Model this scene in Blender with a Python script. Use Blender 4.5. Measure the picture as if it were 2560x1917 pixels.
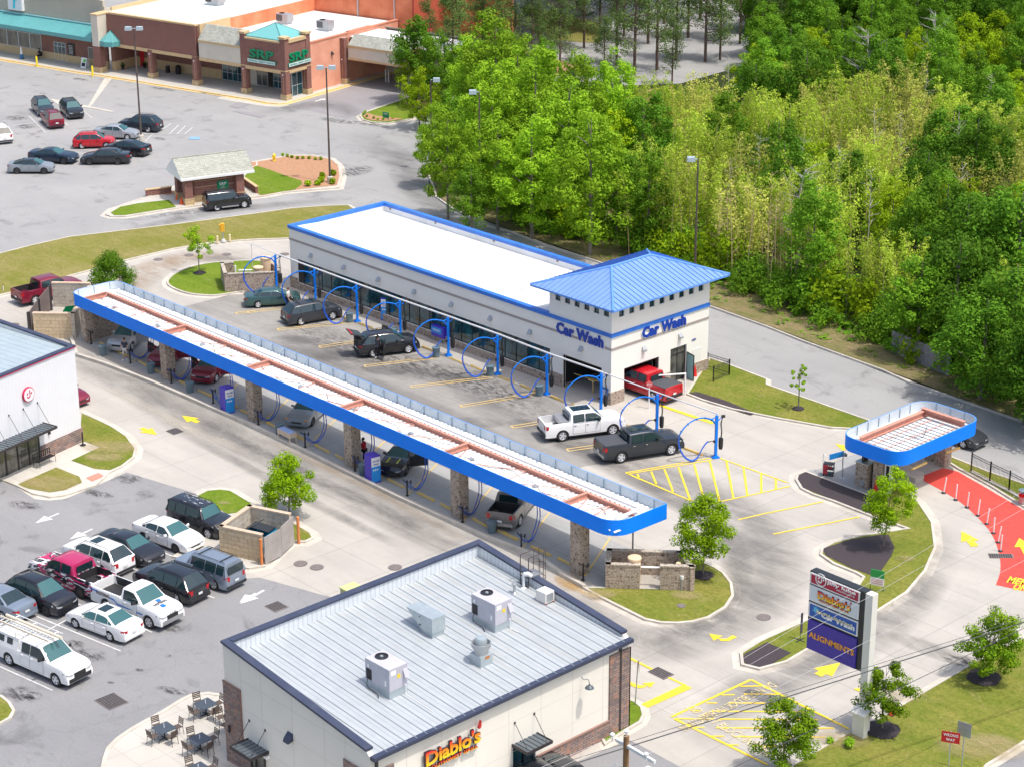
import bpy, bmesh, math, random
from math import radians as R, sin, cos, pi, sqrt
from mathutils import Vector as V, Matrix
for o in list(bpy.data.objects): bpy.data.objects.remove(o)
S=bpy.context.scene; COL=S.collection
random.seed(7)
# ------------------------------------------------------------ camera (solved from the photograph's vanishing points)
FPX=5227.666; PITCH=.363077825; ROLL=-.00373114; YAW=-.822722492
CAM=V((108.04,-100.27,56.0))
def _basis():
    fw=V((0,cos(PITCH),-sin(PITCH))); r=V((1,0,0)); u=r.cross(fw)
    r2=cos(ROLL)*r+sin(ROLL)*u; u2=-sin(ROLL)*r+cos(ROLL)*u
    m=Matrix.Rotation(-YAW,3,'Z'); return m@fw,m@r2,m@u2
FW,RT,UP=_basis()
cd=bpy.data.cameras.new('camera'); cam=bpy.data.objects.new('camera',cd); COL.objects.link(cam)
cd.sensor_width=36; cd.lens=FPX/2560*36; cd.clip_start=1; cd.clip_end=3000
cam.matrix_world=Matrix.Translation(CAM)@Matrix((RT,UP,-FW)).transposed().to_4x4()
S.camera=cam
# ------------------------------------------------------------ light
SUN=V((.41,.125,1.0)).normalized()
el=math.asin(SUN.z); az=math.atan2(SUN.y,SUN.x)
w=bpy.data.worlds.new('World'); S.world=w; w.use_nodes=True
nt=w.node_tree; nt.nodes.clear()
sk=nt.nodes.new('ShaderNodeTexSky'); sk.sky_type='NISHITA'; sk.sun_disc=False; sk.sun_elevation=el; sk.sun_rotation=R(90)-az
sk.air_density=1.0; sk.dust_density=4.0; sk.ozone_density=.6
bg=nt.nodes.new('ShaderNodeBackground'); bg.inputs[1].default_value=.15
ow=nt.nodes.new('ShaderNodeOutputWorld'); nt.links.new(sk.outputs[0],bg.inputs[0]); nt.links.new(bg.outputs[0],ow.inputs[0])
sl=bpy.data.lights.new('sun','SUN'); sl.energy=2.15; sl.angle=R(.6); sl.color=(1,.965,.91)
so=bpy.data.objects.new('sun',sl); COL.objects.link(so); so.rotation_euler=SUN.to_track_quat('Z','Y').to_euler(); so.location=(0,0,80)
S.view_settings.view_transform='Standard'; S.view_settings.look='None'; S.view_settings.exposure=.62; S.view_settings.gamma=1
S.render.engine='CYCLES'
# ------------------------------------------------------------ pixel -> place
def ray(px,py): return FW+(px-1280)/FPX*RT-(py-958.5)/FPX*UP
def W(p,z=0):
    d=ray(*p); t=(z-CAM.z)/d.z; return (CAM.x+d.x*t, CAM.y+d.y*t)
def W3(p,z=0): a=W(p,z); return V((a[0],a[1],z))
def _T(ox,oy): return lambda *a:(ox+a[0]/3.45,oy+a[1]/3.45)
t1,t2,t3,t4=[_T(x,0) for x in (0,640,1280,1920)]
t5,t6,t7,t8=[_T(x,480) for x in (0,640,1280,1920)]
t9,ta,tb,tc=[_T(x,960) for x in (0,640,1280,1920)]
td,te,tf,tg=[_T(x,1437) for x in (0,640,1280,1920)]
def ov(x,y): return (x*1.1578,y*1.1578)
def L(f,*a): return [f(a[i],a[i+1]) for i in range(0,len(a),2)]   # list of tile points
def P(pts,z=0): return [W(p,z) for p in pts]
def onp(p,ax,val):      # where the pixel's ray meets the plane x=val or y=val -> (other coordinate, z)
    d=ray(*p); t=(val-CAM[ax])/d[ax]; q=CAM+d*t; return (q[1-ax],q.z)
# ------------------------------------------------------------ tags and mesh building
def tag(o,label=None,cat=None,group=None,kind=None):
    if label: o['label']=label
    if cat: o['category']=cat
    if group: o['group']=group
    if kind: o['kind']=kind
    return o
def empty(name,loc=(0,0,0),rz=0,label=None,cat=None,group=None):
    o=bpy.data.objects.new(name,None); COL.objects.link(o); o.location=(loc[0],loc[1],loc[2] if len(loc)>2 else 0); o.rotation_euler=(0,0,rz)
    o.empty_display_size=.3
    return tag(o,label,cat,group)
def copy_tree(o,parent=None):
    c=o.copy(); COL.objects.link(c); c.parent=parent
    for ch in list(o.children): copy_tree(ch,c)
    return c
class MB:
    def __init__(s): s.v=[]; s.f=[]; s.m=[]; s.mi=0
    def add(s,vs,fs):
        b=len(s.v); s.v+=[tuple(v) for v in vs]; s.f+=[tuple(b+i for i in f) for f in fs]; s.m+=[s.mi]*len(fs); return s
    def box(s,x0,x1,y0,y1,z0,z1,rz=0,c=None):
        vs=[(x,y,z) for z in (z0,z1) for x,y in ((x0,y0),(x1,y0),(x1,y1),(x0,y1))]
        if rz:
            cx,cy=c or ((x0+x1)/2,(y0+y1)/2)
            vs=[(cx+(x-cx)*cos(rz)-(y-cy)*sin(rz),cy+(x-cx)*sin(rz)+(y-cy)*cos(rz),z) for x,y,z in vs]
        return s.add(vs,[(3,2,1,0),(4,5,6,7),(0,1,5,4),(1,2,6,5),(2,3,7,6),(3,0,4,7)])
    def quad(s,*p): return s.add(p,[tuple(range(len(p)))])
    def prism(s,poly,z0,z1,cap0=True):
        n=len(poly)
        if sum(poly[i][0]*poly[(i+1)%n][1]-poly[(i+1)%n][0]*poly[i][1] for i in range(n))<0: poly=poly[::-1]
        vs=[(x,y,z0) for x,y in poly]+[(x,y,z1) for x,y in poly]
        fs=[tuple(range(n,2*n))]+[(i,(i+1)%n,n+(i+1)%n,n+i) for i in range(n)]
        if cap0: fs.append(tuple(range(n-1,-1,-1)))
        return s.add(vs,fs)
    def tube(s,path,r,n=6,cap=True):
        path=[V(p) for p in path]; k=len(path); rs=r if isinstance(r,(list,tuple)) else [r]*k
        vs=[]; up=V((0,0,1))
        for i,p in enumerate(path):
            t=(path[min(i+1,k-1)]-path[max(i-1,0)])
            if t.length<1e-6: t=V((0,0,1))
            t.normalize(); a=t.cross(up if abs(t.z)<.95 else V((1,0,0))).normalized(); b=t.cross(a)
            vs+=[p+rs[i]*(cos(2*pi*j/n)*a+sin(2*pi*j/n)*b) for j in range(n)]
        fs=[(i*n+j,(i+1)*n+j,(i+1)*n+(j+1)%n,i*n+(j+1)%n) for i in range(k-1) for j in range(n)]
        if cap: fs+=[tuple(range(n)),tuple(range(k*n-1,(k-1)*n-1,-1))]
        return s.add(vs,fs)
    def lathe(s,prof,n=16,c=(0,0,0),ax='z',cap=True):
        vs=[]
        for r,z in prof:
            for j in range(n):
                a=2*pi*j/n; p=(r*cos(a),r*sin(a),z)
                if ax=='y': p=(p[0],p[2],p[1])
                if ax=='x': p=(p[2],p[0],p[1])
                vs.append((c[0]+p[0],c[1]+p[1],c[2]+p[2]))
        k=len(prof)
        fs=[(i*n+j,i*n+(j+1)%n,(i+1)*n+(j+1)%n,(i+1)*n+j) for i in range(k-1) for j in range(n)]
        if cap and prof[0][0]>1e-4: fs.append(tuple(range(n-1,-1,-1)))
        if cap and prof[-1][0]>1e-4: fs.append(tuple(range((k-1)*n,k*n)))
        return s.add(vs,fs)
    def xf(s,m):
        s.v=[tuple(m@V(v)) for v in s.v]; return s
    def build(s,name,mats,parent=None,smooth=False,loc=None,rz=0):
        me=bpy.data.meshes.new(name); me.from_pydata(s.v,[],s.f)
        if not isinstance(mats,(list,tuple)): mats=[mats]
        for m in mats: me.materials.append(m)
        if any(s.m): me.polygons.foreach_set('material_index',s.m)
        if smooth:
            me.polygons.foreach_set('use_smooth',[True]*len(s.f))
            if smooth is not True: me.set_sharp_from_angle(angle=R(smooth))
        me.update(); o=bpy.data.objects.new(name,me); COL.objects.link(o)
        if parent: o.parent=parent
        if loc: o.location=(loc[0],loc[1],loc[2] if len(loc)>2 else 0)
        if rz: o.rotation_euler=(0,0,rz)
        return o
def sm(pts,n=4,closed=True):     # Catmull-Rom through points
    out=[]; k=len(pts)
    for i in range(k if closed else k-1):
        p=[pts[(i+j-1)%k] if closed else pts[min(max(i+j-1,0),k-1)] for j in range(4)]
        for s_ in range(n):
            t=s_/n
            out.append(tuple(.5*((2*p[1][c])+(-p[0][c]+p[2][c])*t+(2*p[0][c]-5*p[1][c]+4*p[2][c]-p[3][c])*t*t+(-p[0][c]+3*p[1][c]-3*p[2][c]+p[3][c])*t**3) for c in range(len(p[1]))))
    if not closed: out.append(tuple(pts[-1]))
    return out
def area(p): return sum(p[i][0]*p[(i+1)%len(p)][1]-p[(i+1)%len(p)][0]*p[i][1] for i in range(len(p)))/2
def offset(poly,d,closed=True):   # moves left of the walking direction
    n=len(poly); out=[]
    for i in range(n):
        a,b,c=V(poly[i-1] if (closed or i) else poly[0]),V(poly[i]),V(poly[(i+1)%n] if (closed or i<n-1) else poly[-1])
        e1=(b-a); e2=(c-b)
        if e1.length<1e-6: e1=e2
        if e2.length<1e-6: e2=e1
        e1.normalize(); e2.normalize(); n1=V((-e1.y,e1.x)); n2=V((-e2.y,e2.x)); m=n1+n2
        if m.length<.2: m=n1
        m.normalize(); k=min(1.8,1/max(.3,m.dot(n1))); q=b+m*d*k; out.append((q.x,q.y))
    return out
# ------------------------------------------------------------ materials
MATS={}
def nodes(name):
    m=bpy.data.materials.new(name); m.use_nodes=True; t=m.node_tree; b=t.nodes['Principled BSDF']; MATS[name]=m; return m,t,b
def col(c): return (c[0],c[1],c[2],1)
def coords(t,kind='obj'):
    if kind=='world': return t.nodes.new('ShaderNodeNewGeometry').outputs['Position']
    return t.nodes.new('ShaderNodeTexCoord').outputs['Object']
def noise(t,vec,sc,det=4,rough=.55,dist=0):
    n=t.nodes.new('ShaderNodeTexNoise'); n.inputs['Scale'].default_value=sc; n.inputs['Detail'].default_value=det; n.inputs['Roughness'].default_value=rough
    n.inputs['Distortion'].default_value=dist; t.links.new(vec,n.inputs['Vector']); return n.outputs['Fac']
def ramp(t,f,a,b):
    n=t.nodes.new('ShaderNodeMapRange'); n.inputs[1].default_value=a; n.inputs[2].default_value=b; t.links.new(f,n.inputs[0]); return n.outputs[0]
def mix(t,f,a,b,mode='MIX'):
    n=t.nodes.new('ShaderNodeMix'); n.data_type='RGBA'; n.blend_type=mode
    for s,v in ((n.inputs[0],f),(n.inputs[6],a),(n.inputs[7],b)):
        if isinstance(v,(int,float)): s.default_value=v
        elif isinstance(v,(tuple,list)): s.default_value=col(v)
        else: t.links.new(v,s)
    return n.outputs[2]
def math_(t,op,a,b=0):
    n=t.nodes.new('ShaderNodeMath'); n.operation=op
    for s,v in ((n.inputs[0],a),(n.inputs[1],b)):
        if isinstance(v,(int,float)): s.default_value=v
        else: t.links.new(v,s)
    return n.outputs[0]
def bump(t,b,h,st=.3,d=.02):
    n=t.nodes.new('ShaderNodeBump'); n.inputs['Strength'].default_value=st; n.inputs['Distance'].default_value=d
    t.links.new(h,n.inputs['Height']); t.links.new(n.outputs[0],b.inputs['Normal'])
def mat(name,c,r=.6,metal=0,c2=None,sc=2,bmp=0,spec=None,coat=0,emit=0,lo=.35,hi=.65):
    m,t,b=nodes(name); b.inputs['Base Color'].default_value=col(c); b.inputs['Roughness'].default_value=r; b.inputs['Metallic'].default_value=metal
    if spec is not None: b.inputs['Specular IOR Level'].default_value=spec
    if coat: b.inputs['Coat Weight'].default_value=coat; b.inputs['Coat Roughness'].default_value=.06
    if c2 or bmp:
        f=noise(t,coords(t),sc,5)
        if c2: t.links.new(mix(t,ramp(t,f,lo,hi),c,c2),b.inputs['Base Color'])
        if bmp: bump(t,b,f,bmp)
    if emit: b.inputs['Emission Color'].default_value=col(c); b.inputs['Emission Strength'].default_value=emit
    return m
def wallvec(t,scale=1):   # (x+y, z): masonry laid out on any upright face of a box
    s=t.nodes.new('ShaderNodeSeparateXYZ'); t.links.new(coords(t),s.inputs[0])
    c=t.nodes.new('ShaderNodeCombineXYZ'); t.links.new(math_(t,'ADD',s.outputs[0],s.outputs[1]),c.inputs[0]); t.links.new(s.outputs[2],c.inputs[1]); return c.outputs[0],s
def masonry(name,c1,c2,mortar,bw=.2,bh=.07,ms=.012,c3=None,bmp=.4,nsc=8):
    m,t,b=nodes(name); v,s=wallvec(t); k=t.nodes.new('ShaderNodeTexBrick'); t.links.new(v,k.inputs['Vector'])
    k.inputs['Color1'].default_value=col(c1); k.inputs['Color2'].default_value=col(c2); k.inputs['Mortar'].default_value=col(mortar)
    k.inputs['Scale'].default_value=1; k.inputs['Brick Width'].default_value=bw; k.inputs['Row Height'].default_value=bh; k.inputs['Mortar Size'].default_value=ms; k.inputs['Bias'].default_value=0
    c=k.outputs[0]; f=noise(t,coords(t),nsc,3)
    c=mix(t,ramp(t,f,.5,.68),c,c3 or mortar)
    c=mix(t,ramp(t,noise(t,coords(t),.7,4),.3,.8),c,mix(t,.25,c,(.05,.045,.04)))
    t.links.new(c,b.inputs['Base Color']); b.inputs['Roughness'].default_value=.9; bump(t,b,k.outputs['Fac'],-bmp if 0 else bmp,-.02); return m
def ribbed(name,c,step,axis=0,r=.4,metal=0,c2=None,st=.6,width=.12):   # standing-seam / ribbed sheet
    m,t,b=nodes(name); s=t.nodes.new('ShaderNodeSeparateXYZ'); t.links.new(coords(t),s.inputs[0])
    f=math_(t,'FRACT',math_(t,'MULTIPLY',s.outputs[axis] if axis<3 else math_(t,'ADD',s.outputs[0],s.outputs[1]),1/step)); g=math_(t,'LESS_THAN',f,width)
    n=noise(t,coords(t),1.2,5); cc=mix(t,ramp(t,n,.3,.75),c,c2 or tuple(x*.85 for x in c))
    t.links.new(mix(t,math_(t,'MULTIPLY',g,.45),cc,tuple(x*.6 for x in c)),b.inputs['Base Color'])
    b.inputs['Roughness'].default_value=r; b.inputs['Metallic'].default_value=metal; bump(t,b,g,st,.03); return m
def asphalt(name,base,dark,light,stain=.5,joint=0):
    m,t,b=nodes(name); p=coords(t,'world')
    f=ramp(t,noise(t,p,.09,6,.6),.35,.68); c=mix(t,f,base,light)
    c=mix(t,ramp(t,noise(t,p,.33,5,.65,.6),.56,.74),c,mix(t,stain,base,dark))
    mp=t.nodes.new('ShaderNodeMapping'); mp.inputs['Scale'].default_value=(.5,3.2,1); mp.inputs['Rotation'].default_value=(0,0,R(-20)); t.links.new(p,mp.inputs[0])
    c=mix(t,math_(t,'MULTIPLY',ramp(t,noise(t,mp.outputs[0],.22,6,.7),.52,.8),.22),c,dark)
    c=mix(t,math_(t,'MULTIPLY',ramp(t,noise(t,p,9,3,.7),.35,.75),.3),c,dark)
    vo=t.nodes.new('ShaderNodeTexVoronoi'); vo.feature='DISTANCE_TO_EDGE'; vo.inputs['Scale'].default_value=.09
    dn=t.nodes.new('ShaderNodeMix'); dn.data_type='VECTOR'; dn.inputs[0].default_value=.06
    nn=t.nodes.new('ShaderNodeTexNoise'); nn.inputs['Scale'].default_value=.6; t.links.new(p,nn.inputs['Vector'])
    sc=t.nodes.new('ShaderNodeVectorMath'); sc.operation='MULTIPLY_ADD'; sc.inputs[1].default_value=(4,4,0); t.links.new(nn.outputs['Color'],sc.inputs[0]); t.links.new(p,sc.inputs[2])
    t.links.new(sc.outputs[0],vo.inputs['Vector'])
    cr=math_(t,'LESS_THAN',vo.outputs['Distance'],.0035)
    c=mix(t,math_(t,'MULTIPLY',cr,.16),c,dark)
    vs=t.nodes.new('ShaderNodeTexVoronoi'); vs.inputs['Scale'].default_value=.16; t.links.new(sc.outputs[0],vs.inputs['Vector'])
    oil=math_(t,'MULTIPLY',ramp(t,vs.outputs['Distance'],.16,.05),ramp(t,noise(t,p,1.3,5,.7),.42,.6))
    c=mix(t,math_(t,'MULTIPLY',oil,stain),c,tuple(x*.35 for x in dark))
    t.links.new(c,b.inputs['Base Color']); b.inputs['Roughness'].default_value=.93; bump(t,b,noise(t,p,30,2),.15,.02); return m
def concrete(name,c,dirt,jx=4.5,jy=4.5,rot=0,amt=.5,jamt=.45):
    m,t,b=nodes(name); p=coords(t,'world')
    mp=t.nodes.new('ShaderNodeMapping'); mp.inputs['Rotation'].default_value=(0,0,rot); t.links.new(p,mp.inputs[0])
    k=t.nodes.new('ShaderNodeTexBrick'); k.offset=0; t.links.new(mp.outputs[0],k.inputs['Vector']); k.inputs['Scale'].default_value=1
    k.inputs['Brick Width'].default_value=jx; k.inputs['Row Height'].default_value=jy; k.inputs['Mortar Size'].default_value=.022; k.inputs['Bias'].default_value=0
    k.inputs['Color1'].default_value=(1,1,1,1); k.inputs['Color2'].default_value=(.93,.93,.93,1); k.inputs['Mortar'].default_value=(1,1,1,1)
    cc=mix(t,ramp(t,noise(t,p,.22,6,.6),.35,.7),c,tuple(x*.86 for x in c))
    cc=mix(t,1,cc,k.outputs[0],'MULTIPLY')
    ms=t.nodes.new('ShaderNodeMapping'); ms.inputs['Scale'].default_value=(.25,1.6,1); ms.inputs['Rotation'].default_value=(0,0,rot); t.links.new(p,ms.inputs[0])
    cc=mix(t,math_(t,'MULTIPLY',ramp(t,noise(t,ms.outputs[0],.3,7,.65),.42,.75),amt),cc,dirt)
    cc=mix(t,math_(t,'MULTIPLY',ramp(t,noise(t,p,1.7,6,.7),.5,.8),amt*.6),cc,dirt)
    cc=mix(t,math_(t,'MULTIPLY',k.outputs['Fac'],jamt),cc,tuple(x*.45 for x in dirt))
    t.links.new(cc,b.inputs['Base Color']); b.inputs['Roughness'].default_value=.85; return m
def grass(name,g,dry,bare,dryamt=.5,sc=.25):
    m,t,b=nodes(name); p=coords(t,'world')
    c=mix(t,ramp(t,noise(t,p,sc,6,.65),.36,.66),g,dry)
    c=mix(t,math_(t,'MULTIPLY',ramp(t,noise(t,p,sc*2.6,6,.7,.5),.55,.72),dryamt),c,bare)
    c=mix(t,ramp(t,noise(t,p,5,4,.7),.3,.8),c,tuple(x*.55 for x in g))
    mp=t.nodes.new('ShaderNodeMapping'); mp.inputs['Scale'].default_value=(.15,2.4,1); t.links.new(p,mp.inputs[0])
    c=mix(t,math_(t,'MULTIPLY',ramp(t,noise(t,mp.outputs[0],.8,4),.45,.7),.3),c,dry)
    t.links.new(c,b.inputs['Base Color']); b.inputs['Roughness'].default_value=.95; b.inputs['Specular IOR Level'].default_value=.15; bump(t,b,noise(t,p,14,3),.6,.06); return m
M_as1=asphalt('asphalt_pale',(.30,.298,.292),(.12,.12,.12),(.355,.35,.34),.6)
M_as2=asphalt('asphalt_lot',(.235,.235,.24),(.10,.10,.10),(.285,.284,.286),.75)
M_as3=asphalt('asphalt_road',(.38,.375,.365),(.13,.13,.14),(.46,.46,.455),.45)
M_as4=asphalt('asphalt_patch',(.27,.255,.26),(.12,.11,.115),(.31,.30,.31),.3)
M_con=concrete('concrete_drive',(.475,.445,.395),(.27,.25,.225),4.6,4.6,0,.42)
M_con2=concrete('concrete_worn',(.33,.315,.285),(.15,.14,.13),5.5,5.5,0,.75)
M_con3=concrete('concrete_canopy_lane',(.40,.40,.385),(.2,.2,.2),3.8,6,0,.5)  # plain grey concrete laid under the canopies
M_conw=concrete('concrete_walk',(.55,.52,.46),(.40,.37,.33),1.6,1.6,0,.3,.35)
M_kerb=mat('kerb_concrete',(.56,.52,.45),.85,c2=(.46,.42,.36),sc=1.1,bmp=.2)
M_grass=grass('grass_lawn',(.14,.19,.02),(.28,.25,.06),(.37,.29,.13),.6)
M_grassg=grass('grass_green',(.13,.22,.012),(.2,.26,.03),(.42,.36,.2),.35)
M_grassd=grass('grass_dry',(.20,.21,.035),(.31,.26,.10),(.40,.31,.16),.65)
M_verge=grass('verge_soil',(.16,.17,.05),(.30,.22,.13),(.36,.25,.16),.8,.5)
M_floor=grass('forest_floor',(.03,.05,.012),(.05,.06,.02),(.12,.08,.045),.4)
M_mulch=mat('mulch_black',(.028,.022,.024),.95,c2=(.07,.055,.06),sc=22,bmp=1)
M_mulchb=mat('mulch_brown',(.33,.17,.09),.95,c2=(.46,.26,.15),sc=6,bmp=.8)
M_yel=mat('paint_yellow',(.86,.60,.015),.6,c2=(.8,.56,.05),sc=4)
def faded(name,c,c0,k=.5):
    m,t,b=nodes(name); p=coords(t,'world'); t.links.new(mix(t,ramp(t,noise(t,p,2.2,6,.75),.45-.3*k,.75-.2*k),c,c0),b.inputs['Base Color']); b.inputs['Roughness'].default_value=.8; return m
M_yelw=faded('paint_yellow_worn',(.74,.47,.06),(.5,.42,.28),.3)
M_white=faded('paint_white_worn',(.75,.75,.74),(.45,.45,.45),.5)
M_red=faded('paint_red',(.68,.045,.035),(.58,.07,.05),.6)
M_blue=mat('metal_blue',(.0,.20,.78),.45,c2=(.0,.18,.72),sc=1,spec=.3)

def wearmat(name,c,r=.9,k=1.0,sc=1.0,lo=.28,hi=.68):
    m=bpy.data.materials.new(name); m.use_nodes=True; t=m.node_tree; b=t.nodes['Principled BSDF']; b.inputs['Base Color'].default_value=col(c); b.inputs['Roughness'].default_value=r; MATS[name]=m
    at=t.nodes.new('ShaderNodeAttribute'); at.attribute_name='wear'; p=coords(t,'world'); mp=t.nodes.new('ShaderNodeMapping'); mp.inputs['Scale'].default_value=(.5,1.3,1); t.links.new(p,mp.inputs[0])
    f=math_(t,'MULTIPLY',math_(t,'MULTIPLY',at.outputs['Fac'],ramp(t,noise(t,mp.outputs[0],sc,7,.7,.4),lo,hi)),k); tr=t.nodes.new('ShaderNodeBsdfTransparent'); mx=t.nodes.new('ShaderNodeMixShader')
    t.links.new(f,mx.inputs[0]); t.links.new(tr.outputs[0],mx.inputs[1]); t.links.new(b.outputs[0],mx.inputs[2]); t.links.new(mx.outputs[0],t.nodes['Material Output'].inputs[0]); return m
W_tyre=wearmat('wear_tyre',(.16,.155,.15),.9,.62,.35); W_oil=wearmat('wear_oil',(.05,.045,.045),.8,.75,2.6,.44,.62); W_rust=wearmat('wear_rust',(.50,.30,.09),.9,.75,1.5); W_brown=wearmat('wear_brown',(.36,.25,.15),.9,.6,.5); W_bare=wearmat('wear_bare',(.42,.33,.17),.9,.75,.7); W_light=wearmat('wear_light',(.60,.54,.43),.9,.7,.5)
# ============================================================ GROUND
def sheet(name,poly,z,m,label=None):
    mb=MB(); n=len(poly)
    if area(poly)<0: poly=poly[::-1]
    mb.add([(x,y,z) for x,y in poly],[tuple(range(n))]); o=mb.build(name,m); tag(o,label or name.replace('_',' '),kind='structure'); return o
def island(poly,m,name='grass',zt=.11,kw=.17,kh=.14,gut=.45,open_=None,kerb=True):
    if area(poly)<0: poly=poly[::-1]
    inn=offset(poly,kw)
    sheet(name,inn,zt,m)
    if kerb: kerbline(poly+[poly[0]],kw,kh,gut)
def kerbline(line,kw=.17,kh=.14,gut=.45,m=None,base=0):   # left of the line is the raised side
    closed=V(line[0]).to_tuple(3)==V(line[-1]).to_tuple(3)
    ln=line[:-1] if closed else line
    outg=offset(ln,-gut,closed); inn=offset(ln,kw,closed); n=len(ln)
    mb=MB(); vs=[]
    for i in range(n):
        vs+=[(outg[i][0],outg[i][1],base+.006),(outg[i][0],outg[i][1],base+.018),(ln[i][0],ln[i][1],base+.02),(ln[i][0],ln[i][1],base+kh),(inn[i][0],inn[i][1],base+kh+.005),(inn[i][0],inn[i][1],base)]
    fs=[]
    for i in range(n if closed else n-1):
        a=i*6; b=((i+1)%n)*6
        fs+=[(a+j,b+j,b+j+1,a+j+1) for j in range(5)]
    mb.add(vs,fs); o=mb.build('kerb',m or M_kerb); tag(o,'kerb',kind='structure')
sheet('ground',[(-500,-400),(400,-400),(400,500),(-500,500)],-.05,M_floor,'ground')
# --- asphalt of the shopping centre lot and the service road behind the car wash
lot=[(-420,120),(-200,-60),W((-300,730)),W(t5(0,560)),W(t5(600,420)),W(t5(1500,310)),W(t6(200,175)),(-20,6),(9,8),W(t7(1700,1440)),W(tc(0,25)),W(tc(870,320)),W(tc(1560,640)),W(tc(2208,890)),W((3100,1500)),W((3200,1250)),
 W(tc(2208,330)),W(tc(1600,120)),W(tc(1240,0)),W(t8(600,1400)),W(t8(0,1170)),W(t7(1690,985)),W(t7(750,610)),W(t7(0,335)),W(t6(1700,150)),W(t6(1480,0)),W(t2(1500,1500)),W(t2(1480,1400)),W(t2(1600,1200)),W((1250,300)),W((1400,220)),W((1700,210)),W((1950,140)),W((1960,60)),W((1880,-80)),W((1700,-300)),(-420,420)]
sheet('road',lot,0,M_as1,'pale asphalt shopping centre lot and service road')
kerbline(P([tc(2208,330),tc(1600,120),tc(1240,0),t8(1000,1545),t8(600,1400),t8(300,1290),t8(0,1170),t7(1690,985),t7(750,610),t7(300,470),t7(0,350),t6(2000,300),t6(1700,150),t6(1560,50),t2(1540,1620),t2(1495,1530),t2(1480,1440),t2(1540,1370),t2(1620,1350)])[::-1][::-1],.16,.15,.4)
verge=P([tc(2208,320),tc(1600,110),t8(1300,1650),t8(600,1392),t8(0,1160),t7(1690,975),t7(750,600),t7(0,340),t6(1700,140),t6(1490,-20),t2(1510,1530),t2(1500,1440),t2(1640,1360)])+[W((1500,500)),W((2000,750)),W((2700,1000))]
sheet('verge',verge,.1,M_verge,'weedy verge beside the service road')
# --- big concrete drive of the car wash
drive=P([(-350,860),t5(0,905),t5(150,868),t5(560,748),t5(800,682),t5(1040,612),t5(1500,502),t5(1870,442),t5(2208,421),t6(400,415)])+[(-12,8),(6,8)]+P([t7(1860,1560),tb(1500,95),tb(1640,150),tb(2208,295),tc(600,392),tc(720,400),tc(1000,500),tc(1480,640),tc(2208,1000),(2900,1500),(2900,1700),tg(2208,545),tg(1300,1035),tg(800,1325),tg(650,1385),tg(200,1645),(1930,1990),(1500,2300),(500,2300),(-600,1600)])
sheet('pavement',drive,.012,M_con,'pale concrete drive around the car wash')
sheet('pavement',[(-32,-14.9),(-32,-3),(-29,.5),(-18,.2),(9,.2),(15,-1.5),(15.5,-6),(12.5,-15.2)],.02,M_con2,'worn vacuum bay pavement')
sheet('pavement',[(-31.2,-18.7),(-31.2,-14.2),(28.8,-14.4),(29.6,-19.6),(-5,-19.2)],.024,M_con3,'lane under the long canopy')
# --- lower-left parking lot
sheet('pavement',P([(-300,1175),t9(0,838),t9(140,885),t9(300,990),t9(430,1003),t9(560,990),t9(800,890),t9(1090,760),t9(1690,942),(575,1320),(560,1420),(600,1447),(648,1443),(825,1492)])+[(24,-34),(33,-38),(36,-52)]+P([(1000,2500),(-800,2300)]),.022,M_as2,'grey asphalt parking lot')
sheet('pavement',P([(1180,2100),tf(450,1656),tf(1005,1422),tf(1080,1455),tf(1460,1660),(1760,1990)]),.022,M_as2,'asphalt in front of the restaurant')
# dark drain strip / repaired lane near the credit union drive-through
sheet('pavement',P([t2(300,925),t2(640,815),t2(830,750),t2(1340,832),t2(890,990),t2(790,1028)]),.012,M_as4,'asphalt apron of the drive through')
# --- red lane
red=sm(P([tc(1335,830),tc(1520,930),tc(1700,1050),tc(1900,1250),tc(1985,1430),tc(2005,1600),tg(1965,85)]),4,False)
sheet('lane_paint',red+P([tg(2208,138),(2760,1580),(2900,1480),tc(2208,1085),tc(1900,905),tc(1640,755),tc(1510,722),tc(1335,790)]),.024,M_red,'red painted membership lane')
# --- islands
def isl(pts,m,s=0,**k):
    p=P(pts); island(sm(p,s) if s else p,m,**k)
isl([t5(-900,780),t5(0,538),t5(250,473),t5(600,395),t5(1500,288),t5(2208,193),t6(300,150),t6(600,128),t6(800,122),t6(860,160),t6(300,412),t6(0,422),t5(2000,436),t5(1870,442),t5(1500,502),t5(1040,612),t5(800,682),t5(560,748),t5(150,868),t5(0,903),t5(-900,1100)],M_grassd,gut=.3)
# credit-union kiosk island
isl([t5(905,205),t5(960,155),t5(1140,95),t5(1390,10),t1(1560,1600),t1(2208,1440),t2(0,1400),t2(300,1345),t2(480,1345),t2(650,1375),t2(725,1440),t2(745,1530),t2(720,1630),t6(250,12),t6(80,45),t5(2150,60),t5(1740,125),t5(1530,150),t5(1090,222),t5(960,222)],M_conw,name='pavement')
def bed(pts,m,z=.13,s=0,name='grass'): p=P(pts,0); sheet(name,sm(p,s) if s else p,z,m)
bed([t5(955,190),t5(1040,140),t5(1190,110),t5(1460,80),t5(1520,142),t5(1080,212),t5(985,213)],M_grassg)
bed([t5(1404,12),t5(1500,0),t5(1545,6),t5(1540,28),t5(1430,40)],M_mulchb,name='mulch')
bed([t1(2160,1410),t2(10,1408),t2(300,1355),t2(480,1355),t2(640,1385),t2(705,1440),t2(720,1530),t2(700,1610),t2(340,1650),t6(40,45),t6(0,15),t5(2130,-40)],M_mulchb,name='mulch')
bed([t1(2110,1530),t1(2208,1440),t2(100,1470),t2(260,1530),t2(390,1570),t2(400,1600),t2(335,1650),t6(40,40),t1(2150,1610)],M_grassg,z=.14)
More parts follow.
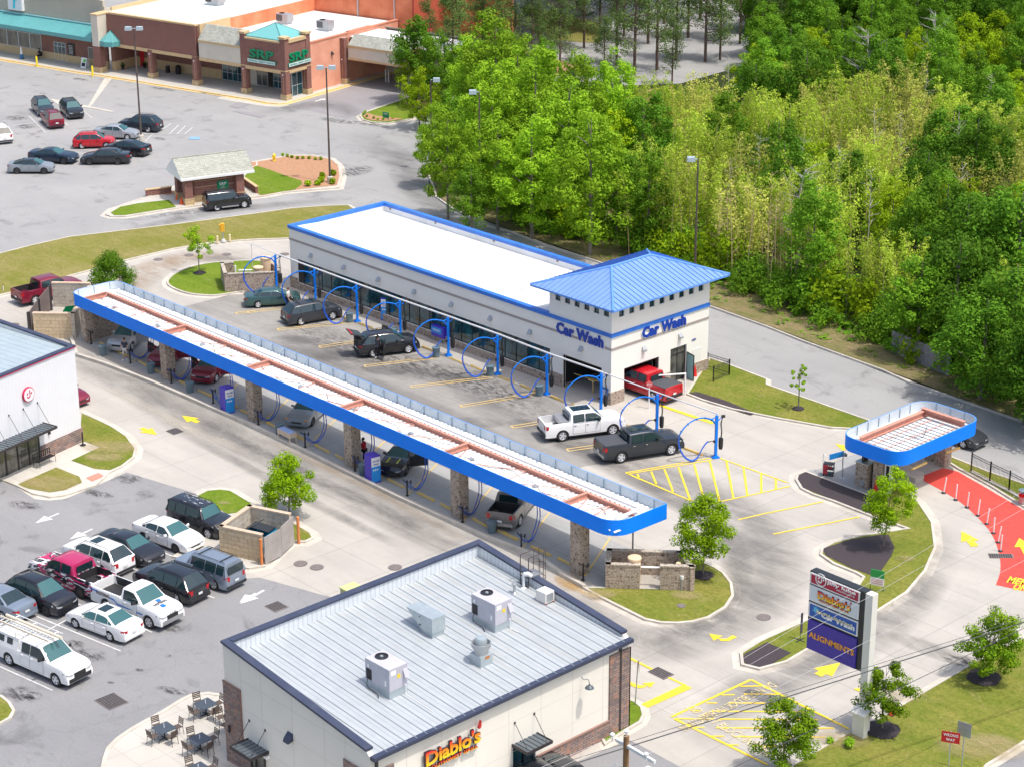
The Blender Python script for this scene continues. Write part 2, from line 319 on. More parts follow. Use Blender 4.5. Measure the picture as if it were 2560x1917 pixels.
# drive-through island
isl([t2(895,1010),t2(950,975),t2(1345,838),t2(1560,790),t2(1760,800),t2(1640,930),t2(1480,990),t2(1300,1045),t2(1150,1072),t2(1000,1065),t2(920,1045)],M_grassg)
bed([t2(925,1010),t2(960,985),t2(1040,1010),t2(1280,1035),t2(1140,1056),t2(1010,1050),t2(945,1030)],M_mulchb,name='mulch')
bed([t2(1270,900),t2(1400,860),t2(1500,900),t2(1440,945),t2(1330,930)],M_mulchb,name='mulch')
# vacuum lot oval
isl([t5(1440,800),t5(1455,755),t5(1530,700),t5(1700,640),t5(1900,612),t5(2208,600),t6(120,640),t6(140,770),t6(-40,850),t5(1990,885),t5(1840,905),t5(1640,890),t5(1500,845)],M_grassg,s=3)
# oil-change shop lawns
isl([t9(690,240),t9(960,365),t9(1100,455),t9(1180,565),t9(1165,640),t9(1060,720),t9(960,765),t9(830,885),t9(700,925),t9(560,970),t9(430,985),t9(280,955),t9(140,885),t9(0,832),(-60,1190),(-60,1100)],M_conw,name='pavement')
bed([t9(705,265),t9(960,375),t9(1090,460),t9(1165,565),t9(1145,650),t9(1040,715),t9(950,752),t9(820,742),t9(615,670),t9(862,555),t9(735,508),t9(690,520)],M_grass)
bed([t9(150,878),t9(485,730),t9(685,808),t9(708,860),t9(560,925),t9(430,945),t9(250,912)],M_grassd)
bed([t9(745,820),t9(850,777),t9(900,805),t9(795,850)],mat('tactile_red',(.62,.22,.16),.8),z=.135,name='paving')
# dumpster enclosure islands
isl([t9(1680,975),t9(1780,925),t9(1900,912),t9(2000,925),t9(2160,1020),ta(100,1080),ta(330,1200),ta(480,1290),ta(505,1335),ta(430,1372),ta(300,1370),ta(80,1580),ta(-60,1600),t9(1900,1560),t9(1480,1500),t9(1740,1345),t9(1880,1290)],M_conw,name='pavement')
bed([t9(1700,975),t9(1790,932),t9(1900,920),t9(1990,930),t9(2150,1025),t9(2200,1100),t9(1960,1130)],M_grassg)
bed([ta(318,1205),ta(360,1225),ta(470,1295),ta(492,1335),ta(425,1358),ta(325,1355)],M_grass)
# island at the south end of the canopy
isl([tf(610,118),tf(760,205),tf(890,270),tf(1140,395),tf(1280,425),tf(1420,430),tf(1560,418),tf(1700,380),tf(1850,290),tf(1915,190),tf(1900,80),tf(1830,-10),tb(1750,1585),tb(1600,1520),tb(1450,1500),tf(800,115)],M_grass)
# long island below the pay station
isl([tc(900,975),tc(320,757),tc(245,790),tc(232,830),tc(280,910),tc(380,960),tc(560,1020),tc(870,1142),tc(1190,1253),tc(800,1312),tc(560,1370),tc(455,1425),tc(445,1480),tc(560,1560),tc(760,1640),ov(1862,1248),ov(1835,1290),ov(1735,1342),ov(1640,1385),ov(1597,1412),ov(1600,1438),ov(1640,1448),ov(1700,1432),ov(1780,1385),ov(1880,1333),ov(1960,1282),ov(2000,1235),ov(2022,1185),ov(2015,1130),ov(1985,1085),ov(1930,1048)],M_grass)
bed([tc(890,970),tc(325,765),tc(255,795),tc(250,830),tc(300,905),tc(560,1008),tc(850,1118),tc(1060,1180),tc(1180,1100),tc(1000,1000)],M_mulch,name='mulch')
bed([tc(1050,1225),tc(1200,1150),tc(1180,1010),tc(1090,1000),tc(900,1060),tc(880,1120)],M_grass,z=.14)
bed([tc(465,1432),tc(700,1355),tc(960,1310),tc(1040,1310),tc(1090,1420),tc(1060,1500),tc(990,1600),tc(960,1650),tc(880,1655),tc(720,1600),tc(500,1490)],M_mulch,name='mulch')
bed([tf(1975,740),tf(2010,690),tf(2208,590),tg(0,600),tg(200,685),tg(0,800),tf(2120,812),tf(2040,800)],M_mulch,name='mulch')
# lawn right of the tower
isl([tb(1500,95),tb(1640,150),tb(1900,228),tb(2208,290),tc(100,310),tc(545,388),tc(700,395),tc(1000,520),tc(1480,640),tc(1640,740),tc(1900,880),tc(2208,1070),(2800,1430),(2800,1360),tc(2208,865),tc(1900,760),tc(1560,625),tc(870,318),tc(0,15),t7(2208,1625),t7(1870,1495),t7(1700,1440)],M_grass,gut=.25)
bed([tb(1530,85),tb(1600,80),tb(1830,150),tb(2100,262),tb(2060,272),tb(1700,170),tb(1560,115)],M_mulch,name='mulch')
# front verge by the street
isl([(2900,1480),tg(2208,542),tg(1800,740),tg(1300,1035),tg(1050,1180),tg(800,1325),tg(650,1385),tg(450,1500),tg(200,1645),(1930,1990),(2000,2100),(2420,1990),tg(1900,1656),tg(2208,1465),(2900,1600)],M_grass,gut=.3)
sheet('road',P([(2440,1945),(2560,1868),(3000,1640),(3300,2000),(2500,2300)]),.016,M_as2,'street')
isl([tf(1000,1075),tf(1070,1100),tf(1130,1150),tf(1148,1220),tf(1120,1280),tf(1000,1350),tf(800,1480),tf(700,1300)],M_grassg,gut=.3)
isl([td(-60,1035),td(20,1050),td(90,1105),td(135,1180),td(100,1245),td(-60,1330)],M_grass)
# restaurant patio
isl([td(860,1720),td(885,1600),td(920,1500),td(1000,1420),td(1130,1330),td(1400,1180),td(1560,1080),td(1640,1042),td(1800,1022),td(1940,1045),td(2050,1100),td(2100,1700)],M_conw,name='pavement',kw=.25)
sheet('pavement',P([td(1900,1656),td(2208,1480),te(300,1656),(800,2100),(500,2100)]),.13,M_conw,'patio beside the restaurant')
# painted-kerb pavement by the shops
sheet('soil',[(W(t2(1340,832))),W(t2(1560,780)),W((1500,180)),W((1250,110)),W((1150,110)),W(t2(1480,700))],.05,M_mulchb,'bare soil')
sheet('grass',[W((1300,20)),W((1380,30)),W((1500,60)),W((1500,108)),W((1470,108)),W((1380,100))],.05,M_grassd)
sheet('grass',P([(1975,85),(2180,85),(2230,120),(2150,150),(1990,130)]),.02,M_grassd)
sheet('soil',P([(1520,330),(1600,230),(1680,215),(1700,330),(1640,340),(1590,290)]),.03,M_mulchb)
# --- retaining kerb wall between the canopy lane and the front drive
wl=P([t5(600,1265),t5(650,1420),t5(900,1500),t9(1300,0)]+[ta(0,395),ta(660,720),ta(1200,985),ta(1700,1215),ta(2000,1350)]+[tb(200,1500),tf(420,15),tf(610,120)])
mb=MB()
for a,b in zip(wl,wl[1:]):
    o2=offset([a,b],.25,False); mb.prism([a,b,o2[1],o2[0]],0,.26)
tag(mb.build('retaining_kerb',M_kerb),'retaining kerb',kind='structure')
# --- painted markings
def stripe(a,b,w,m=None,z=.032,name='road_marking'):
    a=V(W(a)) if not isinstance(a,V) else a; b=V(W(b)) if not isinstance(b,V) else b
    d=(b-a).normalized(); n=V((-d.y,d.x))*w/2; return [(a-n)[:],(b-n)[:],(b+n)[:],(a+n)[:]]
def marks(lst,m,z=.034,label='road marking'):
    mb=MB()
    for i,q in enumerate(lst): 
        if area(q)<0: q=q[::-1]
        mb.add([(x,y,z+.0015*(i%5)) for x,y in q],[tuple(range(len(q)))])
    tag(mb.build('road_marking',m),label,kind='structure')
def arrow(base,tip,w=.5,hw=1.2,hl=1.3):
    a=V(W(base)); b=V(W(tip)); d=(b-a).normalized(); n=V((-d.y,d.x)); c=b-d*hl
    return [(a-n*w/2)[:],(c-n*w/2)[:],(c-n*hw/2)[:],b[:],(c+n*hw/2)[:],(c+n*w/2)[:],(a+n*w/2)[:]]
Y=[]
hat=[tb(980,765),tb(1700,640),tb(1800,640),tb(2208,790),tc(165,850),tc(190,880),tc(0,930),tb(2208,925),tb(1700,1035),tb(1500,990),tb(1240,870),tb(1030,790)]
for a,b in zip([tb(980,765),tb(1000,775),tb(1780,635),tb(2208,925),tb(1030,790),tb(1500,990)],[tb(1710,638),tb(1730,655),tc(165,850),tb(1700,1035),tb(1510,992),tb(1560,1008)]): Y.append(stripe(a,b,.13))
Y.append(stripe(tb(1510,992),tb(980,765),.13)); Y.append(stripe(tb(2208,925),tc(190,880),.13))
for a in ((1080,775,1095,805),(1200,755,1245,865),(1315,735,1390,930),(1435,715,1535,995),(1570,690,1665,1025),(1705,665,1790,1010),(1848,660,1910,985),(1995,710,2030,960),(2150,770,2150,935)): Y.append(stripe(tb(*a[:2]),tb(*a[2:]),.14))
Y.append(stripe(tc(68,815),tc(68,905),.14))
for a in ((0,1112,475,1015),(45,1295,790,1145)): Y.append(stripe(tc(*a[:2]),tc(*a[2:]),.13))
Y.append(stripe(tb(1950,1170),tc(0,1110),.13)); 
# keep-clear box by the street
for a,b in ((tf(1375,1225),tf(2060,903)),(tf(2065,905),tg(700,1330)),(tf(1400,1240),tf(2208,1640)),):
    Y.append(stripe(a,b,.16))
for x0,y0,x1,y1 in ((1970,962,2150,958),(1810,1035,1920,1033),(2000,1028,2300,1030),(1680,1105,1770,1105),(1870,1105,2420,1108),(1540,1170,1620,1172),(1720,1175,2560,1182),(1400,1240,2640,1250),(1560,1315,1660,1316),(1760,1320,2780,1322),(1700,1392,1830,1392),(1910,1395,2700,1400),(1850,1465,1960,1468),(2060,1475,2500,1482)):
    Y.append(stripe(tf(x0,y0),tf(x1,y1),.12))
# stop line and turn arrows by the stop sign
Y.append(P([tf(1115,1115),tf(1480,945),tf(1555,975),tf(1170,1147)])); Y.append(stripe(tf(1010,715),tf(1235,828),.16)); Y.append(stripe(tf(1320,870),tf(1500,955),.16))
Y+=[P(L(tf,1700,507,1815,525,1780,548,1738,568)),P(L(tf,1780,548,1850,552,1905,520,1942,537,1870,570,1800,570))]
Y+=[P(L(tf,1235,925,1125,935,1160,955,1195,972)),P(L(tf,1160,955,1100,952,1050,935,1010,918,1010,945,1060,972,1110,978,1150,970))]
Y+=[arrow(ov(1345,925) if 0 else t9(1710,330),t9(1570,272),.4,1.1,1.3),arrow(t9(1218,380),t9(1355,438),.4,1.1,1.3),arrow(tc(1785,1400),tc(1668,1268),.5,1.2,1.5),arrow(tg(430,865),tg(625,757),.5,1.3,1.6),arrow(tg(820,1020),tg(925,948),.5,1.3,1.2),arrow(tc(700,560),tc(580,515),.5,1.2,1.2),arrow((2575,1395),(2548,1345),.5,1.2,1.3)]
marks(Y,M_yel,label='bright yellow painted markings')
Y2=[]
Y2.append(P([tb(1270,172),tb(1760,335),tb(1720,345),tb(1280,195)]))
marks(Y2,M_yel,.036,'yellow edge stripe at the tunnel exit')
Yw=[]     # hairpin stall dividers, worn
for a in ((t6(190,1190),t6(830,1130)),(t6(550,1340),t6(1040,1270)),(t6(940,1505),t6(1560,1430)),(t6(1340,1680),t6(2040,1600)),(ta(1770,195),tb(230,80)),(tb(0,372),tb(540,285)),(tb(480,570),tb(1060,490)),(t6(-70,1040),t6(300,1000)),(t5(2040,1050),t5(2208,1035))):
    A_=V(W(a[0])); B_=V(W(a[1])); d=(B_-A_).normalized(); n=V((-d.y,d.x))*.2
    if len(Yw)>40: break
    Yw+=[stripe(A_-n,B_-n,.1),stripe(A_+n,B_+n,.1),stripe(A_-n*1.2,A_+n*1.2,.12)]
for a in ((t5(1135,1480),t5(1280,1370)),(t5(1500,1620),t5(1680,1490)),(t9(1850,165),t9(2050,5)),(ta(40,345),ta(280,135)),(ta(440,535),ta(690,305)),(ta(925,670),ta(1115,490)),(ta(1315,950),ta(1570,680)),(ta(1790,1180),ta(2040,885)),(tb(90,1415),tb(330,1100)),(tb(630,1656),tb(850,1320)),(tf(605,20),tb(640,1640))):
    Yw.append(stripe(a[0],a[1],.11))
marks(Yw,M_yelw,.038,'worn yellow stall lines')
Wm=[]
for a in ((td(285,345),td(1040,657)),(td(0,792),td(455,997)),(td(370,500),td(600,375)),(td(620,225),td(700,262)),(td(1200,445),td(1310,497)),(td(1540,320),td(1585,345)),(td(1750,165),td(1850,200)),(t9(1140,1590),t9(1240,1630)),(t9(1380,1440),t9(1510,1495)),(t9(1410,1595),t9(1525,1530)),(t1(250,1005),t1(395,1150)),(t1(540,1040),t1(585,1090)),(t1(720,960),t1(795,1025)),(t1(100,1095),t1(300,1060)),(t1(1250,1225),t1(1315,1165)),(t1(1230,1160),t1(1650,1165)),(t1(1390,1130),t1(1475,1070)),(t1(1455,1165),t1(1540,1085)),(t1(1525,1165),t1(1600,1090)),(t1(1590,1165),t1(1660,1105)),(t3(1460,520),t3(1620,480)),(t2(830,750),t2(1345,830))):
    Wm.append(stripe(a[0],a[1],.1))
Wm+=[arrow(t9(510,1115),t9(305,1200),.16,.9,1.1),arrow(t9(800,1250),t9(600,1340),.16,.9,1.1),arrow(td(2208,160),td(2065,240),.2,.9,1),arrow((660,1475),(600,1510),.2,.9,1.2),arrow(t2(510,880),t2(600,855),.3,1,.7)]
marks(Wm,M_white,.036,'worn white bay lines')
marks([P([t1(1625,1205),t1(1640,1185),t1(1730,1187),t1(1715,1210)])],mat('paint_blue_worn',(.2,.38,.6),.8),.036,'blue accessible bay symbol')
marks([P([t1(760,920),t1(900,680),t1(965,682),t1(790,915)]),P([t1(430,855),t1(520,870),t1(990,965),t1(960,970),t1(780,935),t1(500,905)])],M_kerb,.03,'concrete trench across the lot')
marks([P([t1(1975,920),t1(2060,885),t1(2160,900),t1(2060,940)]),P([t1(2010,965),t1(2050,955),t1(2300,1000),t1(2250,1020)])],M_as4,.03,'darker asphalt patch')

# --- tyre wear, oil and rust on the paving
def setwear(o,vals): a=o.data.attributes.new('wear','FLOAT','POINT'); a.data.foreach_set('value',vals)
def band(px,w_,m,z=.0262,nm='lane_wear'):
    ln=sm(P(px),4,False); ks=(0,.5,.85,1,.85,.5,0); mb=MB(); vs=[]; vals=[]; k=len(ks); n=len(ln)
    offs=[offset(ln,w_*(i/(k-1)-.5),False) for i in range(k)]
    for j in range(n):
        e=min(1,j/4,(n-1-j)/4)
        for i in range(k): vs.append((*offs[i][j],z)); vals.append(ks[i]*e)
    mb.add(vs,[(j*k+i+1,(j)*k+i,(j+1)*k+i,(j+1)*k+i+1) for j in range(n-1) for i in range(k-1)]); o=mb.build(nm,m); tag(o,'tyre wear on the paving',kind='structure'); setwear(o,vals)
def blob(p,rx,ry,m,z=.05,rz=0,nm='stain'):
    x,y=W(p); mb=MB(); vs=[(x,y,z)]; vals=[1.0]; n=16
    for r_,v_ in ((.5,.9),(.8,.5),(1,0)):
        for i in range(n): a=2*pi*i/n; u,v=rx*r_*cos(a),ry*r_*sin(a); vs.append((x+u*cos(rz)-v*sin(rz),y+u*sin(rz)+v*cos(rz),z)); vals.append(v_)
    fs=[(0,1+i,1+(i+1)%n) for i in range(n)]+[(1+q*n+i,1+(q+1)*n+i,1+(q+1)*n+(i+1)%n,1+q*n+(i+1)%n) for q in (0,1) for i in range(n)]
    mb.add(vs,fs); o=mb.build(nm,m); tag(o,'dark stain on the paving',kind='structure'); setwear(o,vals)
band([(120,850),(330,960),(640,1120),(900,1240),(1150,1370),(1420,1520),(1600,1590)],4.6,W_tyre); band([t9(1300,100),ta(0,560),ta(900,1000),ta(1600,1330)],1.3,W_tyre,.0285); band([t9(1100,160),ta(0,760),ta(900,1230),ta(1300,1420)],1.2,W_tyre,.0285)
band([(1440,1080),(1560,1150),(1740,1230),(1880,1320),(1930,1430),(1850,1530),(1650,1610),(1450,1600)],5.5,W_tyre); band([(1380,1100),(1620,1215),(1800,1330),(1840,1440),(1740,1560),(1480,1620)],2.2,W_tyre,.0285)
band([(2330,1300),(2300,1450),(2150,1600),(1900,1720),(1700,1860)],4.0,W_tyre); band([(2100,1250),(2230,1390),(2230,1480),(2100,1600)],1.5,W_tyre,.0285)
band([(640,640),(470,645),(350,690),(310,760),(330,850)],4.5,W_brown); band([(700,670),(560,650),(480,640)],3,W_tyre,.0285)
band([(500,860),(700,880),(1000,1010),(1300,1160),(1420,1230)],5,W_tyre); band([t6(200,1230),t6(900,1480),t6(1700,1650),tb(500,640)],4,W_tyre); band([(700,790),(900,880),(1200,960),(1400,1060)],4.5,W_oil,.0305)
for p in ((t6(330,1280)),(t6(700,1420)),(t6(1100,1540)),(t6(1500,1560)),(ta(1900,330)),(tb(200,350)),(tb(600,540)),t6(1750,1600)): blob(p,2.2,1.1,W_tyre,.0312,R(30))
band([(150,640),(420,555),(620,520),(900,495)],2.4,W_tyre,.0205); band([t5(1100,250),t5(1600,180),t5(2208,110)],1.6,W_oil,.022); band([(880,330),(1000,400),(1060,480),(1200,560)],5,W_tyre,.0205); band([t2(0,1000),t2(600,900),t2(1000,1080)],4,W_tyre,.0205)
for p,a,b in ((t1(150,1020),1.6,1.2),(t1(220,1095),1.4,1.0),(t1(700,690),1.6,.6),(t1(1400,770),2.5,.5),(t1(1830,815),2.4,.5),(t1(1560,765),1.6,.4),(t1(1370,1200),1.1,.6),(t2(850,1480),1.8,2.6),(t2(700,1045),3,1.0),(t2(990,1075),3,.8)): blob(p,a,b,W_oil,.024,R(12))
for p,a,b in ((td(770,690),1.3,.8),(td(180,1030),1.4,.9),(td(255,1062),.4,.3),(t9(1110,820),1.0,.8),(t9(210,1045),1.4,.7),(td(620,600),.9,.6),(t9(850,950),1.3,.5),(td(1480,460),.8,.5),(ta(260,920),1.2,.4),(td(1500,1000),1.3,.4),(td(1200,820),.3,.2),(td(955,930),.25,.2),(td(1450,700),.25,.2)): blob(p,a,b,W_oil,.0325,R(25))
blob(tf(500,60),1.6,.9,W_rust,.0325,R(-20)); band([tf(380,30),tf(520,90),tf(640,150),tf(800,240)],1.0,W_rust,.0318); band([t9(900,20),t9(1500,330),t9(2208,620)],1.4,W_light,.0312); band([ta(0,450),ta(900,860),ta(1900,1390)],1.0,W_brown,.0316)
blob(tg(1400,640),3.2,.9,W_tyre,.0312,R(2)); blob(tg(1700,750),1.6,.8,W_oil,.0318,R(10))
for p,a in ((t9(950,560),2.2),(t9(900,640),1.6),(t9(430,870),2.2),(t9(1935,1040),.5),(tf(1500,190),1.1),(tf(750,180),1.2),(tc(1180,1520),.8),(tg(1850,1500),2.6),(tg(1150,1050),1.5),(tg(620,1430),1.8)): blob(p,a,a*.6,W_bare,.17 if p!=t9(430,870) else .17,R(40),'bare_patch')

def lanetext(s_,p,q,wd,h_,inset,lab):
    a=V(W(p)); c=V(W(q)); d=(c-a).normalized(); n=V((-d.y,d.x)); m_=(a+c)/2+n*inset; LT.append((s_,wd,h_,m_,math.atan2(d.y,d.x),lab))
LT=[]
lanetext('DO NOT BLOCK INTERSECTION',tf(1500,1200),tf(2300,1680),8.0,.62,.7,'upper side'); lanetext('DO NOT BLOCK INTERSECTION',tf(2080,950),tf(1480,1240),7.2,.62,.7,'lower side')
# ============================================================ BUILDINGS
M_white_mem=mat('roof_membrane_white',(.76,.76,.75),.7,c2=(.64,.64,.63),sc=.3)
M_stucco=mat('stucco_cream',(.83,.80,.73),.9,c2=(.80,.77,.70),sc=.6,bmp=.05)
M_band=mat('trim_band_taupe',(.36,.31,.28),.85)
M_cop=mat('coping_blue',(.025,.15,.55),.4,c2=(.035,.19,.66),sc=1)
M_roofb=mat('roof_metal_blue',(.16,.29,.62),.42,c2=(.18,.32,.66),sc=.6)
M_seam=mat('roof_seam_blue',(.02,.10,.42),.45)
M_brick=masonry('brick_tan',(.33,.22,.15),(.46,.35,.26),(.50,.45,.38),.3,.1,.02,(.16,.10,.07),.4,6)
M_brickr=masonry('brick_red',(.26,.065,.045),(.20,.055,.04),(.40,.30,.25),.3,.1,.014,(.17,.05,.035),.3,9)
M_stone=masonry('stone_veneer',(.40,.29,.24),(.22,.17,.16),(.10,.08,.08),.42,.14,.015,(.42,.23,.16),.7,2.6)
M_block=masonry('split_block',(.60,.46,.29),(.66,.53,.35),(.42,.33,.22),.6,.3,.014,(.48,.34,.2),.8,4)
M_blockw=masonry('plain_block',(.55,.49,.40),(.52,.46,.38),(.34,.30,.25),.6,.3,.014,None,.2,3)
def glassmat(name,a,b_,r=.06):  # noise blotches in the colour stand for reflections and hints of interior
    m,t,b=nodes(name); v,s=wallvec(t); mp=t.nodes.new('ShaderNodeMapping'); mp.inputs['Scale'].default_value=(.9,.35,1); t.links.new(v,mp.inputs[0])
    t.links.new(mix(t,ramp(t,noise(t,mp.outputs[0],1.3,5,.7,.4),.38,.72),a,b_),b.inputs['Base Color']); b.inputs['Roughness'].default_value=r; b.inputs['Specular IOR Level'].default_value=.9; return m
M_glass=glassmat('glass_dark_teal',(.006,.02,.028),(.02,.13,.16))
M_glassn=glassmat('glass_store',(.05,.05,.045),(.20,.19,.15),.1)
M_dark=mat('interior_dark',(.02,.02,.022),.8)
M_blk=mat('metal_black',(.018,.018,.02),.45)
M_bronze=mat('metal_dark_bronze',(.035,.03,.032),.5)
M_navy=mat('coping_navy',(.035,.045,.085),.5,c2=(.05,.06,.10),sc=1)
M_steel=mat('metal_grey',(.45,.46,.47),.4,.6)
M_galv=mat('metal_galvanised',(.50,.56,.58),.45,.5,c2=(.42,.48,.5),sc=2)
M_wht=mat('paint_white',(.82,.82,.81),.5)
M_blub=mat('letters_blue',(.0,.04,.34),.4)
M_tan=mat('stucco_tan',(.62,.50,.34),.9,c2=(.56,.45,.3),sc=1)
M_salm=mat('wall_salmon',(.78,.38,.26),.9,c2=(.66,.29,.19),sc=.5)
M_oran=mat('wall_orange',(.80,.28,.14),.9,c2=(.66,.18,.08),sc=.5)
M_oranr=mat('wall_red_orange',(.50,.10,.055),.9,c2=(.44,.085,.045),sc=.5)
M_teal=ribbed('awning_teal',(.12,.38,.38),.35,3,.45)
M_teal2=mat('awning_teal_edge',(.06,.25,.26),.45)
M_shing=masonry('roof_shingle',(.30,.31,.26),(.42,.43,.37),(.24,.24,.2),.35,.14,.01,(.5,.5,.45),.2,9)
def wall_u(mb,ax,c,th,u0,u1,z0,z1,holes=()):   # ax 'y': plane y=c..c+th, u=x ; ax 'x': plane x=c..c+th, u=y ; holes (u0,u1,z0,z1)
    us=sorted({u0,u1,*[h[0] for h in holes],*[h[1] for h in holes]}); us=[u for u in us if u0<=u<=u1]
    for a,b in zip(us,us[1:]):
        m=(a+b)/2; hs=sorted([(h[2],h[3]) for h in holes if h[0]<m<h[1]]); z=z0
        for h0,h1 in hs+[(z1,z1)]:
            if h0-z>1e-4:
                if ax=='y': mb.box(a,b,c,c+th,z,h0)
                else: mb.box(c,c+th,a,b,z,h0)
            z=max(z,h1)
def text(s,w_,h_,m,parent=None,ext=.05,name='lettering',off=.0,loc=(0,0,0),rz=0,tilt=0,spacing=1.0,shear=0,flat=False):
    cu=bpy.data.curves.new(name,'FONT'); cu.body=s; cu.size=1; cu.extrude=.1 if ext else 0; cu.offset=off; cu.space_character=spacing; cu.shear=shear; cu.align_x='CENTER'; cu.resolution_u=2
    o=bpy.data.objects.new(name,cu); COL.objects.link(o); bpy.context.view_layer.update()
    dg=bpy.context.evaluated_depsgraph_get(); me=bpy.data.meshes.new_from_object(o.evaluated_get(dg)); bpy.data.objects.remove(o)
    xs=[v.co.x for v in me.vertices]; ys=[v.co.y for v in me.vertices]; sx=w_/(max(xs)-min(xs)); sy=h_/(max(ys)-min(ys)); cx=(max(xs)+min(xs))/2; cy=(max(ys)+min(ys))/2
    for v in me.vertices:
        x,y,z=(v.co.x-cx)*sx,(v.co.y-cy)*sy,v.co.z/.1*ext/2
        v.co=(x,y,z+ext/2) if flat else (x,-z-ext/2,y)
    me.materials.clear()
    for k in (m if isinstance(m,(list,tuple)) else [m]): me.materials.append(k)
    o=bpy.data.objects.new(name,me); COL.objects.link(o); o.parent=parent; o.location=loc; o.rotation_euler=(tilt,0,rz); return o
def winunit(parent,ax,c,u0,u1,z0,z1,glass,frame,nmul=0,trans=None,out=-1,fw=.05,name='window',panes=True):  # framed window set in a wall; out=-1 faces the negative side
    f=MB(); d=.06*(-out)
    def b(a0,a1,c0,c1,zz0,zz1,m):
        lo,hi=min(c0,c1),max(c0,c1)
        (m.box(a0,a1,lo,hi,zz0,zz1) if ax=='y' else m.box(lo,hi,a0,a1,zz0,zz1))
    c1=c+d
    b(u0,u1,c,c1,z0,z0+fw,f); b(u0,u1,c,c1,z1-fw,z1,f); b(u0,u0+fw,c,c1,z0+fw,z1-fw,f); b(u1-fw,u1,c,c1,z0+fw,z1-fw,f)
    for i in range(nmul):
        u=u0+(u1-u0)*(i+1)/(nmul+1); b(u-fw/2,u+fw/2,c,c1,z0+fw,z1-fw,f)
    if trans: b(u0+fw,u1-fw,c+d*.1,c1,trans-fw/2,trans+fw/2,f)
    o=f.build(name,frame,parent); g=MB(); b(u0+fw,u1-fw,c+d*.55,c+d*.8,z0+fw,z1-fw,g); g.build('pane',glass,o); return o
def wall_light(parent,x,y,z,rz,m=None,s=1):   # wedge-shaped wall pack, back on the wall, facing local -y
    mb=MB(); a=.17*s
    mb.add([(-a,0,-.1*s),(a,0,-.1*s),(a,0,.22*s),(-a,0,.22*s),(-a,-.26*s,-.16*s),(a,-.26*s,-.16*s),(a,-.22*s,-.02*s),(-a,-.22*s,-.02*s)],[(0,1,2,3),(4,7,6,5),(0,4,5,1),(3,2,6,7),(0,3,7,4),(1,5,6,2)])
    return mb.build('wall_light',m or M_steel,parent,loc=(x,y,z),rz=rz)
# ---------------------------------------------------------------- car wash
B=empty('car_wash_building',(-30.2,2.2,0),0,'long cream car wash building with white flat roof and a blue hip-roofed tower','building')
def bp(mb,name,m,parent=None,**k):
    mb.xf(Matrix.Translation((30.2,-2.2,0))) if (parent or B)==B else None
    return mb.build(name,m,parent or B,**k)
X0,X1,Y0,Y1=-30.2,8.25,2.2,12.72
mb=MB()
wall_u(mb,'y',Y0,.3,X0,X1,0,5.22,[(-29.2,1.84,.62,2.7),(3.2,7.28,0,2.64)])
wall_u(mb,'x',X1-.3,.3,Y0+.3,Y1-.3,0,5.22,[(3.57,7.28,0,2.5),(8.54,10.32,0,2.75)])
wall_u(mb,'y',Y1-.3,.3,X0,X1,0,5.22); wall_u(mb,'x',X0,.3,Y0+.3,Y1-.3,0,5.22)
bp(mb,'wall',M_stucco)
mb=MB(); # tower walls with slots for the little windows
wl_=[2.37+1.006*i for i in range(6)]; wf=[2.95+1.066*i for i in range(9)]
wall_u(mb,'y',Y0,.25,1.75,X1,5.22,7.7,[(u,u+.55,6.7,7.2) for u in wl_]); wall_u(mb,'x',X1-.25,.25,Y0+.25,Y1-.25,5.22,7.7,[(u,u+.54,6.6,7.15) for u in wf])
wall_u(mb,'y',Y1-.25,.25,1.75,X1,5.22,7.7); wall_u(mb,'x',1.75,.25,Y0+.25,Y1-.25,5.0,7.7); bp(mb,'tower_wall',M_stucco)
def off(o,dx,dy,dz=0): o.location=(o.location.x+dx,o.location.y+dy,o.location.z+dz)
for u in wl_:
    o=winunit(B,'y',Y0+.1,u,u+.55,6.7,7.2,M_glass,M_blk,fw=.06,out=-1); off(o,30.2,-2.2)
for u in wf:
    o=winunit(B,'x',X1-.1,u,u+.54,6.6,7.15,M_glass,M_blk,fw=.06,out=1); off(o,30.2,-2.2)
mb=MB(); mb.quad((X0+.3,Y0+.3,5.38),(1.75,Y0+.3,5.38),(1.75,Y1-.3,4.75),(X0+.3,Y1-.3,4.75)); bp(mb,'roof',M_white_mem)
mb=MB(); mb.box(X0,1.75,Y1-.31,Y1-.29,4.7,5.4) ; mb.box(X0+.29,X0+.31,Y0+.3,Y1-.3,4.7,5.4); bp(mb,'parapet_lining',M_white_mem)
mb=MB(); a=.1; H0,H1=5.22,5.5
mb.box(X0-a,X1+a,Y0-a,Y0+.001,H0,H1); mb.box(X1-.001,X1+a,Y0,Y1,H0,H1); mb.box(X0-a,1.75,Y0+.001,Y0+.32,H1-.06,H1+.01)
mb.box(X0-a,X0+.32,Y0+.32,Y1+a,H0,H1+.012); mb.box(X0+.32,1.75,Y1-.32,Y1+a,H0,H1+.008); bp(mb,'coping',M_cop)
mb=MB(); mb.box(X0-.04,X1+.04,Y0-.04,Y0,4.2,4.38); mb.box(X1,X1+.04,Y0,Y1,4.2,4.38); mb.box(X0-.04,X0,Y0,Y1,4.2,4.38); bp(mb,'trim_band',M_band)
mb=MB()
for a_,b_ in ((X0-.06,3.2),(7.28,X1+.06)): mb.box(a_,b_,Y0-.07,Y0,0,.6 if b_<5 else 1.0)
mb.box(1.86,3.2,Y0-.073,Y0-.001,.6,1.0); mb.box(X0-.06,-29.2,Y0-.073,Y0-.001,.6,.95)
for a_,b_ in ((Y0,3.57),(7.28,8.54),(10.32,Y1+.06)): mb.box(X1,X1+.07,a_,b_,0,1.0)
mb.box(X0-.065,X0,Y0,Y1,0,.95); bp(mb,'brick_base',M_brick)
mb=MB()   # long shop window of the tunnel
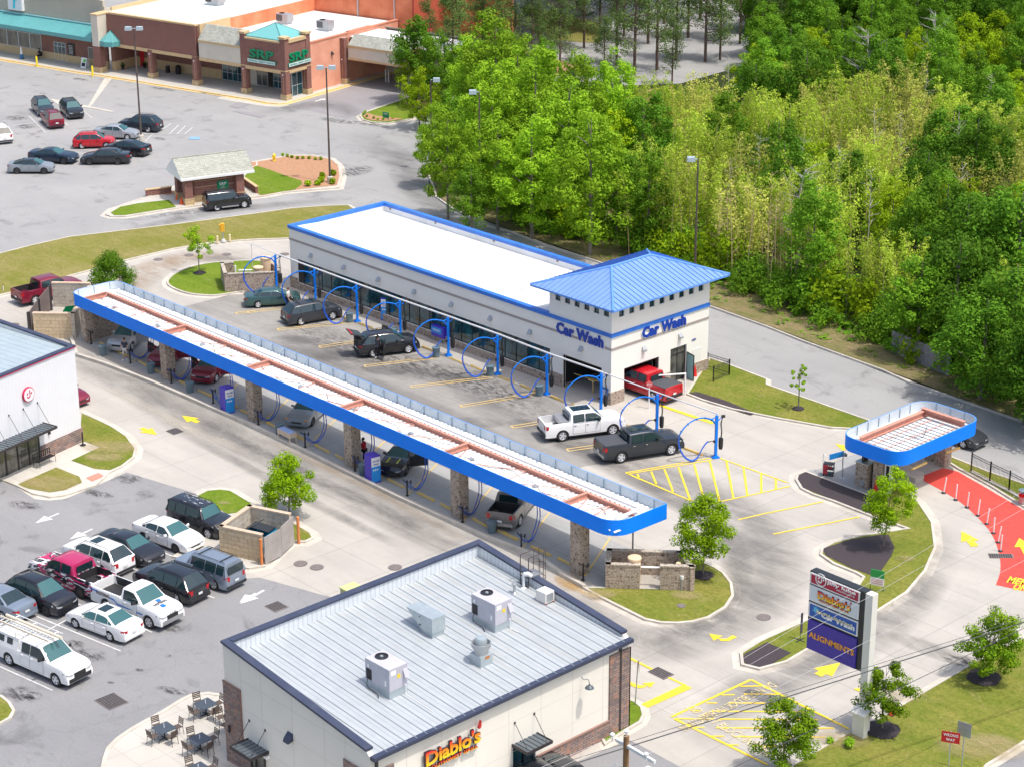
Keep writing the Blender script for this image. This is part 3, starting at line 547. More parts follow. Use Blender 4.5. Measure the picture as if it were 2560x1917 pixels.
mb.box(-29.2,1.84,Y0+.06,Y0+.14,.62,.68); mb.box(-29.2,1.84,Y0+.06,Y0+.14,2.64,2.7); mb.box(-29.2,-28.5,Y0+.07,Y0+.13,.68,2.64)
n=24
for i in range(n+1):
    x=-28.5+(1.8+28.5)*i/n; mb.box(x-.025,x+.025,Y0+.06,Y0+.14,.68,2.64)
wn=bp(mb,'long_window',M_blk); mb=MB(); mb.box(-28.5,1.84,Y0+.1,Y0+.12,.68,2.64); mb.xf(Matrix.Translation((30.2,-2.2,0))); mb.build('pane',M_glass,wn)
# dim interior of the tunnel end, with its machinery
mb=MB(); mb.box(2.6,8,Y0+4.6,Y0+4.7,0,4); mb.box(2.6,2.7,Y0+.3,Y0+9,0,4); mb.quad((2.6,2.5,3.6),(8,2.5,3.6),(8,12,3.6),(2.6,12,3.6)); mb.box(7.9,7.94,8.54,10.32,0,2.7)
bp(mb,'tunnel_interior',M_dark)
mb=MB(); mb.tube([(4,3.6,1.6),(6.6,4.2,1.2)],.05); mb.tube([(3.4,3.2,.9),(7,3.4,.9)],.04); mb.tube([(5.6,3,.02),(5.6,3,1.0)],.05); mb.box(5.3,5.9,2.8,3.2,1.0,1.08); bp(mb,'tunnel_rail',M_yelw)
for args in ((3.2,7.28,'y'),(3.57,7.28,'x')):
    mb=MB(); u0,u1,ax=args; zt=2.64 if ax=='y' else 2.5
    for p in ((u0,u0+.07,0,zt),(u1-.07,u1,0,zt),(u0+.07,u1-.07,zt-.12,zt)):
        if ax=='y': mb.box(p[0],p[1],Y0+.08,Y0+.2,p[2],p[3])
        else: mb.box(X1-.2,X1-.08,p[0],p[1],p[2],p[3])
    bp(mb,'garage_frame',M_bronze)
o=winunit(B,'x',X1-.12,8.54,10.32,.04,2.74,M_glassn,M_blk,1,2.15,1,.06,'storefront'); off(o,30.2,-2.2)
dr=empty('door',(0,0,0)); dr.parent=B; dr.location=(38.5,8.12,0); dr.rotation_euler=(0,0,R(-15))
mb=MB(); 
for q in ((0,.05,0,2.15),(.95,1,0,2.15),(.05,.95,2.08,2.15),(.05,.95,0,.12)): mb.box(q[0],q[1],-.03,.03,q[2],q[3])
mb.build('door_frame',M_blk,dr); mb=MB(); mb.box(.05,.95,-.01,.01,.12,2.08); mb.build('pane',mat('glass_pale',(.30,.52,.55),.15),dr); mb=MB(); mb.tube([(.88,-.06,.9),(.88,-.06,1.3)],.02); mb.build('handle',M_steel,dr)
mb=MB(); mb.box(X1+.001,X1+.03,11.0,11.9,.05,2.12); bp(mb,'service_door',mat('door_cream',(.76,.75,.70),.7))
mb=MB(); mb.box(7.42,8.05,Y0-.11,Y0-.07,.35,1.25); o=bp(mb,'price_board',mat('board_blue',(.02,.12,.42),.5)); 
mb=MB(); [mb.box(7.5,7.97,Y0-.115,Y0-.111,.45+.1*i,.49+.1*i) for i in range(7)]; mb.xf(Matrix.Translation((30.2,-2.2,0))); mb.build('printed_lines',M_wht,o)
for p in (t6(477,552),t6(763,652),t6(1060,755),t6(1370,862),t6(1690,972),t6(2025,1090),t7(160,1210),t7(600,1355)):
    u,z=onp(p,1,2.2); wall_light(B,u+30.2,0,z,0)
for p in (t7(1133,1355),t7(1447,1242)):
    u,z=onp(p,0,8.25); wall_light(B,38.45,u-2.2,z,R(90))
# lettering, white-edged
def sign2(w_,h_,loc,rz):
    s=empty('sign_lettering',(0,0,0)); s.parent=B; s.location=loc; s.rotation_euler=(0,0,rz)
    text('Car Wash',w_+.14,h_+.14,M_wht,s,.04,'letter_backing',.085,spacing=1.06); text('Car Wash',w_,h_,M_blub,s,.05,'lettering',.055,(0,-.05,0),spacing=1.06)
sign2(4.95,.92,(30.2+5.05,-.02,4.66),0); sign2(4.75,.92,(38.47,5.5,4.82),R(90))
text('2587',.5,.17,M_blub,B,.02,'street_number',.01,(38.46,8.9,2.55+.35),R(90))
# hip roof of the tower
ea=[(.62,1.28),(9.24,1.28),(9.24,13.84),(.62,13.84)]; ze=7.7; zr=9.15; r0=(4.93,5.45); r1=(4.93,9.65)
mb=MB(); e=[(x,y,ze) for x,y in ea]; a_=(r0[0],r0[1],zr); b_=(r1[0],r1[1],zr)
mb.quad(e[0],e[1],a_); mb.quad(e[1],e[2],b_,a_); mb.quad(e[2],e[3],b_); mb.quad(e[3],e[0],a_,b_); mb.quad((*ea[0],ze-.14),(*ea[3],ze-.14),(*ea[2],ze-.14),(*ea[1],ze-.14)); rf=bp(mb,'tower_roof',M_roofb)
mb=MB()
for i in range(4): p,q=e[i],e[(i+1)%4]; mb.quad((p[0],p[1],ze-.14),(q[0],q[1],ze-.14),(q[0],q[1],ze+.002),(p[0],p[1],ze+.002))
for p,q in ((e[0],a_),(e[1],a_),(e[2],b_),(e[3],b_),(a_,b_)): mb.tube([(p[0],p[1],p[2]+.02),(q[0],q[1],q[2]+.03)],.09,6)
mb.xf(Matrix.Translation((30.2,-2.2,0))); mb.build('ridge_cap',mat('ridge_blue',(.12,.30,.75),.4),rf)
mb=MB()
def seams(p,q,a,b,step):
    p,q,a,b=[V(x) for x in (p,q,a,b)]; Ld=(q-p); Ln=Ld.length; u=Ld/Ln
    for i in range(1,int(Ln/step)):
        s=i*step; ra=(a-p).dot(u); rb=(b-p).dot(u); rise=a-p-u*ra
        f=min(1,s/ra,(Ln-s)/(Ln-rb)); s0=p+u*s; mb.tube([s0+V((0,0,.02)),s0+rise*f+V((0,0,.02))],.024,4)
seams(e[1],e[2],a_,b_,.48); seams(e[0],e[1],a_,a_,.48); seams(e[3],e[0],b_,a_,.48); seams(e[2],e[3],b_,b_,.48)
mb.xf(Matrix.Translation((30.2,-2.2,0))); mb.build('standing_seams',M_seam,rf)
for p,z,hh in ((t6(722,380),5.2,.75),(t6(1500,640),5.15,.55),(t7(85,900),5.15,.6)):
    x,y=W(p,z); mb=MB(); mb.tube([(x,y,z-.1),(x,y,z+hh)],.07,8); mb.lathe([(.11,0),(.11,.12),(.02,.16)],8,(x,y,z+hh-.1)); mb.tube([(x-.0,y,z+.02),(x-.45,y-.1,z+.02)],.05,6); bp(mb,'roof_vent_pipe',M_wht,smooth=40)
mb=MB()
for p in (t6(1158,147),t6(1548,268),t6(2052,425),t7(392,597)): x,z=onp(p,1,12.4); mb.box(x-.12,x+.12,12.36,12.44,z-.08,z+.08)
bp(mb,'scupper',mat('scupper_brown',(.3,.24,.2),.8))
# awning rail in front of the tower door: white pipe frame
mb=MB(); pts=[W3(t7(1180,1600),2.3),W3(t7(1500,1480),2.3)]; q=W3(t7(1495,1650),.0)
ut=empty('entry_gate',(*W(tb(1490,95)),0),0,'white pipe gate frame standing at the wash tunnel exit','gate')
gx,gy=W(tb(1490,95)); mb.tube([(0,0,0),(0,0,1.75)],.07); mb.build('post',M_wht,ut); mb=MB(); mb.tube([(0,0,1.7),(-1.9,-2.6,1.62)],.06); mb.build('arm',M_wht,ut)
for s_,wd,h_,m_,an,lab in LT: tag(text(s_,wd,h_,faded('paint_yellow_thin',(.72,.54,.2),(.52,.47,.34),.6) if 'paint_yellow_thin' not in MATS else MATS['paint_yellow_thin'],None,.004,'lane_lettering',.01,(m_.x,m_.y,.042),an,flat=True),'yellow painted words in the keep-clear box',kind='structure')
# ---------------------------------------------------------------- restaurant
D=empty('restaurant_building',(29.9,-47.6,0),0,'cream restaurant with grey ribbed metal roof, navy coping and stone veneer corners','building')
DM=Matrix.Translation((-29.9,47.6,0))
def dp(mb,name,m,parent=None,**k): mb.xf(DM); return mb.build(name,m,parent or D,**k)
x0,x1,y0,y1=29.9,41.45,-47.57,-30.28
M_stD=mat('stucco_warm',(.80,.76,.67),.9,c2=(.77,.73,.64),sc=.5,bmp=.05)
zt=lambda x:6.85-(x-x0)/(41.1-x0)*1.28
mb=MB()
wall_u(mb,'x',x1-.25,.25,y0+.25,y1-.25,-.4,5.3,[(-38.5,-36.95,0,2.2)])
for yy in (y0,y1-.25):
    mb.add([(x0,yy,-.4),(x1-.001,yy,-.4),(x1-.001,yy,5.3),(41.1,yy,zt(41.1)),(x0,yy,6.85),(x0,yy+.25,-.4),(x1-.001,yy+.25,-.4),(x1-.001,yy+.25,5.3),(41.1,yy+.25,zt(41.1)),(x0,yy+.25,6.85)],[(0,1,2,3,4),(9,8,7,6,5),(1,6,7,2),(2,7,8,3),(3,8,9,4),(0,4,9,5)])
mb.box(x0,x0+.25,y0+.25,y1-.25,-.4,6.85); dp(mb,'wall',M_stD)
mb=MB()   # score joints, a darker tan than the stucco
for i in range(1,8): y=y0+i*2.2; mb.box(x1,x1+.004,y-.012,y+.012,1.0,5.1)
for z in (1.9,3.6,): mb.box(x1,x1+.004,y0,-31.7,z-.01,z+.01)
for x in (31.3,33.0,35.5,38.0,39.6): mb.box(x-.012,x+.012,y0-.004,y0,.9,zt(x)-.2)
for z in (2.0,3.7,5.3): mb.box(31.3,41.0 if z<5.4 else 40,y0-.004,y0,z-.01,z+.01)
dp(mb,'wall_joints',mat('joint_tan',(.62,.58,.51),.9))
rr=lambda x:6.15-(x-30.15)/(41.75-30.15)*.82
M_rib=ribbed('roof_ribbed_grey',(.43,.46,.475),.61,1,.45,.05,(.37,.40,.42),1,.05)
def stains(m):
    t=m.node_tree; b=t.nodes['Principled BSDF']; l=b.inputs['Base Color'].links[0]; src=l.from_socket
    mp=t.nodes.new('ShaderNodeMapping'); mp.inputs['Scale'].default_value=(.18,3,1); t.links.new(coords(t),mp.inputs[0])
    f=math_(t,'MULTIPLY',ramp(t,noise(t,mp.outputs[0],.9,6,.7),.45,.72),.55); s=t.nodes.new('ShaderNodeSeparateXYZ'); t.links.new(coords(t),s.inputs[0])
    f=math_(t,'MULTIPLY',f,ramp(t,s.outputs[1],3,13)); t.links.new(mix(t,f,src,(.34,.32,.26)),b.inputs['Base Color'])
stains(M_rib)
mb=MB(); mb.quad((x0+.25,y0+.25,rr(x0+.25)),(41.7,y0+.25,rr(41.7)),(41.7,y1-.25,rr(41.7)),(x0+.25,y1-.25,rr(x0+.25))); rf=dp(mb,'roof',M_rib)
mb=MB()
for i in range(1,28): y=y0+.25+i*.61; mb.add([(x0+.25,y-.03,rr(x0+.25)+.003),(41.72,y-.03,rr(41.72)+.003),(41.72,y,rr(41.72)+.05),(x0+.25,y,rr(x0+.25)+.05),(x0+.25,y+.03,rr(x0+.25)+.003),(41.72,y+.03,rr(41.72)+.003)],[(0,1,2,3),(3,2,5,4)])
dp(mb,'standing_seams',mat('seam_grey',(.34,.38,.41),.5,.1),rf) if 0 else (mb.xf(DM),mb.build('standing_seams',mat('seam_grey',(.34,.38,.41),.5,.1),rf))
mb=MB(); M_lin=ribbed('parapet_lining_ribbed',(.70,.74,.77),.3,3,.4,.1,None,.8,.25)
mb.box(x0+.25,x0+.29,y0+.25,y1-.25,6.1,6.8)
for ya,yb in ((y1-.29,y1-.25),(y0+.25,y0+.29)): mb.add([(x0+.29,ya,rr(x0)-.02),(41.1,ya,rr(41.1)-.02),(41.1,ya,zt(41.1)-.05),(x0+.29,ya,6.8),(x0+.29,yb,rr(x0)-.02),(41.1,yb,rr(41.1)-.02),(41.1,yb,zt(41.1)-.05),(x0+.29,yb,6.8)],[(0,1,2,3),(7,6,5,4),(1,5,6,2),(3,2,6,7)])
dp(mb,'parapet_lining',M_lin)
mb=MB()
mb.box(x0-.07,x0+.36,y0+.36,y1-.36,6.83,6.96)
for ya,yb in ((y0-.07,y0+.36),(y1-.36,y1+.07)): mb.add([(x0-.07,ya,6.83),(41.25,ya,zt(41.25)-.02),(41.25,ya,zt(41.25)+.11),(x0-.07,ya,6.96),(x0-.07,yb,6.83),(41.25,yb,zt(41.25)-.02),(41.25,yb,zt(41.25)+.11),(x0-.07,yb,6.96)],[(0,1,2,3),(7,6,5,4),(1,5,6,2),(3,2,6,7),(0,3,7,4),(0,4,5,1)])
dp(mb,'coping',M_navy)
mb=MB(); mb.box(41.46,41.78,y0-.0,y1+.02,5.16,5.36); dp(mb,'gutter',M_navy)
mb=MB(); mb.box(x1,x1+.1,-31.02,-30.88,0,5.16); dp(mb,'downspout',M_bronze); mb=MB(); mb.box(x1,x1+.1,-47.3,-47.16,0,5.16); dp(mb,'downspout',M_bronze)
mb=MB(); mb.box(x1,x1+.08,-31.73,y1+.08,-.3,4.78); mb.box(x1,x1+.08,-36.9,-31.73,-.3,.98); mb.box(x1,x1+.08,y0-.08,-46.2,-.3,4.45); mb.box(x1,x1+.08,-46.2,-38.6,-.3,.98)
mb.box(x0-.08,31.25,y0-.08,y0,-.3,4.7); mb.box(31.25,31.9,y0-.08,y0,-.3,.98); mb.box(33.3,39.5,y0-.08,y0,-.3,.98); mb.box(39.5,x1,y0-.08,y0,-.3,4.42); mb.box(x0-.08,x0,y0,y0+1.8,-.3,4.7); mb.box(38.6,x1+.08,y1,y1+.08,-.3,4.78); dp(mb,'stone_veneer',M_stone)
mb=MB(); mb.box(x1,x1+.12,-36.9,-31.73,.98,1.04); mb.box(31.26,31.3,y0-.1,y0,.98,4.72); mb.box(x0-.1,31.3,y0-.1,y0,4.7,4.74); dp(mb,'stone_cap',mat('cap_brown',(.25,.15,.12),.8))
def awning(parent,cx,cy,rz,w_,d,z,sl=.25,name='awning',sx=(.12,.88),sh=.9,nb=6):   # local: wall on y=0, reaching to -y
    a=empty(name,(cx,cy,0),rz); a.parent=parent
    mb=MB()
    mb.box(-w_/2,w_/2,-d,-d+.05,z-.14,z+.03); mb.box(-w_/2,-w_/2+.05,-d+.05,0,z-.14,z+.03); mb.box(w_/2-.05,w_/2,-d+.05,0,z-.14,z+.03); mb.build('awning_frame',M_bronze,a)
    mb=MB(); mb.box(-w_/2+.05,w_/2-.05,-d+.05,0,z-.06,z-.03); 
    n_=int(w_/.28)
    for i in range(1,n_): x=-w_/2+w_*i/n_; mb.box(x-.02,x+.02,-d+.06,0,z-.03,z+.015)
    mb.build('awning_deck',mat(name+'_deck',(.10,.12,.135),.45) if name+'_deck' not in MATS else MATS[name+'_deck'],a)
    mb=MB()
    for s_ in sx: x=-w_/2+w_*s_; mb.tube([(x,-d+.2,z),(x,-.02,z+sh)],.018,5); mb.box(x-.05,x+.05,-.04,0,z+sh-.05,z+sh+.05)
    mb.build('hanger_rod',M_bronze,a); return a
awning(D,x1-29.9,-37.72+47.6,R(90),1.75,1.15,2.35,sh=1.15)
awning(D,32.55-29.9,.03,0,1.75,1.15,2.15,sh=1.1)
mb=MB(); mb.box(x1-.2,x1-.14,-38.5,-36.95,0,2.2); o=dp(mb,'door',M_glass); mb=MB(); mb.box(x1-.14,x1-.08,-37.75,-37.69,0,2.2); mb.xf(DM); mb.build('door_frame',M_blk,o)
mb=MB(); mb.box(31.95,33.1,y0-.03,y0-.001,0,2.05); o=dp(mb,'door',M_glassn)
mb=MB(); [mb.box(a_,b_,y0-.07,y0-.03,0,2.1) for a_,b_ in ((31.9,31.97),(32.3,32.36),(33.06,33.13))]; mb.tube([(32.42,y0-.1,.8),(32.42,y0-.1,1.2)],.02); mb.xf(DM); mb.build('door_frame',M_blk,o)
wall_light(D,35.3-29.9,.02,3.75,0,M_navy,1.25)
mb=MB(); mb.lathe([(.07,-.18),(.07,.18)],10,(30.35,y0-.2,2.2)); dp(mb,'wall_light',M_blk); mb=MB(); mb.box(x0+3.3,x0+3.55,y0-.2,y0,1.75,1.9); dp(mb,'wall_light',M_wht)
mb=MB(); g=[(x1,-33.71,4.33),(x1+.15,-33.71,4.2),(x1+.3,-33.71,4.3),(x1+.48,-33.71,4.32),(x1+.56,-33.71,4.1)]; mb.tube(sm(g,4,False),.018,6); mb.lathe([(.04,.18),(.06,.1),(.2,.02),(.24,-.06),(.22,-.07),(.05,.08)],14,(x1+.56,-33.71,3.95)); dp(mb,'gooseneck_lamp',mat('lamp_slate',(.09,.11,.13),.4),smooth=40)
# restaurant lettering: red at the top fading to yellow at the foot of every letter
def firemat(name,z0,z1,axis=2):
    m,t,b=nodes(name); s=t.nodes.new('ShaderNodeSeparateXYZ'); t.links.new(coords(t),s.inputs[0]); f=ramp(t,s.outputs[axis],z0,z1)
    c=mix(t,ramp(t,f,0,.5),(.95,.72,.02),(.95,.33,.01)); c=mix(t,ramp(t,f,.5,.95),c,(.75,.02,.02)); t.links.new(c,b.inputs['Base Color']); b.inputs['Roughness'].default_value=.45; return m
sg=empty('sign_lettering',(x1-29.9+.12,-42.62+47.6,3.95),R(90)); sg.parent=D
M_ltr=mat('letter_side_dark',(.05,.02,.03),.5)
def diablo(parent,w_,h_,d,sub=True):
    # letters climb slightly; the last one wears a horn
    text("Diablo's",w_+.07,h_+.07,M_ltr,parent,d*.8,'letter_backing',.035,spacing=.95); text("Diablo's",w_,h_,firemat('fire_letters_%d'%(h_*100),-h_/2,h_/2),parent,.03,'lettering',.02,(0,-d*.8,0),spacing=.95)
    mb=MB(); k=h_; mb.add([(w_/2-.12*k,-d,.42*k),(w_/2+.02*k,-d,.45*k),(w_/2+.08*k,-d,.62*k),(w_/2+.07*k,-d,.95*k),(w_/2-.02*k,-d,.72*k),(w_/2-.12*k,-d,.55*k)],[(0,1,2,3,4,5)]); b=len(mb.v)
    mb.add([(x,0,z) for x,y,z in mb.v[:6]],[(5,4,3,2,1,0)]); mb.f+=[(i,i+6,(i+1)%6+6,(i+1)%6) for i in range(6)]; mb.m+=[0]*6; mb.build('horn',mat('horn_red_%d'%(h_*100),(.55,.03,.03),.5),parent)
    if sub: text('SOUTHWEST GRILL',w_*.92,h_*.26,M_ltr,parent,d*.6,'letter_backing',.03,(0,0,-h_*.76)); text('SOUTHWEST GRILL',w_*.9,h_*.24,firemat('fire_sub_%d'%(h_*100),-h_*.2,h_*.12),parent,.02,'lettering',.012,(0,-d*.6,-h_*.76))
diablo(sg,3.5,.78,.14)
# ---------------------------------------------------------------- oil-change shop, frame turned 14.5 deg
JA=R(14.55); J=empty('oil_change_shop',(-10.35,-37.2,0),JA,'white oil-change shop with grey metal roof, stone base and black awning','building')
# local: front wall on x=0 (facing +x), running +y to the corner at y=7.3, building behind to -x
Lc=7.55; zc=7.25
M_wallw=ribbed('wall_white_panel',(.74,.745,.755),.3,1,.55,0,(.71,.715,.725),.15,.04)
def zj(x): return zc+(-x)*.085
mb=MB(); wall_u(mb,'x',-.25,.25,-12,Lc,0,7.1,[(-1.62,3.55,0,2.65)])
mb.add([(-.25,Lc-.25,0),(-14,Lc-.25,0),(-14,Lc-.25,zj(-14)-.15),(-.25,Lc-.25,zj(0)-.15),(-.25,Lc,0),(-14,Lc,0),(-14,Lc,zj(-14)-.15),(-.25,Lc,zj(0)-.15)],[(0,1,2,3),(7,6,5,4),(3,2,6,7)]); mb.box(-.25,0,Lc-.25,Lc-.001,7.1,7.12); mb.build('wall',M_wallw,J)
M_jr=ribbed('shop_roof_ribbed',(.38,.45,.48),.6,1,.45,.1,(.33,.40,.43),1,.05)
mb=MB(); mb.quad((-.25,-12,zc-.15),(-.25,Lc-.25,zc-.15),(-14,Lc-.25,zj(-14)-.65),(-14,-12,zj(-14)-.65)); mb.build('roof',M_jr,J)
mb=MB(); mb.box(-.3,.07,-12,Lc+.07,zc-.15,zc); mb.add([(-.3,Lc-.3,zc-.12),(-14,Lc-.3,zj(-14)-.12),(-14,Lc-.3,zj(-14)+.01),(-.3,Lc-.3,zc+.005),(-.3,Lc+.07,zc-.12),(-14,Lc+.07,zj(-14)-.12),(-14,Lc+.07,zj(-14)+.01),(-.3,Lc+.07,zc+.005)],[(0,1,2,3),(7,6,5,4),(3,2,6,7)]); mb.build('coping',M_navy,J)
mb=MB(); mb.box(.07,.08,-12,Lc+.08,zc-.16,zc-.1); mb.build('red_trim',mat('trim_red',(.5,.02,.08),.5),J)
for a_,b_ in ((-3.2,-1.62),(3.55,Lc+.06)): mb=MB(); mb.box(0,.09,a_,b_,0,1.15); mb.build('stone_base',M_stone,J)
mb=MB(); mb.box(-6,0,Lc,Lc+.09,0,1.15); mb.build('stone_base',M_stone,J)
for i,(a_,b_) in enumerate(((-1.62,-.75),(-.75,.4),(.4,1.5),(1.5,2.55),(2.55,3.55))): winunit(J,'x',-.05,a_,b_,.02,2.62,M_glassn,M_blk,0,None,1,.06,'door' if i==1 else 'window')
aw=awning(J,.0,.95,R(90),6.1,1.35,2.75,name='awning',sx=(.06,.28,.5,.72,.94),sh=1.55)
mb=MB(); mb.box(.0,.14,-2.75,-2.6,1.75,2.35); mb.build('wall_light',M_blk,J); mb=MB(); mb.box(.0,.14,4.35,4.5,1.75,2.35); mb.build('wall_light',M_blk,J)
text('2205-100',1.15,.2,M_blk,J,.01,'street_number',.01,(.005,-4.2,2.0),R(90))
lg=empty('round_logo',(.02,2.8,5.2),R(90)); lg.parent=J
M_crim=mat('logo_crimson',(.55,.01,.07),.5)
mb=MB(); mb.lathe([(.52,0),(.52,-.12),(.50,-.14),(.0001,-.14)],32,(0,0,0),'y'); mb.build('logo_rim',M_crim,lg,30); mb=MB(); mb.lathe([(.455,-.141),(.455,-.155),(.0001,-.155)],32,(0,0,0),'y'); mb.build('logo_disc',M_wht,lg)
def jlogo(parent,r,m,yy):
    def ar(cx,cz,r0,r1,a0,a1,n=8): return [(cx+r1*cos(R(a0+(a1-a0)*i/n)),cz+r1*sin(R(a0+(a1-a0)*i/n))) for i in range(n+1)]+[(cx+r0*cos(R(a1+(a0-a1)*i/n)),cz+r0*sin(R(a1+(a0-a1)*i/n))) for i in range(n+1)]
    mb=MB(); sh=[[(.06,.62),(.20,.66),(.20,-.1),(.06,-.1)],ar(-.12,-.12,.18,.34,-170,4),ar(-.12,-.02,.2,.36,100,175),[(.3,.22),(.42,.22),(.42,.36),(.58,.15),(.42,-.06),(.42,.08),(.3,.08)]]
    for p in sh: mb.prism([(x*r,z*r) for x,z in p],0,.015)
    mb.xf(Matrix(((1,0,0,0),(0,0,-1,yy),(0,1,0,0),(0,0,0,1)))); return mb.build('logo_mark',m,parent)
jlogo(lg,.5,M_crim,-.158)
# ============================================================ SHOPPING CENTRE (frame turned 12.3 deg, origin at the credit union's corner column)
CA=R(12.3); CO=W(t2(265,880))
def cw(u,v,z=0): return (CO[0]+u*cos(CA)-v*sin(CA),CO[1]+u*sin(CA)+v*cos(CA),z)
U=empty('credit_union_building',cw(0,0),CA,'brick corner credit union with teal pyramid roof and green letters, salmon side wall','building')
M_sill=mat('tan_trim',(.62,.44,.24),.85,c2=(.56,.4,.22),sc=2)
M_tstone=masonry('tan_stone',(.66,.48,.25),(.58,.42,.24),(.4,.3,.18),.5,.3,.02,None,.4,4)
M_cstuc=mat('stucco_pale',(.66,.60,.50),.9,c2=(.60,.55,.46),sc=.6)
M_alu=mat('frame_alu',(.62,.66,.68),.4,.3)
M_green=mat('sign_green',(.0,.22,.10),.4)
def column(par,u,v,top,w_=.75,base=True,name='brick_column'):
    mb=MB(); mb.box(u-w_/2,u+w_/2,v-w_/2,v+w_/2,.75,top); o=mb.build(name,M_brickr,par); mb=MB(); mb.box(u-w_/2-.1,u+w_/2+.1,v-w_/2-.1,v+w_/2+.1,.13,.75); mb.build('stone_foot',M_tstone,o)
    mb=MB(); mb.box(u-.12,u+.0,v-w_/2-.03,v-w_/2,3.0,3.2); mb.build('lamp',M_wht,o); mb=MB()
    for k in range(9): mb.box(u-.06,u+.06,v-w_/2-.02,v-w_/2,.95+.22*k,1.02+.22*k)
    mb.build('brick_inlay',M_sill,o); return o
# pavement in front of the shops with its yellow-painted kerb
def csheet(poly,z,m,name='pavement',label=None): sheet(name,[cw(*p)[:2] for p in poly],z,m,label)
csheet([(-70,-2.9),(-31,-2.55),(-29.2,-2.3),(-4.3,-1.85),(-1.4,-2.1),(.2,-1.7),(.75,-1.0),(.75,11.6),(.7,22),(-1,22),(-1,4.5),(-70,4.5)],.13,M_conw,'pavement','pavement in front of the shops')
M_kyel=mat('kerb_yellow',(.72,.50,.16),.8,c2=(.62,.5,.3),sc=1.2)
kl=[cw(*p)[:2] for p in [(-70,-2.9),(-31,-2.55),(-29.2,-2.3),(-4.3,-1.85),(-1.4,-2.1),(.2,-1.7),(.75,-1.0),(.75,11.6),(.7,22)]]
kerbline(kl,.2,.14,.35,M_kyel)
csheet([(-8,-3.4),(-4,-3.4),(-.5,-3.2),(1.2,-2.6),(1.6,-1.2),(.75,-1.0),(.2,-1.7),(-1.4,-2.1),(-8,-1.95)],.014,M_conw)
# --- credit union
for u,v in ((0-.35,.35),(-6.55,.4),(-.35,4.2)): column(U,u,v,7.3)
mb=MB(); mb.box(-6.18,-.72,.05,.35,3.62,6.75); mb.box(-.35,-.05,.72,3.83,3.62,6.75); mb.build('brick_wall',M_brickr,U)
mb=MB(); mb.box(-6.18,-.72,0,.4,6.75,6.95); mb.box(-6.18,-.72,-.01,.4,3.2,3.62); mb.box(-.4,.01,.72,3.83,3.2,3.62); mb.box(-.42,.06,.72,3.83,6.75,7.15)
for u,v in ((-.35,.35),(-6.55,.4),(-.35,4.2)): mb.box(u-.5,u+.5,v-.5,v+.5,7.3,7.55); mb.box(u-.4,u+.4,v-.4,v+.4,3.5,3.62)
mb.build('cream_trim',M_sill,U)
mb=MB(); e=[(-6.3,.25,7.1),(-.6,.25,7.1),(-.6,4.9,7.1),(-6.3,4.9,7.1)]; ap=(-3.4,2.5,8.5)
for i in range(4): mb.quad(e[i],e[(i+1)%4],ap)
for i in range(4): p,q=e[i],e[(i+1)%4]; mb.quad((p[0],p[1],6.95),(q[0],q[1],6.95),q,p)
o=mb.build('pyramid_roof',M_teal2 if 0 else mat('roof_teal',(.16,.44,.43),.4),U); mb=MB()
def seams2(mb,p,q,a,step,r=.02):
    p,q,a=[V(x) for x in (p,q,a)]; u=(q-p).normalized(); Ln=(q-p).length; ra=(a-p).dot(u); rise=a-p-u*ra
    for i in range(1,int(Ln/step)): s=i*step; f=min(s/ra,(Ln-s)/(Ln-ra)); s0=p+u*s; mb.tube([s0,s0+rise*f],r,4)
for i in range(4): seams2(mb,e[i],e[(i+1)%4],ap,.42); mb.tube([e[i],ap],.05,5)
mb.build('standing_seams',mat('seam_teal',(.05,.22,.22),.5),o)
mb=MB(); wall_u(mb,'y',4.3,.3,-14,-.7,0,6,[(-14.3,-10.5,.12,2.05),(-8.4,-4.2,.12,2.0)]); mb.box(-13.95,-.7,4.27,4.3,2.1,5.5); mb.build('store_wall',M_cstuc,U)
mb=MB(); wall_u(mb,'x',-.72,.3,4.6,22,0,5.95); mb.build('side_wall',M_salm,U)
mb=MB(); mb.box(-.78,-.36,4.6,12.2,5.95,6.1); mb.box(-.78,-.36,12.2,16.5,5.95,6.22); mb.box(-.78,-.36,16.5,22,5.95,6.1); mb.build('coping',mat('coping_salmon',(.62,.24,.15),.8),U)
mb=MB(); mb.quad((-14.2,.6,5.75),(-.72,.6,5.75),(-.72,22,5.75),(-14.2,22,5.75)); mb.build('roof',M_white_mem,U)
for a_ in ((-13.9,-10.55,3,1.1),): winunit(U,'y',4.3,a_[0],a_[1],.14,2.05,M_glass,M_alu,a_[2],a_[3])
winunit(U,'y',4.3,-8.4,-6.6,.14,2.1,M_glassn,M_alu,1,None,name='door'); winunit(U,'y',4.3,-5.7,-4.2,.14,2.0,M_glass,M_alu,1,1.0)
winunit(U,'y',4.3,-3.9,-1.0,.14,2.8,M_glass,M_alu,2,1.4); winunit(U,'x',-.72,1.9,4.1-.3,.14,2.9,M_glass,M_alu,1,1.4,1)
def srp(par,w_,loc,rz):
    s=empty('sign_lettering',(0,0,0)); s.parent=par; s.location=loc; s.rotation_euler=(0,0,rz)
    text('SRP',w_,1.0,M_green,s,.16,'lettering',.03,(0,0,.75))
    mb=MB(); mb.box(-w_/2-.25,w_/2+.35,-.22,0,-.33,.12); mb.build('name_plate',M_green,s); mb=MB(); mb.box(-w_/2-.22,w_/2+.32,-.235,-.221,-.29,.08); mb.build('name_plate_face',mat('plate_pale',(.65,.76,.78),.5) if 'plate_pale' not in MATS else MATS['plate_pale'],s)
    text('FEDERAL CREDIT UNION',w_+.2,.2,M_green,s,.01,'small_lettering',.01,(.05,-.24,-.1))
srp(U,3.7,(-3.55,.03,4.42),0); srp(U,3.4,(-.03,2.4,4.32),R(90))
wall_light(U,-.42,9.0,4.1,R(90),M_bronze)
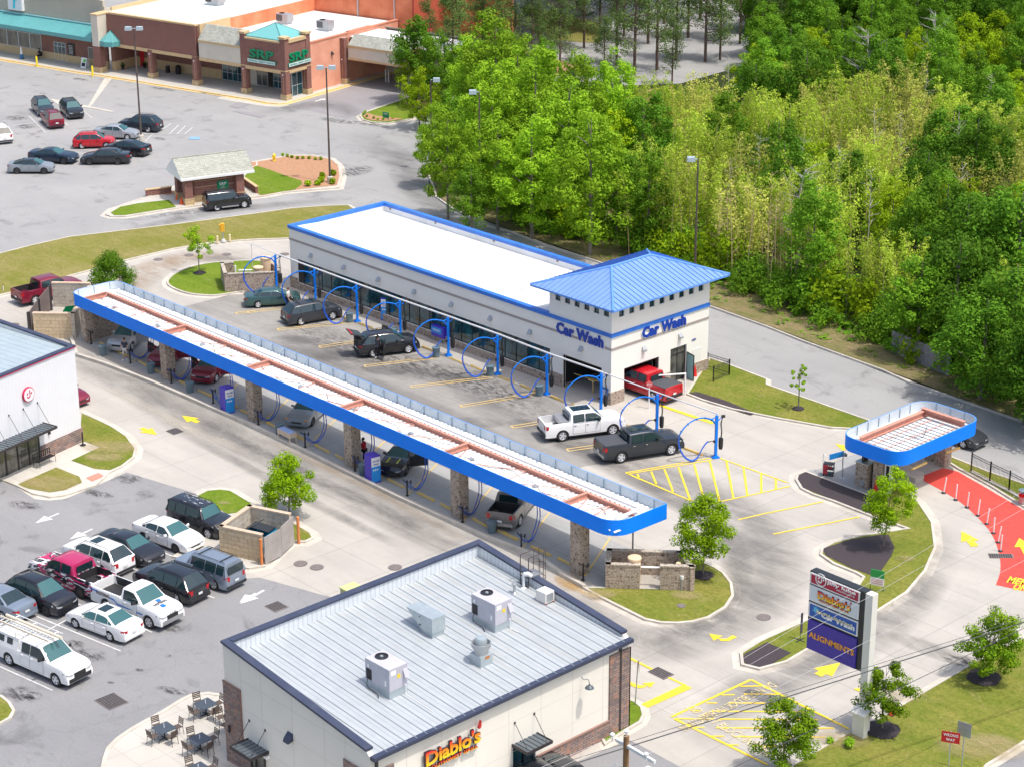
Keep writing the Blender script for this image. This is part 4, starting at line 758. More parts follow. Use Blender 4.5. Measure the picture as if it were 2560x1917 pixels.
# shingled link bay between the brick arcade and the corner
mb=MB(); mb.box(-13.6,-6.95,.1,.35,3.62,5.5); mb.build('link_panel',M_cstuc,U); mb=MB(); mb.box(-13.6,-6.95,.05,.4,3.25,3.62); mb.box(-13.6,-6.95,.0,.4,5.5,5.75); mb.build('cream_trim',M_sill,U)
mb=MB(); mb.quad((-13.6,.02,5.76),(-6.95,.02,5.76),(-6.95,1.5,7.4),(-13.6,1.5,7.4)); mb.add([(-13.6,1.5,7.4),(-6.95,1.5,7.4),(-6.95,1.8,7.4),(-13.6,1.8,7.4),(-6.95,1.8,5.7),(-13.6,1.8,5.7)],[(0,1,2,3),(3,2,4,5)]); mb.build('shingle_roof',M_shing,U)
# drive-through canopy on the side
mb=MB(); mb.box(.5,14.6,11.0,11.3,3.35,4.55); mb.build('canopy_fascia',M_cstuc,U); mb=MB(); mb.box(.45,14.65,10.95,11.35,4.55,4.85); mb.box(.45,14.65,10.94,11.36,3.1,3.35); mb.build('canopy_trim',M_sill,U)
mb=MB(); mb.quad((.5,10.95,4.86),(14.6,10.95,4.86),(14.6,12.3,6.0),(.5,12.3,6.0)); mb.quad((14.6,19.3,4.86),(.5,19.3,4.86),(.5,18,6.0),(14.6,18,6.0)); mb.build('canopy_shingle',M_shing,U)
mb=MB(); mb.box(-.3,14.6,12.3,18,5.5,5.6); mb.box(-.3,14.6,11.3,19,3.3,3.4); mb.build('canopy_roof',M_white_mem,U)
column(U,-.1,10.9,5.7,.7); column(U,10.8,11.3,5.6,.7)
for k in range(5): column(U,14.3+.01*k,11.3+1.8*k,5.0,.6) if k in (0,4) else None
mb=MB(); mb.box(-.3,14.5,19.2,19.5,0,3.4); mb.build('drive_through_wall',M_cstuc,U)
for i,(p) in enumerate(((1120,710),(1145,715),(1317,735),(1335,740),(1520,745),(1545,755),(1565,760),(1580,765))):
    g=empty('lane_post',W(t2(*p)),0,'white post guarding a lane under the credit union drive-through roof','post','white posts in the drive-through'); mb=MB(); mb.lathe([(.09,0),(.09,1.5),(.0,1.56)],8); mb.build('post_shaft',M_wht,g)
# --- low brick arcade west of the credit union
A=empty('brick_arcade_shops',cw(-14,0),CA,'long low brick shop arcade with tan trim and white flat roof','building')
def ab(mb,name,m,**k): mb.xf(Matrix.Translation((14,0,0))); return mb.build(name,m,A,**k)
mb=MB(); mb.box(-28.86,-14.0,.1,.45,3.7,7.3); ab(mb,'brick_wall',M_brickr); mb=MB(); mb.box(-28.3,-14.0,.02,.5,3.3,3.7); mb.box(-28.35,-13.95,.0,.6,7.3,7.5); mb.box(-13.98,-13.7,.6,6,5.7,7.5); ab(mb,'cream_trim',M_sill)
for u in (-21.7,-14.35): 
    column(A,u+14,.35,3.6)
mb=MB(); mb.box(-14.7,-14.0,.02,.75,3.62,7.3); mb.box(-28.3,-14.0,4.3,4.6,1.3,3.6); ab(mb,'brick_wall',M_brickr); mb=MB(); mb.box(-28.3,-14.0,4.25,4.6,0,1.3); ab(mb,'tan_base',M_sill)
mb=MB(); mb.box(-28.84,-28.3,.5,4.3,1.3,3.6); ab(mb,'brick_wall',M_brickr); mb=MB(); mb.box(-28.84,-28.28,.5,4.3,0,1.3); ab(mb,'tan_base',M_sill)
mb=MB(); mb.box(-27.6,-26.9,4.2,4.26,.13,2.4); ab(mb,'red_door',mat('door_red',(.6,.015,.03),.5))
mb=MB(); mb.quad((-30.5,.6,7.2),(-14.0,.6,7.2),(-14.0,60,7.2),(-30.5,60,7.2)); ab(mb,'roof',M_white_mem)
mb=MB(); mb.box(-14.3,-13.95,1.8,70,5.7,7.3); ab(mb,'party_wall',M_oran)
# --- fitness centre with the teal awning
Yc=empty('fitness_centre_building',cw(-30,.9),CA,'grey-tan fitness centre with long teal awning over brick shopfront','building')
def yb(mb,name,m,par=None,**k): mb.xf(Matrix.Translation((30,-.9,0))); return mb.build(name,m,par or Yc,**k)
M_greyst=mat('stucco_grey',(.46,.42,.34),.9,c2=(.40,.37,.31),sc=.3)
mb=MB(); mb.box(-80,-30.7,.9,1.3,5.3,9.4); mb.box(-30.7,-30.1,.9,1.3,5.3,8.6); mb.box(-30.1,-29.9,.9,1.3,5.3,7.9); mb.box(-30.2,-29.9,1.3,60,5.3,7.6); yb(mb,'upper_wall',M_greyst)
mb=MB(); mb.box(-80,-29.9,.9,1.2,1.05,5.3); yb(mb,'brick_wall',M_brickr); mb=MB(); mb.box(-80,-29.9,.84,1.2,0,1.05); yb(mb,'tan_base',M_sill)
def yw(*a,**k):
    o=winunit(Yc,*a,**k); off(o,30,-.9); return o
for k in range(7): yw('y',.85,-41.6-2.1*(k+1),-41.6-2.1*k,1.07,3.1,M_glassn,M_alu,0)
yw('y',.82,-39.3,-37.2,.14,2.5,M_glass,M_alu,2,2.0,name='door')
yw('y',.82,-33.2,-31.9,.14,2.5,M_glassn,M_alu,0,None,name='door')
mb=MB(); mb.box(-36.8,-35.6,.78,.84,1.05,2.6); o=yb(mb,'hours_board',M_blk); mb=MB(); [mb.box(-36.6,-35.9,.775,.779,1.25+.17*i,1.29+.17*i) for i in range(7)]; yb(mb,'board_text',M_wht,o) if 0 else (mb.xf(Matrix.Translation((30,-.9,0))),mb.build('board_text',M_wht,o))
mb=MB()
mb.quad((-80,-1.5,4.35),(-30.1,-1.5,4.35),(-30.1,.9,5.45),(-80,.9,5.45)); mb.quad((-80,-1.5,3.85),(-30.1,-1.5,3.85),(-30.1,-1.5,4.35),(-80,-1.5,4.35)); mb.quad((-30.1,-1.5,3.85),(-30.1,.9,3.85),(-30.1,.9,5.45),(-30.1,-1.5,4.35)); mb.quad((-80,-1.48,3.86),(-80,.9,3.86),(-30.1,.9,3.86),(-30.1,-1.48,3.86))
yb(mb,'awning',M_teal)
mb=MB(); mb.box(-80,-30.1,.6,.9,5.4,5.55); yb(mb,'awning_flashing',mat('flashing_teal',(.25,.55,.56),.4))
mb=MB(); mb.box(-29.95,-28.85,-1.45,.9,3.4,7.25); yb(mb,'pier',M_cstuc); mb=MB(); mb.box(-30.0,-28.8,-1.5,.92,7.25,7.4); yb(mb,'pier_cap',M_sill)
mb=MB(); mb.box(-29.95,-28.85,-1.45,-.5,.8,3.4); yb(mb,'pier_brick',M_brickr); mb=MB(); mb.box(-30.05,-28.75,-1.55,-.4,.13,.8); yb(mb,'stone_foot',M_tstone)
mb=MB(); a6=[(-28.8+1.6,-.3)]; c=(-27.9,.1); ring=[(-28.9,-1.3),(-27.9,-1.5),(-26.9,-1.1),(-26.7,.1)]; ap=(-28.2,.05,5.3)
for p,q in zip(ring,ring[1:]): mb.quad((*p,3.5),(*q,3.5),(*q,4.1),(*p,4.1)); mb.quad((*p,4.1),(*q,4.1),ap)
mb.quad((-28.9,.1,3.5),(*ring[0],3.5),(*ring[0],4.1),(-28.9,.1,5.3)); yb(mb,'corner_awning',M_teal)
s=empty('sign_box',(0,0,0)); s.parent=Yc; s.location=(-45.4+30,-.02,6.9); mb=MB(); mb.box(-1.3,1.3,-.45,0,-1,1.2); mb.build('sign_case',M_wht,s); mb=MB(); mb.box(-1.15,1.15,-.47,-.451,-.85,1.1); mb.build('sign_face',mat('face_pale',(.70,.74,.76),.5),s)
mb=MB(); mb.prism([(-.25,1.0),(.2,1.0),(.1,.1),(.0,-.75),(-.4,-.75),(-.25,-.1)],0,.02); mb.prism([(.3,1.0),(.8,1.0),(.3,.1),(.2,.3)],0,.018); mb.xf(Matrix(((1,0,0,0),(0,0,-1,-.472),(0,1,0,0),(0,0,0,1)))); mb.build('sign_mark',mat('mark_cyan',(.02,.55,.68),.5),s)
mb=MB(); mb.box(-29.88,-29.7,2,60,7.2,7.7); yb(mb,'parapet_edge',M_sill)
# --- big orange box store behind
G=empty('box_store_building',cw(1.6,22.3),CA,'tall plain orange big-box store behind the credit union','building')
def gb(mb,name,m,**k): mb.xf(Matrix.Translation((-1.6,-22.3,0))); return mb.build(name,m,G,**k)
mb=MB(); mb.box(-14.3,1.6,22.3,22.7,0,13); mb.box(-14.7,-14.3,22.3,70,7,13); gb(mb,'front_wall',M_oran); 
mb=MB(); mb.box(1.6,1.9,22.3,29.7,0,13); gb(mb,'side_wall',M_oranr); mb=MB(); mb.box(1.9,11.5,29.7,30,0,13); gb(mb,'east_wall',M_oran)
mb=MB(); mb.quad((-14.3,22.5,12.5),(1.7,22.5,12.5),(1.7,29.9,12.5),(11.4,29.9,12.5),(11.4,80,12.5),(-14.3,80,12.5)); gb(mb,'roof',M_white_mem)
mb=MB(); mb.box(-7.0,-6.8,22.15,22.3,5.8,8.3); mb.box(-1.2,-1.05,22.2,22.3,6,9); gb(mb,'wall_pipe',M_steel); 
def rtu(p,z,rz,s=1,label='',name='rooftop_unit',cap=True):
    x,y=W(p,z); g=empty(name,(x,y,z),rz,label,'rooftop unit','air conditioning units on the shop roofs')
    mb=MB(); mb.box(-1.1*s,1.1*s,-.7*s,.7*s,.35*s,1.45*s); mb.build('cabinet',M_steel,g); mb=MB()
    for i in range(9): mb.box(-1.02*s+.11*i,-.97*s+.11*i,-.73*s,-.7*s,.45*s,1.35*s)
    mb.build('grille',M_blk,g); mb=MB(); mb.box(-.9*s,.9*s,-.6*s,.6*s,0,.35*s); mb.build('curb',M_galv,g); mb=MB(); mb.lathe([(.4*s,0),(.4*s,.08*s),(.34*s,.08*s),(.34*s,0)],14,(-.5*s,0,1.45*s)); mb.build('fan_ring',M_blk,g); return g
rtu(t2(600,265),5.75,CA,.85,'grey air conditioner on the credit union roof, nearer the salmon wall'); rtu(t2(250,205),5.75,CA,.85,'grey air conditioner on the credit union roof, just behind the teal pyramid'); rtu(t1(1860,45),7.2,CA,1.0,'grey air conditioner on the brick arcade roof at the top edge')
# --- drive-through kiosk
KA=R(73.2); KO=(-57.11,9.82)
K=empty('drive_up_kiosk',KO,KA,'small brick drive-up kiosk with grey shingled gable roof and green sign','kiosk')
def kcol(u,v):
    mb=MB(); mb.box(u,u+.8,v,v+.8,.75,2.8); o=mb.build('brick_column',M_brickr,K); mb=MB(); mb.box(u-.06,u+.9,v-.08,v+.88,.1,.75); mb.build('stone_foot',M_tstone,o)
for u,v in ((.05,.02),(.05,2.5),(5.3,.02),(5.3,2.5)): kcol(u,v)
mb=MB(); mb.box(1.2,5.4,.75,3.0,.75,2.8); o=mb.build('wall',M_brickr,K); mb=MB(); mb.box(1.15,5.45,.7,3.05,.1,.75); mb.build('stone_base',M_tstone,K)
mb=MB(); mb.box(1.2,5.4,.735,.75,1.55,1.6); mb.box(1.2,5.4,.735,.75,2.15,2.2); mb.build('brick_course',M_sill,K)
mb=MB(); ex0,ex1=-.35,7.1; 
mb.add([(ex0,-.15,2.85),(ex1,-.15,2.85),(ex1,2.2,4.35),(ex0,2.2,4.35),(ex0,4.55,2.85),(ex1,4.55,2.85),(ex0,-.15,2.78),(ex1,-.15,2.78),(ex1,4.55,2.78),(ex0,4.55,2.78)],[(0,1,2,3),(3,2,5,4),(6,9,8,7)]); mb.build('shingle_roof',M_shing,K)
mb=MB(); mb.box(ex0-.02,ex1+.02,-.25,-.15,2.62,2.86); mb.box(ex0-.02,ex1+.02,4.55,4.65,2.62,2.86); 
for x in (ex0,ex1): mb.add([(x,-.15,2.62),(x,4.55,2.62),(x,4.55,2.84),(x,2.2,4.34),(x,-.15,2.84)],[(0,1,2,3,4)])
mb.build('white_fascia',M_wht,K); mb=MB(); mb.box(ex0,ex1,2.12,2.28,4.3,4.4); mb.build('ridge_cap',M_shing,K)
mb=MB(); mb.box(3.55,4.7,.68,.745,.95,1.95); o=mb.build('sign_panel',M_green,K); text('SRP',.75,.28,M_wht,o,.01,'lettering',.01,(4.12,.67,1.65)); text('ATM',.25,.09,M_wht,o,.01,'lettering',.003,(4.12,.67,1.4)); text('DRIVE UP',.5,.07,M_wht,o,.01,'lettering',.003,(4.12,.67,1.25))
for q in (((-.7,4.9),(.05,4.9)),((6.1,4.6),(7.8,4.3)),): pass
g=empty('low_garden_wall',(KO[0],KO[1],0),KA,'low brick planter wall with tan cap right of the drive-up kiosk','wall'); mb=MB(); mb.box(7.6,7.85,1.1,4.6,.1,.75); mb.build('brick_wall',M_brickr,g); mb=MB(); mb.box(7.55,7.9,1.05,4.65,.75,.83); mb.box(6.2,7.55,4.4,4.65,.75,.83); mb.build('cap',M_sill,g); mb=MB(); mb.box(6.2,7.6,4.43,4.62,.1,.75); mb.build('brick_wall',M_brickr,g)
g=empty('low_garden_wall',(KO[0],KO[1],0),KA,'low brick wall behind the cones, left of the drive-up kiosk','wall'); mb=MB(); mb.box(-2.4,.2,5.0,5.25,.1,.7); mb.build('brick_wall',M_brickr,g); mb=MB(); mb.box(-2.45,.25,4.95,5.3,.7,.78); mb.build('cap',M_sill,g)
# ============================================================ LONG VACUUM CANOPY
M_fas=mat('canopy_blue',(.0,.22,.92),.55,c2=(.0,.20,.86),sc=.8,spec=.25)
M_fin=mat('canopy_inner',(.60,.66,.70),.5,c2=(.52,.58,.62),sc=1)
M_deck=ribbed('canopy_deck_white',(.80,.82,.82),.42,0,.45,0,(.72,.74,.75),1,.2)
M_deck2=ribbed('canopy_deck_white_b',(.82,.84,.84),.5,1,.45,0,(.74,.76,.77),1,.12)
M_prim=mat('steel_primer',(.60,.29,.21),.75,c2=(.50,.23,.17),sc=2)
M_pipe=mat('pipe_white',(.78,.78,.78),.4)
M_sky=mat('edge_blue',(.05,.30,.80),.4)
def rrect(x0,x1,y0,y1,r,n=7):   # r: four radii, corner order (x0,y0),(x1,y0),(x1,y1),(x0,y1)
    out=[]
    for (cx,cy,a0),rr_ in zip(((x0,y0,180),(x1,y0,270),(x1,y1,0),(x0,y1,90)),r):
        sx=1 if cx==x0 else -1; sy=1 if cy==y0 else -1
        ccx,ccy=cx+sx*rr_,cy+sy*rr_
        for i in range(n+1): a=R(a0+90*i/n); out.append((ccx+rr_*cos(a),ccy+rr_*sin(a)))
    return out
def fascia(par,x0,x1,y0,y1,z0,z1,r,step=1.45,brace=.8):
    o=rrect(x0,x1,y0,y1,r); i_=rrect(x0+.06,x1-.06,y0+.06,y1-.06,[max(.01,q-.06) for q in r]); n=len(o)
    mb=MB(); mb.add([(x,y,z0) for x,y in o]+[(x,y,z1) for x,y in o],[(k,(k+1)%n,n+(k+1)%n,n+k) for k in range(n)]); f=mb.build('fascia',M_fas,par,smooth=30)
    mb=MB(); mb.add([(x,y,z0) for x,y in i_]+[(x,y,z1) for x,y in i_],[((k+1)%n,k,n+k,n+(k+1)%n) for k in range(n)]); mb.build('fascia_lining',M_fin,par,smooth=30)
    mb=MB(); mb.add([(x,y,z1) for x,y in o]+[(x,y,z1) for x,y in i_],[(k,(k+1)%n,n+(k+1)%n,n+k) for k in range(n)]); mb.add([(x,y,z0) for x,y in o]+[(x,y,z0) for x,y in i_],[((k+1)%n,k,n+k,n+(k+1)%n) for k in range(n)]); mb.build('fascia_edge',M_sky,par)
    SM=mat('stud_slate',(.16,.26,.36),.5) if 'stud_slate' not in MATS else MATS['stud_slate']; k=x0+1.2
    while k<x1-.8:
        mb=MB(); mb.tube([(k,y1-.09,z0+.1),(k,y1-.09,z1-.03)],.025,4); mb.tube([(k,y1-.12,z1-.1),(k-.05,y1-brace,z0+.25)],.018,4); mb.tube([(k+.1,y1-.12,z1-.35),(k,y1-brace,z0+.25)],.018,4); mb.build('fascia_stud',SM,par); k+=step
    k=y0+.8
    while k<y1-.4:
        mb=MB(); mb.tube([(x0+.09,k,z0+.1),(x0+.09,k,z1-.03)],.025,4); mb.build('fascia_stud',SM,par); k+=step
def ibeam(mb,a,b,h=.42,w_=.2,t=.03):
    a=V(a);b=V(b); d=(b-a).normalized(); s=d.cross(V((0,0,1))).normalized()
    for (dz0,dz1,hw) in ((0,t,w_/2),(h-t,h,w_/2),(t,h-t,t/2)):
        vs=[p+s*q*hw+V((0,0,z)) for p in (a,b) for q,z in ((-1,dz0),(1,dz0),(1,dz1),(-1,dz1))]
        mb.add(vs,[(0,1,2,3),(7,6,5,4),(0,4,5,1),(1,5,6,2),(2,6,7,3),(3,7,4,0)])
pl=W3(t5(628,970),3.0); pr=W3(tb(500,1170),3.62); Lx=(pr-pl); LC=Lx.length
C1=empty('vacuum_canopy',(pl.x,pl.y,0),0,'long blue-edged steel canopy over the vacuum bays, white deck and salmon beams on brick columns','canopy')
C1.rotation_euler=(0,-math.asin(Lx.z/Lx.length),math.atan2(Lx.y,Lx.x))
Ci=C1.rotation_euler.to_matrix().to_4x4(); Ci.translation=C1.location; Cinv=Ci.inverted()
def cl(p,z): return Cinv@W3(p,z)     # pixel at height -> canopy coordinates
xr=cl(tb(1268,1190),3.64).x
fascia(C1,-.35,xr,-.05,4.38,3.0,4.0,[1.0,1.35,.05,.9])
mb=MB(); o=rrect(-.28,xr-.07,.02,4.3,[1.0,1.3,.05,.9]); mb.add([(x,y,3.34) for x,y in o],[tuple(range(len(o)))]); mb.add([(x,y,3.3) for x,y in o],[tuple(range(len(o)-1,-1,-1))]); mb.build('deck',M_deck,C1)
mb=MB(); k=.1
while k<xr-.3: mb.add([(k,.1,3.345),(k+.06,.1,3.4),(k+.12,.1,3.4),(k+.18,.1,3.345),(k,4.25,3.345),(k+.06,4.25,3.4),(k+.12,4.25,3.4),(k+.18,4.25,3.345)],[(0,4,5,1),(1,5,6,2),(2,6,7,3)]); k+=.42
mb.build('deck_ribs',mat('rib_white',(.74,.76,.77),.5),C1)
gx=[cl(p,3.85).x for p in (t5(995,835),t5(1700,1125),t6(255,1425),ta(1090,110),ta(2015,490),tb(855,920))]
mb=MB(); ibeam(mb,(gx[0]-.1,2.55,3.4),(xr-1.0,2.55,3.4),.3,.2); mb.build('edge_beam',M_prim,C1)
for g_ in gx: mb=MB(); ibeam(mb,(g_,.25,3.4),(g_,2.45,3.42),.36,.2); mb.tube([(g_,.55,3.3),(g_,.55,3.75)],.07,6); mb.build('cross_beam',M_prim,C1)
for a,b in zip(gx,gx[1:]+[xr-.9]):
    m_=(a+b)/2
    for p,q in (((a+.1,2.4),(a+1.2,.3)),((a+1.2,.3),(m_,2.4)),((m_,2.4),(m_+.3,.3)),((m_+.3,.3),(b-1.6,2.4)),((m_+.5,.3),(b-.2,1.2))):
        if b-a<5 and p[0]<m_-.01 and q[0]>b: continue
        mb=MB(); mb.tube([(p[0],p[1],3.46),(min(q[0],xr-.5),q[1],3.5)],.032,4); mb.build('brace_rod',M_prim,C1)
mb=MB(); mb.tube([(gx[0]+.4,3.15,3.68),(xr-1.1,3.15,3.68),(xr-1.05,3.0,3.7),(xr-1.0,1.9,3.72)],.1,8); mb.build('vacuum_main',M_pipe,C1,smooth=40)
mb=MB(); k=gx[0]+.5
while k<xr-1.2: mb.box(k-.05,k+.05,2.85,2.9,3.4,3.6); k+=.42
mb.build('pipe_brackets',M_bronze,C1)
mb=MB(); k=1.5
pth=[]
while k<xr-2: pth.append((k,1.5+.35*sin(k*.9)+.2*sin(k*2.3),3.42)); k+=.6
mb.tube(pth,.018,4); mb.build('cable',M_blk,C1)
for k in range(9): mb=MB(); x=4+k*6.1; mb.box(x,x+.35,1.2,1.45,3.41,3.5); mb.build('junction_box',M_steel,C1)
cb=[t5(740,1295),t5(1435,1620),t9(2180,315),ta(810,715),ta(1730,1150),tb(545,1640)]
for i,p in enumerate(cb):
    c=cl(p,0); mb=MB(); mb.box(c.x-.42,c.x+.42,.22,1.02,-.9,3.28) if i else mb.box(c.x-.3,c.x+.35,.22,1.0,-.9,3.28); mb.build('brick_column',M_brick,C1)
mb=MB(); c=cl(cb[0],0); mb.box(c.x-.28,c.x,1.0,4.2,-.5,3.25); mb.build('brick_end_wall',M_brick,C1)
g=W(tb(1040,1475)); mb=MB(); q=cl(tb(1040,1130),3.85); mb.tube([(xr-1.0,1.9,3.72),(xr-1.0,1.0,3.76),(xr-1.0,.9,3.4)],.1,8); mb.build('vacuum_main',M_pipe,C1,smooth=40)
dp_=empty('suction_riser',(W(tb(1040,1478),1.0)[0],W(tb(1040,1478),1.0)[1],0),0,'grey pipe dropping from the canopy into the brick vacuum enclosure','pipe'); mb=MB(); mb.tube([(0,0,.9),(0,0,3.6)],.055,8); mb.build('riser',M_steel,dp_,smooth=40)
# ---- small equipment
M_barrel=mat('barrel_grey_teal',(.14,.20,.23),.6,c2=(.11,.17,.2),sc=3); M_hose=mat('hose_blue',(.01,.10,.55),.45); M_hoseb=mat('hose_black',(.02,.02,.022),.5)
def barrel_proto():
    g=empty('trash_barrel',(0,0,0)); mb=MB(); mb.lathe([(.0001,.02),(.24,.02),(.25,.0),(.275,.35),(.285,.36),(.285,.42),(.29,.43),(.31,.78)],18); mb.lathe([(.285,.78),(.26,.08),(.0001,.08)],18); mb.build('drum',M_barrel,g,40)
    mb=MB(); mb.lathe([(.31,.74),(.335,.75),(.335,.80),(.285,.80)],18); mb.build('rim',M_barrel,g,40); mb=MB()
    for s in (-1,1): mb.box(s*.33-.04,s*.33+.04,-.08,.08,.66,.7)
    mb.build('handles',M_barrel,g); return g
bars=[(t5(893,1410),'grey-blue trash barrel by the man in shorts'),(t5(1305,1565),'grey-blue trash barrel in front of the maroon coupe with open doors'),(t9(1640,72),'grey-blue trash barrel in front of the maroon crossover'),(ta(205,435),'grey-blue trash barrel behind the tan bench, by the silver-grey sedan'),(ta(925,785),'grey-blue trash barrel behind the purple vending kiosk by the red-shirted man'),(ta(2035,1280),'grey-blue trash barrel behind the grey pickup under the canopy'),
 (t6(808,1125),'grey trash barrel at the vacuum arch by the dark old SUV'),(t6(1190,1262),'grey trash barrel half hidden behind the black crossover with its tailgate up'),(t6(1555,1425),'grey trash barrel beside the fifth vacuum arch, below the blue wall box'),(t6(2020,1585),'grey trash barrel beside the sixth vacuum arch'),(tb(235,100),'grey trash barrel beside the seventh vacuum arch, left of the tunnel opening')]
pb=barrel_proto()
for i,(p,l) in enumerate(bars):
    g=pb if i==0 else copy_tree(pb); x,y=W(p); g.location=(x,y,.03); tag(g,l,'trash barrel','trash barrels at the vacuum bays')
# vacuum arches
sd=V(W(tb(480,570)))-V(W(tb(1060,490))); SA=math.atan2(sd.y,sd.x)+pi    # local -x runs along a stall, away from the building
def arch_proto():
    g=empty('vacuum_arch',(0,0,0)); mb=MB(); mb.box(-.085,.085,-.085,.085,.1,3.12); mb.build('post',M_blue,g)
    mb=MB(); mb.box(-.26,.26,-.2,.2,0,.05); mb.add([(-.2,-.14,.05),(.2,-.14,.05),(.2,.14,.05),(-.2,.14,.05),(-.1,-.1,.2),(.1,-.1,.2),(.1,.1,.2),(-.1,.1,.2)],[(0,1,5,4),(1,2,6,5),(2,3,7,6),(3,0,4,7),(4,5,6,7)]); mb.build('base_plate',M_blue,g)
    hp=sm([(-.05,0,2.5),(-.35,0,2.86),(-.75,0,3.04),(-1.25,0,3.12),(-1.75,0,3.02),(-2.25,0,2.72),(-2.6,0,2.35),(-2.72,0,2.1)],4,False)
    for dy in (-.05,.05): mb=MB(); mb.tube([(x,y+dy,z-(.07 if dy>0 else 0)) for x,y,z in hp],.042,6); mb.build('hoop',M_blue,g,40)
    mb=MB(); mb.tube([(-.05,0,3.0),(-.5,0,2.86)],.04,6); mb.tube([(.05,0,2.7),(.45,0,3.0)],.035,6); mb.build('brace',M_blue,g)
    mb=MB()
    for i in range(4,len(hp)-2,5): a,b=V(hp[i]),V(hp[i+1]); mb.tube([a+V((0,0,-.03)),a+(b-a).normalized()*.05+V((0,0,-.03))],.085,8)
    mb.build('clips',M_hoseb,g)
    hz=sm([(-2.72,0,2.1),(-2.83,-.02,1.6),(-2.7,-.05,.95),(-2.35,-.12,.35),(-1.85,-.2,.07),(-1.35,-.1,.3),(-1.0,-.02,.85),(-.6,0,1.24),(-.12,-.03,1.24)],4,False)
    for d in (0,.09): mb=MB(); mb.tube([(x+d*.7,y+d,z+d*.3) for x,y,z in hz[:-4]],.036,6); mb.build('hose',M_hose,g,40)
    mb=MB(); mb.tube([hz[-5],hz[-3],hz[-1]],.03,6); mb.box(-.2,-.08,-.06,.06,1.14,1.3); mb.build('nozzle',M_hoseb,g)
    mb=MB(); mb.lathe([(.0001,.42),(.12,.44),(.16,.62),(.17,1.2),(.15,1.26),(.0001,1.27)],12,(.36,0,.15)); mb.build('dirt_separator',M_blk,g,40)
    mb=MB(); mb.box(.35,.6,-.07,.07,2.92,3.08)
    for d in (-.05,.05): mb.tube(sm([(.45+d,d,2.95),(.33+d,d,2.5),(.40+d,d,1.9),(.36+d,d,1.4)],3,False),.025,5)
    mb.build('feed_hose',M_hoseb,g); return g
posts=[t6(180,775),t6(510,925),t6(875,1120),t6(1245,1225),t6(1660,1415),t6(2085,1575),tb(300,90),tb(770,215),tb(1250,385),tb(1755,635)]
tops=[t6(165,550),t6(503,675),t6(862,812),t6(1240,945),t6(1648,1092),t6(2068,1245),t7(308,1402),t7(770,1572),tb(1255,95),tb(1768,268)]
ords=['first','second','third','fourth','fifth','sixth','seventh','eighth','ninth','tenth']
near=['beside the brick enclosure with the tan tanks','between the green sedan and the dark old SUV','at the nose of the dark old SUV','at the nose of the black crossover','right of the blue wall box','by the second tall kiosk','left of the tunnel opening','at the tower corner, behind the white pickup','between the white and the dark pickup','standing alone above the hatched markings']
pa=arch_proto(); tp=[]
for i,(b_,t_) in enumerate(zip(posts,tops)):
    g=pa if i==0 else copy_tree(pa)
    x,y=W(b_); 
    if i in (0,1,3,7,8):  x,y=W(t_,3.1)   # foot hidden: place from the head
    g.location=(x,y,.03); g.rotation_euler=(0,0,SA); tag(g,'blue vacuum arch %s, %s from the left'%(near[i],ords[i]),'vacuum arch','blue vacuum arches along the car wash'); tp.append((x,y,3.22))
g=empty('overhead_pipe',tp[0],0,'long white suction pipe carried over the tops of the blue vacuum arches','pipe')
mb=MB(); q0=V(tp[0]); n_=(V(tp[-1])-V(tp[0])).normalized(); s_=V((-n_.y,n_.x,0))*.13
pts=[V(p)-q0+s_ for p in tp]; mb.tube(pts[:-2],.075,8); mb.tube(pts[-3:],.05,8); mb.tube([pts[0],pts[0]-n_*3.6+V((0,0,.1))],.03,6); mb.tube([pts[0]-n_*3.6+V((0,0,.1)),pts[0]-n_*3.6+V((0,0,-2))],.03,6); mb.build('suction_main',mat('pipe_pale',(.62,.62,.62),.45),g,40)
# black hose stands and hanging hoses under the canopy
def stand_proto():
    g=empty('hose_stand',(0,0,0)); mb=MB(); mb.tube([(0,0,0),(0,0,1.12)],.055,8); mb.box(-.1,.1,-.1,.1,0,.03); mb.build('post',M_blk,g); mb=MB(); mb.tube([(-.3,0,1.0),(.3,0,1.0)],.03,6); mb.tube([(-.3,0,1.0),(-.34,0,1.1)],.04,6); mb.box(.28,.36,-.04,.04,.96,1.2); mb.build('cross_bar',M_blk,g); return g
st=[t5(787,1315),t5(1125,1480),t5(1480,1648),t9(1840,168),ta(20,352),ta(425,545),ta(855,750),ta(1305,962),ta(1783,1190),tb(80,1430),tf(613,45)]
sn=['nearest the dumpster enclosure','beside the man in shorts','between the two maroon cars, by the first free column','left of the first purple kiosk','at the nose of the silver-grey sedan, by the second column','between the tan bench and the third column','by the red-shirted man','between the black muscle car and the fourth column','right of the fourth brick column','right of the grey pickup','by the last brick column']
ps=stand_proto(); 
for i,p in enumerate(st):
    g=ps if i==0 else copy_tree(ps); x,y=W(p); g.location=(x,y,.02); g.rotation_euler=(0,0,R(10*(i%3))); tag(g,'black hose stand %s'%sn[i],'hose stand','black hose stands under the canopy')
hs=[(t5(1225,1400),t5(1290,1200)),(t5(1590,1560),t5(1620,1400)),(t9(1960,60),t9(1985,0)),(ta(110,240),ta(170,80)),(ta(520,435),ta(575,260)),(ta(945,640),ta(988,430)),(ta(1380,860),ta(1450,640)),(ta(1860,1060),ta(1915,830)),(tb(130,1290),tb(210,1050))]
hn=['beside the silver SUV','beside the maroon coupe','beside the maroon crossover','left of the silver-grey sedan','right of the silver-grey sedan','behind the red-shirted man','right of the black muscle car','right of the fourth brick column','right of the grey pickup']
